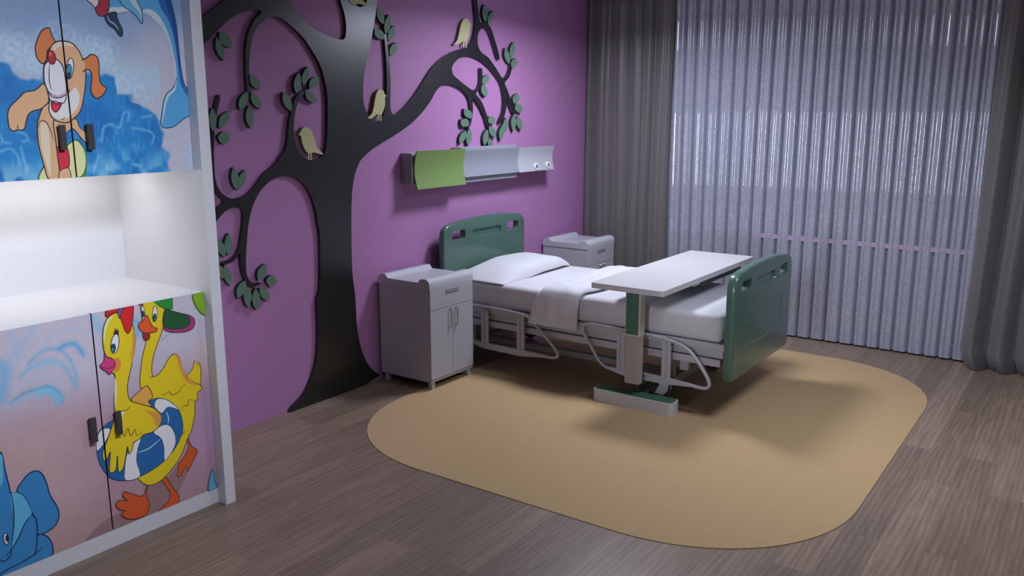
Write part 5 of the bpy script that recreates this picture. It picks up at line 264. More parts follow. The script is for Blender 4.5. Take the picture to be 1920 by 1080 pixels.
# ------------------------------------------------------------------ materials
def lin(c):
    c = c/255.0
    return c/12.92 if c <= 0.04045 else ((c+0.055)/1.055)**2.4
def mat(name, col, rough=0.5, spec=0.5, metal=0.0, bump=0.0, bscale=200, var=0.0, vscale=30, coat=0.0, crough=0.1, emit=None, estr=0.0, stretch=None, sheen=0.0):
    m = bpy.data.materials.new(name); m.use_nodes = True
    nt = m.node_tree; b = nt.nodes['Principled BSDF']
    b.inputs['Base Color'].default_value = (*col, 1)
    b.inputs['Roughness'].default_value = rough
    b.inputs['Specular IOR Level'].default_value = spec
    b.inputs['Metallic'].default_value = metal
    b.inputs['Coat Weight'].default_value = coat
    b.inputs['Coat Roughness'].default_value = crough
    b.inputs['Sheen Weight'].default_value = sheen
    if emit:
        b.inputs['Emission Color'].default_value = (*emit, 1); b.inputs['Emission Strength'].default_value = estr
    tc = nt.nodes.new('ShaderNodeTexCoord'); mp = nt.nodes.new('ShaderNodeMapping')
    if stretch: mp.inputs['Scale'].default_value = stretch
    nt.links.new(tc.outputs['Object'], mp.inputs['Vector'])
    n = nt.nodes.new('ShaderNodeTexNoise'); n.inputs['Scale'].default_value = vscale; n.inputs['Detail'].default_value = 4
    nt.links.new(mp.outputs['Vector'], n.inputs['Vector'])
    mr = nt.nodes.new('ShaderNodeMapRange'); mr.inputs['To Min'].default_value = 1-var; mr.inputs['To Max'].default_value = 1+var
    nt.links.new(n.outputs['Fac'], mr.inputs['Value'])
    mx = nt.nodes.new('ShaderNodeVectorMath'); mx.operation = 'SCALE'
    mx.inputs[0].default_value = col
    nt.links.new(mr.outputs['Result'], mx.inputs['Scale'])
    nt.links.new(mx.outputs['Vector'], b.inputs['Base Color'])
    if bump:
        n2 = nt.nodes.new('ShaderNodeTexNoise'); n2.inputs['Scale'].default_value = bscale; n2.inputs['Detail'].default_value = 3
        nt.links.new(mp.outputs['Vector'], n2.inputs['Vector'])
        bp = nt.nodes.new('ShaderNodeBump'); bp.inputs['Strength'].default_value = bump; bp.inputs['Distance'].default_value = 0.002
        nt.links.new(n2.outputs['Fac'], bp.inputs['Height']); nt.links.new(bp.outputs['Normal'], b.inputs['Normal'])
    return m
M = {}
M['purple'] = mat('purple_paint', (.425,.198,.40), .55, .35, bump=.05, bscale=300, var=.02)
M['white_wall'] = mat('white_paint', (.34,.33,.37), .7, bump=.05)
M['ceiling'] = mat('ceiling_paint', (.5,.5,.54), .8, bump=.05)
M['lacquer'] = mat('white_lacquer', (.74,.74,.76), .42, .5, bump=.02, var=.015)
M['cab'] = mat('cabinet_lacquer', (.455,.455,.48), .32, .5, bump=.02, var=.02)
M['cabtop'] = mat('cabinet_top', (.49,.49,.51), .28, .5, bump=.015)
M['cabbase'] = mat('cabinet_base', (.40,.39,.39), .45)
M['grip'] = mat('grip_grey', (.27,.265,.285), .4)
M['handle'] = mat('dark_handle', (.055,.052,.055), .45)
M['steel'] = mat('steel', (.55,.54,.52), .25, metal=1.0)
M['tree'] = mat('black_lacquer', (.0065,.0065,.007), .33, .85, bump=.09, bscale=900)
M['leaf'] = mat('leaf_green', (.115,.205,.14), .55, .4, var=.03)
M['birdedge'] = mat('olive_edge', (.16,.145,.07), .6)
M['leafedge'] = mat('dark_edge', (.02,.022,.03), .6)
M['bird'] = mat('bird_yellow', (.56,.54,.27), .55, .4)
M['green'] = mat('green_plastic', (.062,.135,.098), .28, .55, coat=.5, crough=.12, bump=.03, bscale=400)
M['tgreen'] = mat('green_vinyl', (.06,.145,.085), .45, .4)
M['sheet'] = mat('white_sheet', (.61,.60,.615), .75, .3, bump=.10, bscale=500, sheen=.2)
M['throw'] = mat('white_throw', (.63,.62,.64), .8, .3, bump=.25, bscale=350, var=.03, vscale=12, sheen=.3)
M['metal'] = mat('painted_steel', (.46,.455,.475), .35, .5, bump=.03)
M['metal2'] = mat('grey_steel', (.30,.31,.31), .4, .5)
M['rubber'] = mat('rubber', (.03,.03,.033), .6)
M['table'] = mat('laminate', (.56,.545,.53), .38, .5, bump=.02)
M['beige'] = mat('beige_column', (.38,.33,.295), .4)
M['rug'] = mat('rug_tan', (.49,.330,.155), .9, .2, bump=.5, bscale=900, var=.10, vscale=260, sheen=.2)
M['hvgreen'] = mat('panel_green', (.185,.285,.082), .45, .4)
M['hvgrey'] = mat('panel_grey', (.30,.305,.35), .5)
M['hvwhite'] = mat('panel_white', (.45,.45,.485), .4)
M['hvbox'] = mat('panel_box', (.30,.305,.32), .5, bump=.1, bscale=250)
M['blue'] = mat('outlet_blue', (.07,.16,.36), .4)
M['yellow'] = mat('outlet_yellow', (.22,.19,.03), .4)
M['drape'] = mat('grey_drape', (.138,.127,.122), .42, .42, bump=.06, bscale=500, stretch=(1,1,.15), var=.05, sheen=.25)
M['black'] = mat('black_bracket', (.015,.015,.016), .5)
M['led'] = mat('led', (.9,.9,.9), .5, emit=(1,.97,.95), estr=8.5)
M['glass'] = mat('night_glass', (.01,.012,.02), .06, .5)
M['frame'] = mat('window_frame', (.42,.30,.42), .5)

def sheer_mat():
    m = mat('sheer_fabric', (.365,.378,.45), .40, .5, var=.28, vscale=75, coat=.65, crough=.03)
    nt = m.node_tree; b = nt.nodes['Principled BSDF']
    b.inputs['Coat IOR'].default_value = 1.9
    tc = nt.nodes['Texture Coordinate']
    v = nt.nodes.new('ShaderNodeTexVoronoi'); v.feature = 'DISTANCE_TO_EDGE'; v.inputs['Scale'].default_value = 45
    nz = nt.nodes.new('ShaderNodeTexNoise'); nz.inputs['Scale'].default_value = 40; nz.inputs['Detail'].default_value = 5
    ad = nt.nodes.new('ShaderNodeMixRGB'); ad.inputs['Fac'].default_value = .12
    nt.links.new(tc.outputs['Object'], ad.inputs['Color1']); nt.links.new(nz.outputs['Color'], ad.inputs['Color2'])
    nt.links.new(ad.outputs['Color'], v.inputs['Vector'])
    mr = nt.nodes.new('ShaderNodeMapRange'); mr.inputs['From Max'].default_value = .25; mr.inputs['To Min'].default_value = .74; mr.inputs['To Max'].default_value = 1.08
    nt.links.new(v.outputs['Distance'], mr.inputs['Value'])
    mm = nt.nodes.new('ShaderNodeMath'); mm.operation = 'MULTIPLY'
    sc = [n for n in nt.nodes if n.type == 'VECT_MATH'][0]
    old = sc.inputs['Scale'].links[0].from_socket
    nt.links.new(old, mm.inputs[0]); nt.links.new(mr.outputs['Result'], mm.inputs[1]); nt.links.new(mm.outputs[0], sc.inputs['Scale'])
    bp = nt.nodes.new('ShaderNodeBump'); bp.inputs['Strength'].default_value = .35; bp.inputs['Distance'].default_value = .004
    nt.links.new(nz.outputs['Fac'], bp.inputs['Height']); nt.links.new(bp.outputs['Normal'], b.inputs['Normal'])
    ge = nt.nodes.new('ShaderNodeNewGeometry'); nt.links.new(ge.outputs['Normal'], b.inputs['Coat Normal'])
    return m
M['sheer'] = sheer_mat()

def floor_mat():
    m = bpy.data.materials.new('wood_planks'); m.use_nodes = True
    nt = m.node_tree; N = nt.nodes; L = nt.links; b = N['Principled BSDF']
    tc = N.new('ShaderNodeTexCoord')
    br = N.new('ShaderNodeTexBrick'); br.offset = .37; br.offset_frequency = 2; br.squash = 1
    br.inputs['Color1'].default_value = (0,0,0,1); br.inputs['Color2'].default_value = (1,1,1,1); br.inputs['Mortar'].default_value = (.5,.5,.5,1)
    br.inputs['Scale'].default_value = 1; br.inputs['Mortar Size'].default_value = .0006; br.inputs['Mortar Smooth'].default_value = .1
    br.inputs['Brick Width'].default_value = 1.15; br.inputs['Row Height'].default_value = .15; br.inputs['Bias'].default_value = 0
    L.new(tc.outputs['Object'], br.inputs['Vector'])
    # each board shifts its own grain
    sep = N.new('ShaderNodeSeparateColor'); L.new(br.outputs['Color'], sep.inputs['Color'])
    mul = N.new('ShaderNodeMath'); mul.operation = 'MULTIPLY'; mul.inputs[1].default_value = 37.0; L.new(sep.outputs['Red'], mul.inputs[0])
    cmb = N.new('ShaderNodeCombineXYZ'); L.new(mul.outputs[0], cmb.inputs['X']); L.new(mul.outputs[0], cmb.inputs['Z'])
    va = N.new('ShaderNodeVectorMath'); va.operation = 'ADD'; L.new(tc.outputs['Object'], va.inputs[0]); L.new(cmb.outputs[0], va.inputs[1])
    mp = N.new('ShaderNodeMapping'); mp.inputs['Scale'].default_value = (1.0, 11, 1); L.new(va.outputs[0], mp.inputs['Vector'])
    n1 = N.new('ShaderNodeTexNoise'); n1.inputs['Scale'].default_value = 2.6; n1.inputs['Detail'].default_value = 8; n1.inputs['Distortion'].default_value = .7; L.new(mp.outputs[0], n1.inputs['Vector'])
    mp2 = N.new('ShaderNodeMapping'); mp2.inputs['Scale'].default_value = (5, 150, 1); L.new(va.outputs[0], mp2.inputs['Vector'])
    n2 = N.new('ShaderNodeTexNoise'); n2.inputs['Scale'].default_value = 1.5; n2.inputs['Detail'].default_value = 3; L.new(mp2.outputs[0], n2.inputs['Vector'])
    # cathedral grain rings
    mp3 = N.new('ShaderNodeMapping'); mp3.inputs['Scale'].default_value = (.55, 5.5, 1); L.new(va.outputs[0], mp3.inputs['Vector'])
    wv = N.new('ShaderNodeTexWave'); wv.wave_type = 'BANDS'; wv.bands_direction = 'Y'; wv.inputs['Scale'].default_value = 2.2; wv.inputs['Distortion'].default_value = 9; wv.inputs['Detail'].default_value = 2; wv.inputs['Detail Scale'].default_value = .8
    L.new(mp3.outputs[0], wv.inputs['Vector'])
    r1 = N.new('ShaderNodeValToRGB'); e = r1.color_ramp.elements
    e[0].position = .30; e[0].color = (.215,.152,.106,1); e[1].position = .70; e[1].color = (.300,.217,.156,1)
    L.new(n1.outputs['Fac'], r1.inputs['Fac'])
    mrw = N.new('ShaderNodeMapRange'); mrw.inputs['To Min'].default_value = .86; mrw.inputs['To Max'].default_value = 1.05; L.new(wv.outputs['Fac'], mrw.inputs['Value'])
    mrf = N.new('ShaderNodeMapRange'); mrf.inputs['From Min'].default_value = .3; mrf.inputs['From Max'].default_value = .7; mrf.inputs['To Min'].default_value = .90; mrf.inputs['To Max'].default_value = 1.08; L.new(n2.outputs['Fac'], mrf.inputs['Value'])
    mrb = N.new('ShaderNodeMapRange'); mrb.inputs['To Min'].default_value = .80; mrb.inputs['To Max'].default_value = 1.10; L.new(sep.outputs['Red'], mrb.inputs['Value'])
    m1 = N.new('ShaderNodeMath'); m1.operation = 'MULTIPLY'; L.new(mrw.outputs[0], m1.inputs[0]); L.new(mrf.outputs[0], m1.inputs[1])
    m2 = N.new('ShaderNodeMath'); m2.operation = 'MULTIPLY'; L.new(m1.outputs[0], m2.inputs[0]); L.new(mrb.outputs[0], m2.inputs[1])
    # mortar line slightly darker
    mo = N.new('ShaderNodeMapRange'); mo.inputs['To Min'].default_value = 1; mo.inputs['To Max'].default_value = .9; L.new(br.outputs['Fac'], mo.inputs['Value'])
    m3 = N.new('ShaderNodeMath'); m3.operation = 'MULTIPLY'; L.new(m2.outputs[0], m3.inputs[0]); L.new(mo.outputs[0], m3.inputs[1])
    sc = N.new('ShaderNodeVectorMath'); sc.operation = 'SCALE'; L.new(r1.outputs['Color'], sc.inputs[0]); L.new(m3.outputs[0], sc.inputs['Scale'])
    L.new(sc.outputs['Vector'], b.inputs['Base Color'])
    b.inputs['Roughness'].default_value = .36; b.inputs['Specular IOR Level'].default_value = .35
    bp = N.new('ShaderNodeBump'); bp.inputs['Strength'].default_value = .12; bp.inputs['Distance'].default_value = .001
    L.new(n2.outputs['Fac'], bp.inputs['Height']); L.new(bp.outputs['Normal'], b.inputs['Normal'])
    return m
M['floor'] = floor_mat()

def print_mat():
    m = bpy.data.materials.new('printed_picture'); m.use_nodes = True
    nt = m.node_tree; b = nt.nodes['Principled BSDF']
    a = nt.nodes.new('ShaderNodeAttribute'); a.attribute_name = 'ink'
    nt.links.new(a.outputs['Color'], b.inputs['Base Color'])
    b.inputs['Roughness'].default_value = .5; b.inputs['Specular IOR Level'].default_value = .3
    return m
M['print'] = print_mat()

def ribbed_mat():
    m = mat('ribbed_grey', (.29,.30,.345), .45)
    nt = m.node_tree; b = nt.nodes['Principled BSDF']; tc = nt.nodes['Texture Coordinate']
    w = nt.nodes.new('ShaderNodeTexWave'); w.bands_direction = 'Z'; w.inputs['Scale'].default_value = 55
    nt.links.new(tc.outputs['Object'], w.inputs['Vector'])
    mr = nt.nodes.new('ShaderNodeMapRange'); mr.inputs['To Min'].default_value = .86; mr.inputs['To Max'].default_value = 1.08
    nt.links.new(w.outputs['Fac'], mr.inputs['Value'])
    sc = [n for n in nt.nodes if n.type == 'VECT_MATH'][0]
    nt.links.new(mr.outputs['Result'], sc.inputs['Scale'])
    bp = nt.nodes.new('ShaderNodeBump'); bp.inputs['Strength'].default_value = .25; bp.inputs['Distance'].default_value = .002
    nt.links.new(w.outputs['Fac'], bp.inputs['Height']); nt.links.new(bp.outputs['Normal'], b.inputs['Normal'])
    return m
M['ribbed'] = ribbed_mat()

# ------------------------------------------------------------------ object helpers
def link(o, parent=None):
    C.objects.link(o)
    if parent is not None: o.parent = parent
    return o
def thing(name, loc, label, cat, group=None):
    o = bpy.data.objects.new(name, None); o.empty_display_size = .05
    link(o); o.location = loc; ORG[o.name] = Vector(loc)
    o['label'] = label; o['category'] = cat
    if group: o['group'] = group
    return o
def obj(name, bm, m, parent=None, smooth=None, label=None):
    me = bpy.data.meshes.new(name)
    org = ORG[parent.name] if parent is not None else Vector((0,0,0))
    bmesh.ops.recalc_face_normals(bm, faces=bm.faces)
    if org.length: bmesh.ops.translate(bm, verts=bm.verts, vec=-org)
    bm.to_mesh(me); bm.free()
    for x in (m if isinstance(m, (list, tuple)) else [m]): me.materials.append(x)
    if smooth is not None:
        me.polygons.foreach_set('use_smooth', [True]*len(me.polygons))
        me.set_sharp_from_angle(angle=math.radians(smooth))
    o = bpy.data.objects.new(name, me); link(o, parent); ORG[o.name] = org
    if label: o['label'] = label
    return o
def top(o, label, cat, group=None):
    # give a single-mesh thing an origin at its base and its description
    me = o.data; n = len(me.vertices); co = np.empty(n*3); me.vertices.foreach_get('co', co); co = co.reshape(-1,3)
    lo = co.min(0); hi = co.max(0); c = np.array([(lo[0]+hi[0])/2, (lo[1]+hi[1])/2, lo[2]])
    me.vertices.foreach_set('co', (co-c).ravel()); o.location = c; ORG[o.name] = Vector(c)
    o['label'] = label; o['category'] = cat
    if group: o['group'] = group
    return o
def struct(name, bm, m, smooth=None):
    o = obj(name, bm, m, None, smooth); o['kind'] = 'structure'; return o
def box(bm, lo, hi, bev=0.0, seg=2, mi=0):
    lo = Vector(lo); hi = Vector(hi)
    r = bmesh.ops.create_cube(bm, size=1); vs = r['verts']
    for v in vs: v.co = Vector(((lo[i]+hi[i])/2 + v.co[i]*(hi[i]-lo[i]) for i in range(3)))
    fs = list({f for v in vs for f in v.link_faces})
    for f in fs: f.material_index = mi
    if bev:
        es = list({e for v in vs for e in v.link_edges})
        bmesh.ops.bevel(bm, geom=es, offset=bev, segments=seg, profile=.5, affect='EDGES')
    return bm
def bx(lo, hi, bev=0.0, seg=2):
    return box(bmesh.new(), lo, hi, bev, seg)
def catmull(pts, n=6, closed=False):
    P = [Vector(p) for p in pts]; N = len(P); out = []
    rng = range(N) if closed else range(N-1)
    for i in rng:
        if closed: p0,p1,p2,p3 = P[i-1],P[i],P[(i+1)%N],P[(i+2)%N]
        else: p0,p1,p2,p3 = P[max(i-1,0)],P[i],P[i+1],P[min(i+2,N-1)]
        a = max((p1-p0).length,1e-6)**.5; b = max((p2-p1).length,1e-6)**.5; c = max((p3-p2).length,1e-6)**.5
        # centripetal tangents
        t1 = (p1-p0)/a - (p2-p0)/(a+b) + (p2-p1)/b if (p1-p0).length > 1e-6 else (p2-p1)/b
        t2 = (p2-p1)/b - (p3-p1)/(b+c) + (p3-p2)/c if (p3-p2).length > 1e-6 else (p2-p1)/b
        t1 = t1*b; t2 = t2*b
        for k in range(n):
            t = k/n; t_2 = t*t; t_3 = t_2*t
            out.append(p1*(2*t_3-3*t_2+1) + t1*(t_3-2*t_2+t) + p2*(-2*t_3+3*t_2) + t2*(t_3-t_2))
    if not closed: out.append(P[-1])
    return out
def tube(bm, pts, r, seg=10, closed=False, n=6, flat=None):
    P = catmull(pts, n, closed) if n > 1 else [Vector(p) for p in pts]
    N = len(P); rings = []; up = None
    for i in range(N):
        a = P[i-1] if (i > 0 or closed) else P[i]; b = P[(i+1)%N] if (i < N-1 or closed) else P[i]
        t = (b-a).normalized()
        if up is None:
            up = t.orthogonal().normalized()
        up = (up - t*up.dot(t)).normalized(); s = t.cross(up)
        rings.append([bm.verts.new(P[i] + up*(r*math.cos(2*PI*k/seg)) + s*(r*math.sin(2*PI*k/seg))) for k in range(seg)])
    for i in range(N if closed else N-1):
        A = rings[i]; B = rings[(i+1)%N]
        for k in range(seg): bm.faces.new((A[k],A[(k+1)%seg],B[(k+1)%seg],B[k]))
    if not closed:
        bm.faces.new(rings[0][::-1]); bm.faces.new(rings[-1])
    return bm
def lathe(bm, c, axis, prof, seg=24):
    # prof: (radius, along axis)
    ax = Vector(axis).normalized(); u = ax.orthogonal().normalized(); v = ax.cross(u); c = Vector(c); rings = []
    for r, h in prof:
        rings.append([bm.verts.new(c + ax*h + (u*math.cos(2*PI*k/seg)+v*math.sin(2*PI*k/seg))*max(r,1e-4)) for k in range(seg)])
    for i in range(len(rings)-1):
        for k in range(seg): bm.faces.new((rings[i][k],rings[i][(k+1)%seg],rings[i+1][(k+1)%seg],rings[i+1][k]))
    bm.faces.new(rings[0][::-1]); bm.faces.new(rings[-1])
    return bm
def prism(bm, poly, f0, f1, mi=(0,0,0)):
    """closed 2D outline (concave allowed) between two planes; f0/f1 map a 2D point to 3D"""
    n = len(poly)
    A = [bm.verts.new(f0(p)) for p in poly]; B = [bm.verts.new(f1(p)) for p in poly]
    tris = tessellate_polygon([[Vector((p[0],p[1],0)) for p in poly]])
    for t in tris:
        try:
            f = bm.faces.new([A[i] for i in t]); f.material_index = mi[0]
            f = bm.faces.new([B[i] for i in t]); f.material_index = mi[1]
        except ValueError: pass
    for i in range(n):
        j = (i+1) % n
        try:
            f = bm.faces.new((A[i],A[j],B[j],B[i])); f.material_index = mi[2]
        except ValueError: pass
    return bm
def extr_x(poly, x0, x1):   # profile in (y,z) extruded along x
    return prism(bmesh.new(), poly, lambda p: (x0,p[0],p[1]), lambda p: (x1,p[0],p[1]))
def arc(cx, cy, r, a0, a1, n=6):
    return [(cx+r*math.cos(math.radians(a0+(a1-a0)*k/n)), cy+r*math.sin(math.radians(a0+(a1-a0)*k/n))) for k in range(n+1)]
def grid(bm, F, nu, nv, closed_u=False):
    V = [[bm.verts.new(F(i/nu, j/nv)) for j in range(nv+1)] for i in range(nu + (0 if closed_u else 1))]
    n = len(V)
    for i in range(nu):
        for j in range(nv):
            bm.faces.new((V[i][j],V[(i+1)%n][j],V[(i+1)%n][j+1],V[i][j+1]))
    return V

# ------------------------------------------------------------------ the room
XL, XR, YF, YB, ZC = -1.6, 6.56, -6.2, 0.0, 2.66
struct('floor', bx((XL,YF,-.05), (XR,YB,0)), M['floor'])
struct('ceiling', bx((XL,YF,ZC), (XR,YB,ZC+.05)), M['ceiling'])
struct('wall_back', bx((XL,YB,0), (XR+.1,YB+.1,ZC)), M['purple'])
struct('wall_left', bx((XL-.1,YF,0), (XL,YB,ZC)), M['white_wall'])
struct('wall_front', bx((XL,YF-.1,0), (XR+.1,YF,ZC)), M['white_wall'])
bm = bmesh.new()   # window wall with its opening
WY0, WY1, WZ0, WZ1 = -3.30, -1.52, .80, 2.35
box(bm, (XR,YF,0), (XR+.1,WY0,ZC)); box(bm, (XR,WY1,0), (XR+.1,YB,ZC))
box(bm, (XR,WY0,0), (XR+.1,WY1,WZ0)); box(bm, (XR,WY0,WZ1), (XR+.1,WY1,ZC))
struct('wall_right', bm, M['purple'])
wroot = bpy.data.objects.new('window_1', None); link(wroot); wroot.location = (XR,(WY0+WY1)/2,WZ0); wroot['kind'] = 'structure'; ORG[wroot.name] = Vector(wroot.location)
bm = bmesh.new()
for a,b in (((XR-.02,WY0,WZ0),(XR+.05,WY0+.05,WZ1)),((XR-.02,WY1-.05,WZ0),(XR+.05,WY1,WZ1)),((XR-.02,WY0+.05,WZ1-.05),(XR+.05,WY1-.05,WZ1)),((XR-.02,WY0+.05,WZ0),(XR+.05,WY1-.05,WZ0+.05)),((XR-.01,-2.44,WZ0+.05),(XR+.04,-2.39,WZ1-.05))):
    box(bm, a, b, .003)
obj('window_frame', bm, M['frame'], wroot)
obj('window_pane', bx((XR+.01,WY0+.05,WZ0+.05), (XR+.016,WY1-.05,WZ1-.05)), M['glass'], wroot)
struct('trim_1', bx((6.4365,WY0-.02,.748), (XR,WY1+.01,.782), .002), M['frame'])       # window board
struct('trim_2', bx((6.4365,-1.522,.782), (XR,-1.500,1.76), .001), M['frame'])              # reveal edge

# ------------------------------------------------------------------ the tree on the wall
tr = thing('mural_tree', (3.45,-.011,0), 'black cut-out tree with curling branches and green leaves on the purple wall', 'wall decoration')
bm = bmesh.new()
for k, pl in enumerate(D['tree']):
    sm = catmull([(p[0],p[1],0) for p in pl], 4, True)
    t = .022 - .0004*k
    prism(bm, [(p.x, max(p.y,.001)) for p in sm], lambda p: (p[0],-.0005,p[1]), lambda p: (p[0],-t,p[1]))
obj('trunk', bm, M['tree'], tr, 30)
for k, lf in enumerate(D['leaves']):
    t = .0245 + .0006*(k%4)
    obj('leaf', prism(bmesh.new(), lf, lambda p: (p[0],-.0005,p[1]), lambda p: (p[0],-t,p[1]), (0,0,1)), [M['leaf'], M['leafedge']], tr)
BL = ['yellow cut-out bird facing left on the low branch left of the trunk',
      'yellow cut-out bird facing right in the fork right of the trunk',
      'yellow cut-out bird facing right on the arched branch above the bed-head panel',
      'yellow cut-out bird in the high notch of the trunk, only legs and tail in view']
for k, (body, l1, l2) in enumerate(D['birds']):
    xs = [p[0] for p in body]; zs = [p[1] for p in l1]
    b = thing('bird_cutout', ((min(xs)+max(xs))/2,-.02,min(zs)), BL[k], 'wall decoration', 'yellow birds in the wall tree')
    sm = [(p.x,p.y) for p in catmull([(p[0],p[1],0) for p in body], 3, True)]
    obj('body', prism(bmesh.new(), sm, lambda p: (p[0],-.0005,p[1]), lambda p: (p[0],-.026,p[1]), (0,0,1)), [M['bird'], M['birdedge']], b)
    for l in (l1, l2):
        obj('leg', prism(bmesh.new(), l, lambda p: (p[0],-.0215,p[1]), lambda p: (p[0],-.0255,p[1])), M['bird'], b)

# ------------------------------------------------------------------ wardrobe with printed doors
WX0, WXI, WX1 = 1.098, 2.121, 2.171
YFACE, YD = -.719, -.663
wd = thing('wardrobe', (1.63,-.36,0), 'tall white wardrobe with cartoon animal prints on its doors and a lit open niche', 'wardrobe')
WT = 2.42
obj('side_panel', bx((WXI,YFACE,0), (WX1,-.001,WT), .0015), M['lacquer'], wd)
obj('side_panel', bx((WX0-.05,YFACE,0), (WX0,-.001,WT), .0015), M['lacquer'], wd)
obj('back_panel', bx((WX0,-.09,.02), (WXI,-.075,WT-.02)), M['lacquer'], wd)
obj('plinth', bx((WX0,YD+.001,0), (WXI,-.62,.071)), M['lacquer'], wd)
obj('bottom_board', bx((WX0,-.64,.071), (WXI,-.09,.089)), M['lacquer'], wd)
obj('top_board', bx((WX0,YFACE,WT-.02), (WXI,-.09,WT)), M['lacquer'], wd)
obj('shelf', bx((WX0,YD+.0185,.938), (WXI,-.09,.957)), M['lacquer'], wd)
obj('niche_ceiling', bx((WX0,-.64,1.467), (WXI,-.09,1.485)), M['lacquer'], wd)
obj('light_strip', bx((1.18,-.31,1.452), (2.03,-.25,1.4668)), M['led'], wd, label='lit white light strip')

GAIN = np.array([1.80,1.80,1.38])
def ink(c):
    return [min(.93, max(.006, lin(c[i])*GAIN[i])) for i in range(3)]
def clip_poly(P, x0, x1, z0, z1):
    for ax, lim, sg in ((0,x0,1),(0,x1,-1),(1,z0,1),(1,z1,-1)):
        out = []
        for i in range(len(P)):
            a = P[i-1]; b = P[i]; da = (a[ax]-lim)*sg; db = (b[ax]-lim)*sg
            if (da >= 0) != (db >= 0):
                t = da/(da-db); out.append((a[0]+(b[0]-a[0])*t, a[1]+(b[1]-a[1])*t))
            if db >= 0: out.append(b)
        P = out
        if len(P) < 3: return []
    # drop doubles
    Q = []
    for p in P:
        if not Q or abs(p[0]-Q[-1][0])+abs(p[1]-Q[-1][1]) > 1e-6: Q.append(p)
    if len(Q) > 2 and abs(Q[0][0]-Q[-1][0])+abs(Q[0][1]-Q[-1][1]) < 1e-6: Q.pop()
    return Q if len(Q) > 2 else []
def seg_dist(X, Z, pts):
    d = np.full(X.shape, 9.0)
    for (ax,az),(bx_,bz) in zip(pts[:-1], pts[1:]):
        vx = bx_-ax; vz = bz-az; L = vx*vx+vz*vz+1e-12
        t = np.clip(((X-ax)*vx+(Z-az)*vz)/L, 0, 1)
        d = np.minimum(d, np.hypot(X-ax-t*vx, Z-az-t*vz))
    return d
def vnoise(X, Z, s, seed):
    r = np.random.RandomState(seed); g = r.rand(64,64)
    u = X*s; v = Z*s; i = np.floor(u).astype(int); j = np.floor(v).astype(int); fu = u-i; fv = v-j
    fu = fu*fu*(3-2*fu); fv = fv*fv*(3-2*fv)
    a = g[i%64,j%64]; b = g[(i+1)%64,j%64]; c = g[i%64,(j+1)%64]; d = g[(i+1)%64,(j+1)%64]
    return (a*(1-fu)+b*fu)*(1-fv)+(c*(1-fu)+d*fu)*fv
def mixc(A, col, f):
    return A*(1-f[...,None]) + np.array(col, float)*f[...,None]
def ss(x, a, b):
    t = np.clip((x-a)/(b-a), 0, 1); return t*t*(3-2*t)
def paint_low(X, Z):
    A = np.zeros(X.shape+(3,)) + np.array((166,160,190.))
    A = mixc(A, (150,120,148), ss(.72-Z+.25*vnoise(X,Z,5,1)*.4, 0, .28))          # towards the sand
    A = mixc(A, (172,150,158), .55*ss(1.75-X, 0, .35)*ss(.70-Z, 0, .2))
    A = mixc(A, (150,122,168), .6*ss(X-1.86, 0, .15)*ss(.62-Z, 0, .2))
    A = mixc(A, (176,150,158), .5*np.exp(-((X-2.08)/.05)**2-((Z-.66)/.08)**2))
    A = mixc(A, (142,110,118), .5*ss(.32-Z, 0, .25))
    for pts, r, col, a in D['strokes']:
        if sum(p[1] for p in pts)/len(pts) < 1.2:
            d = seg_dist(X, Z, [(p.x,p.y) for p in catmull([(q[0],q[1],0) for q in pts], 4)])
            A = mixc(A, col, .85*a*np.exp(-(d/(1.15*r))**2))
    n = vnoise(X, Z, 90, 3)-.5
    return A + n[...,None]*5
def paint_up(X, Z):
    A = np.zeros(X.shape+(3,)) + np.array((118,140,188.))
    A = mixc(A, (158,160,194), ss(X-1.80, 0, .22)*ss(2.12-Z, 0, .16))
    A = mixc(A, (165,162,190), .6*ss(1.98-Z, 0, .1))
    wl = np.array(D['waveL']); o = np.argsort(wl[:11,0])
    line = np.interp(X, wl[:11,0][o], wl[:11,1][o])
    right = np.interp(Z, wl[11:,1][::-1], wl[11:,0][::-1])
    nz = vnoise(X, Z, 28, 5)*.03 + vnoise(X, Z, 60, 6)*.015
    deep = ss(line-Z+nz-.02, 0, .018) * ss(right-X+nz-.02, 0, .02)
    # foam curl above the water line
    foam = np.exp(-((Z-line-.055)/.06)**2) * (X < 2.0)
    A = mixc(A, (150,172,208), np.clip(foam*1.1, 0, .9)*(1-deep))
    for k, (fx, fz) in enumerate(D['foam']):
        r = np.hypot((X-fx)*1.15, Z-fz); R = .016 + .006*(k%3)
        ang = np.arctan2(Z-fz, X-fx)
        rings = .5+.5*np.cos(r/R*5.2 + ang*1.0)
        w = np.exp(-(r/(R*1.5))**2)
        A = mixc(A, (176,190,216), .45*w*rings); A = mixc(A, (108,154,204), .28*w*(1-rings)**2)
    water = np.zeros_like(A) + np.array((38,112,186.))
    streak = vnoise(X, Z, 16, 8); fine = vnoise(X*2.2, Z*.7, 50, 9)
    water = mixc(water, (30,92,170), ss(streak, .5, .8)*.7)
    water = mixc(water, (82,150,205), ss(fine, .60, .9)*.45*ss(1.85-Z, 0, .25))
    water = mixc(water, (120,172,212), .75*ss(1.56-Z+vnoise(X,Z,22,10)*.06, 0, .12)*ss(vnoise(X,Z,30,12), .3, .7))
    A = A*(1-deep[...,None]) + water*deep[...,None]
    A = mixc(A, (150,168,205), .5*ss(X-2.05, 0, .05)*ss(1.62-Z, 0, .1))
    for pts, r, col, a in D['strokes']:
        if sum(p[1] for p in pts)/len(pts) >= 1.2:
            d = seg_dist(X, Z, [(p.x,p.y) for p in catmull([(q[0],q[1],0) for q in pts], 4)])
            A = mixc(A, col, .85*a*np.exp(-(d/(1.15*r))**2))
    n = vnoise(X, Z, 90, 3)-.5
    return A + n[...,None]*5
SM = []
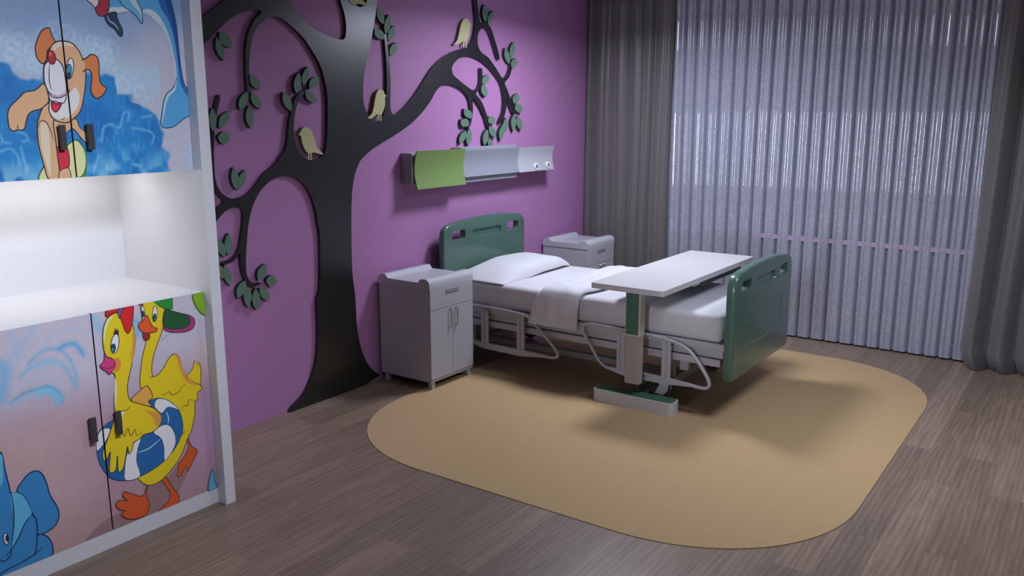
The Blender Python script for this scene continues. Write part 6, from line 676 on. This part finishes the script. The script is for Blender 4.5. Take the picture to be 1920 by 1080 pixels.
for s in D['art']:
    pts = [(p[0],p[1],0) for p in s['p']]
    if s['s']: sm = catmull(pts, 5, s['c'])
    else: sm = [Vector(p) for p in pts]
    SM.append((s, [(p.x,p.y) for p in sm]))
def make_door(label, x0, x1, z0, z1, painter, hx0, hx1, hz0, hz1):
    V = []; F = []; COL = []; MI = []
    # body box (white, sides coloured dark along the door gap), front at YD
    yb = YD+.018
    base = [(x0,YD+.0004,z0),(x1,YD+.0004,z0),(x1,YD+.0004,z1),(x0,YD+.0004,z1),(x0,yb,z0),(x1,yb,z0),(x1,yb,z1),(x0,yb,z1)]
    V += base; COL += [(.7,.7,.72)]*8
    for f, q in (((4,5,6,7),0),((0,1,5,4),0),((1,2,6,5),2),((2,3,7,6),0),((3,0,4,7),2)): F.append(f[::-1]); MI.append(q)
    # finely divided front that carries the picture
    h = .0045; nx = max(2,int((x1-x0)/h)); nz = max(2,int((z1-z0)/h))
    X, Z = np.meshgrid(np.linspace(x0,x1,nx+1), np.linspace(z0,z1,nz+1), indexing='ij')
    P = np.clip(painter(X, Z), 0, 255)/255
    Lc = np.where(P <= .04045, P/12.92, ((P+.055)/1.055)**2.4)*GAIN
    Lc = np.clip(Lc, .006, .93)
    o = len(V)
    for i in range(nx+1):
        for j in range(nz+1):
            V.append((float(X[i,j]), YD, float(Z[i,j]))); COL.append(tuple(float(c) for c in Lc[i,j]))
    for i in range(nx):
        for j in range(nz):
            a = o+i*(nz+1)+j; F.append((a, a+nz+1, a+nz+2, a+1)); MI.append(1)
    lay = 0
    for s, sm in SM:
        xs = [p[0] for p in sm]; zs = [p[1] for p in sm]
        if max(xs) < x0 or min(xs) > x1 or max(zs) < z0 or min(zs) > z1: continue
        if s['f']:
            lay += 1; y = YD-.00005*lay-.0001
            Q = clip_poly(sm, x0, x1, z0, z1)
            if Q:
                o = len(V); c = tuple(ink(s['f']))
                V += [(q[0],y,q[1]) for q in Q]; COL += [c]*len(Q)
                for t in tessellate_polygon([[Vector((q[0],q[1],0)) for q in Q]]):
                    F.append((o+t[0],o+t[1],o+t[2])); MI.append(1)
        if s['l']:
            lay += 1; y = YD-.00005*lay-.0001; c = tuple(ink(s['l'])); w = s['w']*.80
            n = len(sm); Lf = []; Rt = []
            for i in range(n):
                a = sm[i-1] if (s['c'] or i > 0) else sm[i]; b = sm[(i+1)%n] if (s['c'] or i < n-1) else sm[i]
                tx = b[0]-a[0]; tz = b[1]-a[1]; L = math.hypot(tx,tz) or 1
                k = w if s['c'] else w*(.45+.55*math.sin(PI*min(1,max(0,i/(n-1)))))
                Lf.append((sm[i][0]-tz/L*k, sm[i][1]+tx/L*k)); Rt.append((sm[i][0]+tz/L*k, sm[i][1]-tx/L*k))
            for i in range(n if s['c'] else n-1):
                j = (i+1)%n
                Q = clip_poly([Lf[i],Lf[j],Rt[j],Rt[i]], x0, x1, z0, z1)
                if Q:
                    o = len(V); V += [(q[0],y,q[1]) for q in Q]; COL += [c]*len(Q); F.append(tuple(range(o,o+len(Q)))); MI.append(1)
    org = ORG[wd.name]
    V = [(v[0]-org.x, v[1]-org.y, v[2]-org.z) for v in V]
    me = bpy.data.meshes.new('door'); me.from_pydata(V, [], F)
    me.materials.append(M['lacquer']); me.materials.append(M['print']); me.materials.append(M['handle'])
    me.polygons.foreach_set('material_index', MI)
    at = me.color_attributes.new('ink', 'FLOAT_COLOR', 'POINT')
    at.data.foreach_set('color', np.array([(*c,1) for c in COL], dtype=np.float32).ravel())
    me.update()
    d = bpy.data.objects.new('door', me); link(d, wd); ORG[d.name] = org; d['label'] = label
    yh = YD-.0005*10
    bmh = bmesh.new(); box(bmh, (hx0,YD-.026,hz0), (hx1,YD-.014,hz1), .001)
    box(bmh, (hx0+.004,YD-.015,hz0+.008), (hx1-.004,YD,hz0+.02)); box(bmh, (hx0+.004,YD-.015,hz1-.02), (hx1-.004,YD,hz1-.008))
    obj('handle', bmh, M['handle'], d)
XS = 1.634
make_door('upper door printed with the front half of a surfing dog', WX0+.002, XS-.0027, 1.467, WT-.02, paint_up, 1.579, 1.600, 1.568, 1.656)
make_door('upper door printed with a dolphin tail and a breaking wave', XS+.0027, WXI-.001, 1.467, WT-.02, paint_up, 1.679, 1.702, 1.566, 1.658)
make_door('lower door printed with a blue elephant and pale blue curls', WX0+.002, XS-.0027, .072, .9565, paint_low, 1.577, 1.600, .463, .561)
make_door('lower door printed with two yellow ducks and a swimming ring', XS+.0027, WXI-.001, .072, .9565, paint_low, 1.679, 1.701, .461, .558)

# ------------------------------------------------------------------ bed-head supply panel
hv = thing('bedhead_panel', (4.9,-.055,1.215), 'long wall unit of green, ribbed grey and white panels above the bed', 'wall panel')
obj('housing', bx((4.09,-.094,1.245), (4.60,-.001,1.443), .004), M['hvbox'], hv)
obj('housing', bx((4.60,-.094,1.222), (5.262,-.001,1.462), .003), M['hvgrey'], hv, label='pale grey housing')
def shell(x0, x1, z0, z1, y_edge, sag, t=.008):
    n = 10; F_ = []; B_ = []
    for k in range(n+1):
        s = k/n; z = z0+(z1-z0)*s; y = y_edge+sag*math.sin(PI*s)
        F_.append((y,z)); B_.append((y+t,z))
    return extr_x(F_+B_[::-1], x0, x1)
obj('cover', shell(4.105, 4.605, 1.215, 1.458, -.128, .024), M['hvgreen'], hv, 25, 'lime green curved cover')
obj('cover', shell(4.605, 5.262, 1.262, 1.443, -.117, .018), M['ribbed'], hv, 25, 'ribbed grey curved cover')
obj('cover', shell(5.262, 5.742, 1.258, 1.442, -.119, .018), M['hvwhite'], hv, 25, 'plain white curved cover')
obj('bracket', bx((5.30,-.10,1.30), (5.70,-.001,1.41)), M['hvbox'], hv)
for x, z, m, lb in ((5.497,1.291,'blue','white gas outlet with a blue centre'), (5.664,1.294,'yellow','white gas outlet with a dark yellow centre')):
    o = obj('gas_outlet', lathe(bmesh.new(), (x,-.112,z), (0,-1,.12), [(.027,-.006),(.027,.005),(.0245,.008),(.0155,.008),(.0155,.005)]), M['lacquer'], hv, 30, lb)
    obj('outlet_centre', lathe(bmesh.new(), (x,-.1165,z+.0006), (0,-1,.12), [(.0160,-.004),(.0160,.0012),(.012,.003)], 20), M[m], o, 30)

# ------------------------------------------------------------------ bed
bed = thing('hospital_bed', (4.84,-1.13,0), 'hospital bed with green head and foot boards and white tubular side rails', 'bed')
XN, XF = 4.40, 5.29
def offset_loop(P, d):
    n = len(P); out = []
    for i in range(n):
        a = Vector(P[i-1]); b = Vector(P[i]); c = Vector(P[(i+1)%n])
        t1 = (b-a); t2 = (c-b)
        t1 = t1.normalized() if t1.length > 1e-9 else t2.normalized(); t2 = t2.normalized() if t2.length > 1e-9 else t1
        n1 = Vector((-t1.y,t1.x)); n2 = Vector((-t2.y,t2.x)); m = n1+n2
        m = m/ max(.3,m.length_squared)*2 if m.length > 1e-6 else n1
        out.append((b.x+m.x*d, b.y+m.y*d))
    return out
def rrect(x0, z0, x1, z1, r, n=5):
    return arc(x1-r,z1-r,r,0,90,n)+arc(x0+r,z1-r,r,90,180,n)+arc(x0+r,z0+r,r,180,270,n)+arc(x1-r,z0+r,r,270,360,n)
def board(zb, yf, yb, front_sign):
    """moulded board; yf is the bed-side / room-side face with the recess, yb the other"""
    cx = 4.845
    half = [(.487,.02),(.487,.30),(.487,.49),(.484,.53),(.474,.565),(.452,.590),(.415,.604),(.30,.618),(.19,.627),(0,.632)]
    sm = [(p.x,p.y) for p in catmull([(a,b,0) for a,b in half], 4)]
    out = [(cx+a, zb+b) for a,b in sm] + [(cx-a, zb+b) for a,b in sm[-2::-1]]
    out = out + [(cx-.475, zb+.004),(cx-.46, zb)] + [(cx+.46, zb),(cx+.475, zb+.004)]
    # counter-clockwise outline -> inward offset is the left normal
    bm = bmesh.new(); r = .016
    loops = []
    for k in range(5):
        a = PI/2*k/4
        loops.append((offset_loop(out, r*(1-math.sin(a))), r*(1-math.cos(a))))
    s = 1 if yb > yf else -1
    rings = []
    for P, d in loops: rings.append([bm.verts.new((p[0], yf+s*d, p[1])) for p in P])
    for P, d in loops[::-1]: rings.append([bm.verts.new((p[0], yb-s*d, p[1])) for p in P])
    n = len(out)
    for A, B in zip(rings[:-1], rings[1:]):
        for i in range(n): bm.faces.new((A[i],A[(i+1)%n],B[(i+1)%n],B[i]))
    holes = [rrect(cx-.395,zb+.492,cx-.245,zb+.558,.022), rrect(cx+.245,zb+.492,cx+.395,zb+.558,.022)]
    rec = rrect(cx-.168,zb+.488,cx+.176,zb+.545,.014)
    def cap(ring, loop2d, y, hs):
        polys = [[Vector((p[0],p[1],0)) for p in loop2d]] + [[Vector((p[0],p[1],0)) for p in h] for h in hs]
        vs = list(ring); hv_ = []
        for h in hs:
            l = [bm.verts.new((p[0],y,p[1])) for p in h]; hv_.append(l); vs += l
        for t in tessellate_polygon(polys):
            try: bm.faces.new([vs[i] for i in t])
            except ValueError: pass
        return hv_
    H1 = cap(rings[0], loops[0][0], yf, holes+[rec])
    H2 = cap(rings[-1], loops[0][0], yb, holes)
    for a, b in zip(H1[:2], H2):
        m = len(a)
        for i in range(m): bm.faces.new((a[i],a[(i+1)%m],b[(i+1)%m],b[i]))
    a = H1[2]; m = len(a)
    inn = [bm.verts.new((p[0],yf+s*.014,p[1])) for p in offset_loop(rec,.006)]
    for i in range(m): bm.faces.new((a[i],a[(i+1)%m],inn[(i+1)%m],inn[i]))
    bm.faces.new(inn)
    return bm, cx
bm, cx = board(.348, -.122, -.075, 1)
obj('headboard', bm, M['green'], bed, 40)
bm, cx = board(.234, -2.162, -2.106, -1)
# fine moulded outline and foot line on the outer face of the footboard
fz = .234
for pts in ([(cx-.31,fz+.12),(cx-.33,fz+.30),(cx-.31,fz+.36),(cx-.27,fz+.375),(cx,fz+.385),(cx+.25,fz+.385),(cx+.30,fz+.365),(cx+.31,fz+.30),(cx+.31,fz+.20)],):
    tube(bm, [(p[0],-2.1615,p[1]) for p in pts], .0022, 6, n=4)
tube(bm, [(cx-.32,-2.1615,fz+.168),(cx+.32,-2.1615,fz+.168)], .003, 6, n=1)
obj('footboard', bm, M['green'], bed, 40)
# mattress platform in stepped sections
obj('platform', bx((XN-.002,-2.10,.392), (XF+.002,-.125,.434), .006), M['metal'], bed)
obj('platform_frame', bx((XN+.018,-2.085,.345), (XF-.018,-.14,.391), .004), M['metal'], bed)
for x in (XN+.006, XF-.046):
    obj('side_beam', bx((x,-2.075,.298), (x+.04,-.30,.340), .004), M['metal'], bed)
for y0, y1 in ((-.62,-.30),(-2.06,-1.62)):
    obj('cross_beam', bx((XN+.046,y0,.305), (XF-.046,y0+.04,.345), .003), M['metal'], bed)
obj('cross_beam', bx((XN+.046,-1.20,.300), (XF-.046,-1.16,.340), .003), M['metal'], bed)
for y in (-.125+.005, -2.105):
    obj('board_bracket', bx((4.6,y,.36), (5.09,y+.012,.40)) if y > -1 else bx((4.6,y-.002,.36), (5.09,y+.02,.40)), M['metal2'], bed)
# undercarriage
for y in (-.26, -1.745):
    obj('axle_bar', bx((4.44,y-.025,.118), (5.25,y+.025,.168), .005), M['metal2'], bed)
for x in (4.62, 5.03):
    obj('chassis_rail', bx((x,-1.75,.125), (x+.04,-.25,.165), .004), M['metal2'], bed)
def lift(y, sgn):
    bm = bmesh.new()
    pts = [(y-.02*sgn,.345),(y-.06*sgn,.34),(y-.09*sgn,.315),(y-.105*sgn,.28),(y-.105*sgn,.225),(y-.155*sgn,.225),(y-.155*sgn,.28),(y-.17*sgn,.30),(y-.16*sgn,.345)]
    return pts
for x in (4.475, 5.17):
    for y, sgn in ((-1.70,1),(-.31,-1)):
        pts = lift(y, sgn)
        obj('lift_arm', extr_x(pts, x, x+.035), M['metal'], bed, 30)
        ybar = -1.745 if y < -1 else -.26
        obj('lift_leg', bx((x+.005,ybar-.022,.160), (x+.035,ybar+.022,.352), .004), M['metal'], bed)
for x in (4.415, 5.235):
    for y in (-1.70, -.23):
        c = obj('caster', lathe(bmesh.new(), (x+.016,y,.066), (1,0,0), [(.030,-.020),(.058,-.018),(.062,-.010),(.062,.010),(.058,.018),(.030,.020)], 28), M['rubber'], bed, 40, 'black rubber wheel')
        bm = bmesh.new()
        for xx in (x-.014, x+.038):
            prof = [(y+.022,.055),(y+.016,.040),(y,.034),(y-.016,.040),(y-.030,.062),(y-.066,.105),(y-.072,.160),(y-.010,.160),(y-.012,.130),(y+.012,.085)]
            prism(bm, prof, lambda p: (xx,p[0],p[1]), lambda p: (xx+.007,p[0],p[1]))
        box(bm, (x-.014,y-.072,.150), (x+.045,y-.010,.162))
        obj('fork', bm, M['metal'], c, 30)
        obj('axle_pin', lathe(bmesh.new(), (x-.012,y,.066), (-1,0,0), [(.012,-.002),(.012,.006),(.008,.008)], 16), M['rubber'], c)
# side rails: tube hoop, two posts and a flat lower bar
def side_rail(x, near):
    s = 1 if near else -1
    head = [(-.30,.441),(-.45,.441),(-.60,.439),(-.71,.434),(-.775,.428),(-.815,.415),(-.845,.388),(-.90,.340),(-.96,.285),(-1.008,.240),(-1.026,.212),(-1.022,.192),(-.995,.182),(-.95,.180),(-.90,.178)]
    foot = [(-1.62,.176),(-1.90,.178),(-1.97,.172),(-2.012,.176),(-2.030,.196),(-2.022,.228),(-1.985,.285),(-1.945,.335),(-1.90,.378),(-1.84,.405),(-1.76,.422),(-1.65,.430),(-1.48,.437),(-1.30,.440),(-1.245,.438),(-1.215,.426),(-1.207,.400),(-1.222,.365),(-1.27,.295),(-1.32,.225),(-1.36,.193),(-1.41,.182),(-1.50,.178)]
    for pts, posts, bar in ((head, (-.435,-.725), [(-.315,.215),(-.36,.200),(-.44,.194),(-.75,.194),(-.93,.190),(-.93,.174),(-.75,.152),(-.44,.158),(-.37,.176),(-.32,.200)]), (foot, (-1.452,-1.745), [(-1.40,.196),(-1.46,.197),(-1.75,.196),(-1.92,.184),(-1.92,.168),(-1.75,.154),(-1.50,.158),(-1.42,.172),(-1.395,.184)])):
        bm = bmesh.new(); tube(bm, [(x,p[0],p[1]) for p in pts], .0105, 10, n=4)
        if pts is head:
            tube(bm, [(x,-.30,.441),(x,-.285,.42),(x,-.285,.26),(x,-.315,.208)], .0105, 10, n=4)
        r = obj('side_rail', bm, M['metal'], bed, 50)
        for y in posts:
            bm = bmesh.new()
            box(bm, (x-.008,y-.012,.186), (x+.008,y+.008,.437), .003)
            box(bm, (x+.002*s-.004,y-.030,.186), (x+.002*s+.004,y-.012,.425))
            box(bm, (x-.008,y-.046,.186), (x+.008,y-.030,.425), .003)
            obj('post', bm, M['metal'], r)
        obj('lower_bar', prism(bmesh.new(), bar, lambda p: (x-.010,p[0],p[1]), lambda p: (x+.010,p[0],p[1])), M['metal'], r, 30)
        for y in posts:
            x0, x1 = (x+.008, XN+.02) if near else (XF-.02, x-.008)
            obj('mount', bx((x0,y-.040,.356), (x1,y-.002,.384)), M['metal2'], r)
side_rail(4.374, True)
side_rail(5.316, False)

# mattress, pillow, folded throw
def superbox(bm, lo, hi, r, seg=5):
    box(bm, lo, hi, r, seg); return bm
mt = obj('mattress', superbox(bmesh.new(), (XN,-2.075,.4345), (XF,-.140,.598), .034, 6), M['sheet'], None, 60)
top(mt, 'white sheeted mattress lying on the hospital bed', 'mattress')
def pillow():
    bm = bmesh.new(); x0, x1, y0, y1 = XN+.004, XF-.03, -.590, -.143
    nu, nv = 54, 34
    def body(u, v):
        a = (max(0, 1-max(0,(.52-u)/.52)**2.3))*(max(0, 1-max(0,(u-.50)/.50)**3.2))**.5   # long slope to the near side
        k = .95-.50*min(1, u/.34)
        f = (max(0, 1-max(0,(.42-v)/.42)**2.6))**k                                            # rounded front edge
        r = (max(0, 1-max(0,(v-.55)/.45)**3.0))**.6
        return a*f*r
    def pos(u, v, up):
        e = body(u, v)
        x = x0+(x1-x0)*u; y = y0+(y1-y0)*v
        lift = .019*min(1, max(0,(u-.30)/.25))*min(1, max(0,(1-u)/.12))*(1-min(1, v/.30))
        y += .018*(1-min(1,v/.3))*(math.sin(PI*u)-1)*-1*.6
        if up:
            z = .6005 + lift + .100*e + .004*math.sin(8*u+3*v)*e + .003*math.sin(15*u-7*v)*e
        else:
            z = .5986 + lift*.9
        return (x, y, z)
    T = grid(bm, lambda u,v: pos(u,v,True), nu, nv)
    B = grid(bm, lambda u,v: pos(u,v,False), nu, nv)
    for i in range(nu):
        for j in (0, nv): bm.faces.new((T[i][j],T[i+1][j],B[i+1][j],B[i][j]))
    for j in range(nv):
        for i in (0, nu): bm.faces.new((T[i][j],T[i][j+1],B[i][j+1],B[i][j]))
    return bm
pl = obj('pillow', pillow(), M['sheet'], None, 80)
top(pl, 'white pillow at the head of the bed against the green headboard', 'pillow')
def throw():
    bm = bmesh.new()
    prof = [(4.372,.384),(4.376,.46),(4.380,.54),(4.386,.578),(4.402,.602),(4.435,.613),(4.50,.614),(4.80,.613),(5.10,.613),(5.24,.614),(5.285,.610),(5.312,.590),(5.318,.54),(5.322,.47)]
    pp = catmull([(a,0,b) for a,b in prof], 5)
    L = [0.0]
    for a,b in zip(pp[:-1],pp[1:]): L.append(L[-1]+(b-a).length)
    tot = L[-1]
    yl = lambda s: np.interp(s, [0,.19,.26,.45,1.1,1.18,1.4], [-.800,-.868,-.905,-.925,-.885,-.875,-.86])
    yr = lambda s: np.interp(s, [0,.19,.26,.45,1.1,1.18,1.4], [-1.168,-1.172,-1.190,-1.225,-1.215,-1.21,-1.19])
    nv = 26
    rows_t = []; rows_b = []
    for i, p in enumerate(pp):
        t = (pp[min(i+1,len(pp)-1)]-pp[max(i-1,0)]).normalized(); nrm = Vector((-t.z,0,t.x))
        s = L[i]; a = yl(s); b = yr(s)
        hang = min(1, max(0, (s-.20)/.08))*min(1, max(0, (tot-.15-s)/.06))
        rt = []; rb = []
        for j in range(nv+1):
            v = j/nv; y = a+(b-a)*v
            e = (max(0,1-abs(2*v-1)**7))**.5
            th = (.011 + .021*hang*(.55+.45*v))*e + .0015
            w = .004*math.sin(s*23+v*5)*hang*e + .003*math.sin(v*19+s*7)*e + .0022*math.sin(s*57+v*11)*e*(.4+hang)
            wig = .004*math.sin(s*13)*(v) 
            rt.append(bm.verts.new(p + nrm*(th+w*.6+.003) + Vector((0,y+wig,0))))
            rb.append(bm.verts.new(p + nrm*.0005 + Vector((0,y+wig,0))))
        rows_t.append(rt); rows_b.append(rb)
    n = len(pp)
    for i in range(n-1):
        for j in range(nv):
            bm.faces.new((rows_t[i][j],rows_t[i+1][j],rows_t[i+1][j+1],rows_t[i][j+1]))
            bm.faces.new((rows_b[i][j],rows_b[i][j+1],rows_b[i+1][j+1],rows_b[i+1][j]))
        for j in (0,nv): bm.faces.new((rows_t[i][j],rows_b[i][j],rows_b[i+1][j],rows_t[i+1][j]))
    for i in (0,n-1):
        for j in range(nv): bm.faces.new((rows_t[i][j],rows_t[i][j+1],rows_b[i][j+1],rows_b[i][j]))
    return bm
th = obj('throw_blanket', throw(), M['throw'], None, 70)
top(th, 'white folded throw draped across the middle of the bed, hanging over its side', 'blanket')

# ------------------------------------------------------------------ over-bed table
tb = thing('overbed_table', (4.84,-1.60,.0038), 'long white over-bed table with a green and beige column on a low foot', 'table')
def rbox(x0, y0, x1, y1, z0, z1, r, n=5):
    return prism(bmesh.new(), rrect(x0,y0,x1,y1,r,n), lambda p: (p[0],p[1],z0), lambda p: (p[0],p[1],z1))
bm = rbox(4.140,-1.838,5.545,-1.384,.720,.7505,.022)
o = obj('tabletop', bm, M['table'], tb, 30)
bm = bmesh.new(); box(bm, (4.268,-1.642,.438), (4.330,-1.546,.712), .003)
col = obj('column', bm, M['table'], tb)
obj('column_face', bx((4.2655,-1.632,.447), (4.2685,-1.552,.706)), M['tgreen'], col, label='green inlay on the column')
obj('inner_column', bx((4.274,-1.641,.150), (4.322,-1.549,.445), .002), M['beige'], tb)
obj('stem', bx((4.335,-1.615,.062), (4.36,-1.575,.20)), M['black'], tb)
obj('stem_plate', bx((4.320,-1.63,.16), (4.352,-1.56,.24)), M['black'], tb)
bm = rbox(4.262,-1.860,4.372,-1.340,.0038,.078,.030,6)
ft = obj('foot', bm, M['table'], tb, 30)
obj('foot_cover', rbox(4.272,-1.850,4.362,-1.350,.0775,.0810,.026,6), M['tgreen'], ft, 30, 'green cover on the foot')
lg = obj('base_leg', bx((4.368,-1.62,.018), (4.98,-1.552,.070), .004), M['table'], tb)
obj('leg_cover', bx((4.360,-1.616,.0695), (4.976,-1.556,.0735)), M['tgreen'], lg, label='green cover on the leg')
obj('glide', bx((4.90,-1.61,.0038), (4.97,-1.562,.019)), M['rubber'], lg)
bm = bmesh.new(); box(bm, (4.268,-1.63,.703), (4.66,-1.56,.7205), .002); box(bm, (4.66,-1.80,.688), (4.73,-1.50,.7205), .002)
obj('bracket', bm, M['table'], tb)
obj('slide_box', bx((4.735,-1.80,.672), (5.42,-1.44,.7205), .004), M['black'], tb)  # black box lengthened to cut bounce light under the tabletop

# ------------------------------------------------------------------ bedside cabinets
def cabinet(label, x0):
    yf, yb = -.445, -.020
    x1 = x0+.425
    c = thing('bedside_cabinet', ((x0+x1)/2,(yf+yb)/2,0), label, 'cabinet', 'bedside cabinets')
    obj('body', bx((x0+.002,yf+.018,.056), (x1-.002,yb,.640), .002), M['cab'], c)
    prof = [(yf,.640)] + [(yf,.668)] + arc(yf+.038,.668,.038,180,90,6)[1:] + [(yf+.072,.703),(yf+.084,.692),(yf+.092,.680),(yb-.082,.680),(yb-.072,.692),(yb-.060,.704)] + arc(yb-.036,.668,.036,90,0,6) + [(yb,.640)]
    obj('top', extr_x(prof, x0-.002, x1+.002), M['cabtop'], c, 35)
    d = obj('drawer', bx((x0+.002,yf,.510), (x1-.002,yf+.018,.639), .0015), M['cab'], c)
    bm = bmesh.new(); box(bm, (x0+.150,yf-.003,.600), (x0+.278,yf+.002,.622), .001); box(bm, (x0+.154,yf-.0015,.594), (x0+.274,yf+.001,.607))
    obj('handle', bm, M['grip'], d)
    xm = (x0+x1)/2
    for k, (a, b, hx) in enumerate(((x0+.002,xm-.001,xm-.0225),(xm+.001,x1-.002,xm+.0365))):
        dr = obj('door', bx((a,yf,.072), (b,yf+.018,.507), .0015), M['cab'], c)
        bm = bmesh.new(); tube(bm, [(hx,yf,.496),(hx,yf-.010,.496),(hx,yf-.013,.493),(hx,yf-.013,.383),(hx,yf-.010,.380),(hx,yf,.380)], .0042, 8, n=1)
        obj('handle', bm, M['steel'], dr, 40)
    obj('base', bx((x0+.004,yf+.004,.052), (x1-.004,yb,.071)), M['cabbase'], c)
    for fx in (x0+.018, x1-.048):
        for fy in (yf+.012, yb-.045):
            obj('leg', bx((fx,fy,.0035 if (fy < -.3 and fx > 3.7) else 0), (fx+.030,fy+.030,.053), .002), M['cab'], c)
    return c
ca = cabinet('grey white bedside cabinet between the black tree and the bed, wholly in view', 3.834)
def copy_tree(o, parent=None):
    n = o.copy(); C.objects.link(n)
    if parent is not None: n.parent = parent; n.matrix_parent_inverse = o.matrix_parent_inverse.copy()
    for ch in list(o.children): copy_tree(ch, n)
    return n
cb = copy_tree(ca)
cb.location = Vector(ca.location) + Vector((1.904,0,0))
cb['label'] = 'grey white bedside cabinet behind the bed beside the grey curtain, mostly hidden'

# ------------------------------------------------------------------ rug
def rug():
    x0, x1, y0, y1, r = 2.895, 6.030, -3.010, -.372, .80
    pl = []
    def corner(cx, cy, a0):
        for k in range(25):
            a = math.radians(a0+90*k/24); ca_, sa = math.cos(a), math.sin(a)
            e = 2/2.12
            pl.append((cx+r*math.copysign(abs(ca_)**e,ca_), cy+r*math.copysign(abs(sa)**e,sa)))
    corner(x1-r,y1-r,0); corner(x0+r,y1-r,90); corner(x0+r,y0+r,180); corner(x1-r,y0+r,270)
    bm = bmesh.new()
    prism(bm, pl, lambda p: (p[0],p[1],.0002), lambda p: (p[0],p[1],.0035))
    return bm
rg = obj('rug', rug(), M['rug'])
top(rg, 'large tan rug with rounded corners lying under the bed on the wood floor', 'rug')

# ------------------------------------------------------------------ curtains
def drape(name, ys, xb, amp, label, z1=2.655, flare=0.0, slant=0.0, seed=1, pile=False):
    rnd = random.Random(seed); bm = bmesh.new()
    prof = []
    for k in range(len(ys)-1):
        n = 22; a = amp*rnd.uniform(.75,1.1); sk = rnd.uniform(.7,1.5); bmp = rnd.uniform(.0,.35); ph = rnd.uniform(.25,.75)
        for i in range(n):
            t = i/n; tt = t**sk
            d = a*(abs(math.sin(PI*tt))**.62)*(1-bmp*math.exp(-((t-ph)/.10)**2))
            prof.append((ys[k]+(ys[k+1]-ys[k])*t, d))
    prof.append((ys[-1],0.0))
    nz = 26
    def F(u, v):
        i = min(int(round(u*(len(prof)-1))), len(prof)-1); y, d = prof[i]
        z = .004 + (z1-.004)*v
        q = (1-v)
        wob = .010*math.sin(y*17+v*3.1+seed) + .006*math.sin(y*41-v*4.7)
        fl = flare*max(0, 1-z/.16)**2
        yy = y + slant*(1-v) + .008*math.sin(v*5+y*9)
        if pile: yy -= .05*max(0,1-z/.10)**2
        return (xb - d*(1+.25*q) - wob*.5 - fl*(.25+.9*d/amp), yy, z)
    grid(bm, F, len(prof)-1, nz)
    o = obj(name, bm, M['drape'], None, 180)
    s = o.modifiers.new('cloth_thickness', 'SOLIDIFY'); s.thickness = .003; s.offset = 0
    top(o, label, 'curtain'); return o
drape('drape_curtain', [-.02,-.075,-.255,-.42,-.53,-.63,-.79], 6.43, .055, 'grey floor-length drape in the corner beside the purple wall', seed=4)
drape('drape_curtain', [-3.085,-3.24,-3.41,-3.60,-3.78,-3.97], 6.40, .075, 'grey floor-length drape at the right end of the sheer curtain', flare=.05, slant=.07, seed=9, pile=True)
def sheer():
    rnd = random.Random(3); bm = bmesh.new(); prof = []
    y = -.70; n = 26
    while y > -3.28:
        w = .0975*rnd.uniform(.88,1.12); a = .050*rnd.uniform(.96,1.0); b2 = .0062*rnd.uniform(.85,1.15); c = rnd.uniform(-.05,.05)
        for i in range(n):
            t = i/n; tt = t+c*math.sin(PI*t)
            d = a*(max(0,1-abs(2*t-1)**7))**.5 + b2*(.5-.5*math.cos(4*PI*tt))
            prof.append((y-w*t, d))
        y -= w
    prof.append((y,0))
    nz = 20
    def F(u, v):
        i = min(int(round(u*(len(prof)-1))), len(prof)-1); yy, d = prof[i]
        z = .012 + 2.643*v
        return (6.4885 - d, yy + .010*v*math.sin(yy*5), z)
    grid(bm, F, len(prof)-1, nz)
    return bm
sh = obj('sheer_curtain', sheer(), M['sheer'], None, 180)
top(sh, 'pale lilac pleated sheer curtain covering the window between two grey drapes', 'curtain')

# ------------------------------------------------------------------ light
def area(name, loc, size, power, col=(1,1,1), rot=(0,0,0), size_y=None, spread=180):
    l = bpy.data.lights.new(name, 'AREA'); l.energy = power; l.color = col; l.size = size
    if size_y: l.shape = 'RECTANGLE'; l.size = size_y; l.size_y = size
    else: l.shape = 'DISK'
    l.spread = math.radians(spread)
    o = bpy.data.objects.new(name, l); link(o); o.location = loc; o.rotation_euler = rot
    o['kind'] = 'structure'
    return o
LC = (.77,.82,1.0)
area('ceiling_light', (5.0,-1.10,2.47), .55, 45, LC, spread=169)
area('ceiling_light', (4.12,-3.3,2.55), .9, 33, LC, spread=150)
pl_ = bpy.data.lights.new('sheen_light', 'POINT'); pl_.energy = 7.5; pl_.color = LC; pl_.shadow_soft_size = .14  # added point lamp, no globe here; puts a sheen on the black trunk
gl = bpy.data.objects.new('sheen_light', pl_); link(gl); gl.location = (4.85,-1.12,2.42); gl['kind'] = 'structure'
area('door_fill_light', (1.55,-3.0,2.55), .5, 11, LC, (math.radians(56),0,0), spread=72)  # added unseen lamp, aimed to brighten the wardrobe doors
area('streak_light', (-1.5,-2.35,1.09), .40, 4.4, LC, (0,-PI/2,0), 1.22, 34)  # added unseen lamp, no doorway here; narrow beam makes streaks on the sheer
w = bpy.data.worlds.new('World'); bpy.context.scene.world = w; w.use_nodes = True
w.node_tree.nodes['Background'].inputs[0].default_value = (.02,.02,.03,1)

# ------------------------------------------------------------------ camera
cam = bpy.data.cameras.new('Camera'); co = bpy.data.objects.new('Camera', cam); link(co)
cam.sensor_width = 36; cam.lens = 1594.0/1920*36; cam.clip_start = .05
yaw, pit = math.radians(35.157), math.radians(11.687)
fw = Vector((math.cos(yaw)*math.cos(pit), math.sin(yaw)*math.cos(pit), -math.sin(pit)))
co.location = (0,-3.75513,1.7); co.rotation_euler = fw.to_track_quat('-Z','Y').to_euler()
sc = bpy.context.scene; sc.camera = co
vs = sc.view_settings; vs.view_transform = 'Standard'; vs.look = 'None'; vs.exposure = 0.0; vs.gamma = 1; vs.use_curve_mapping = False
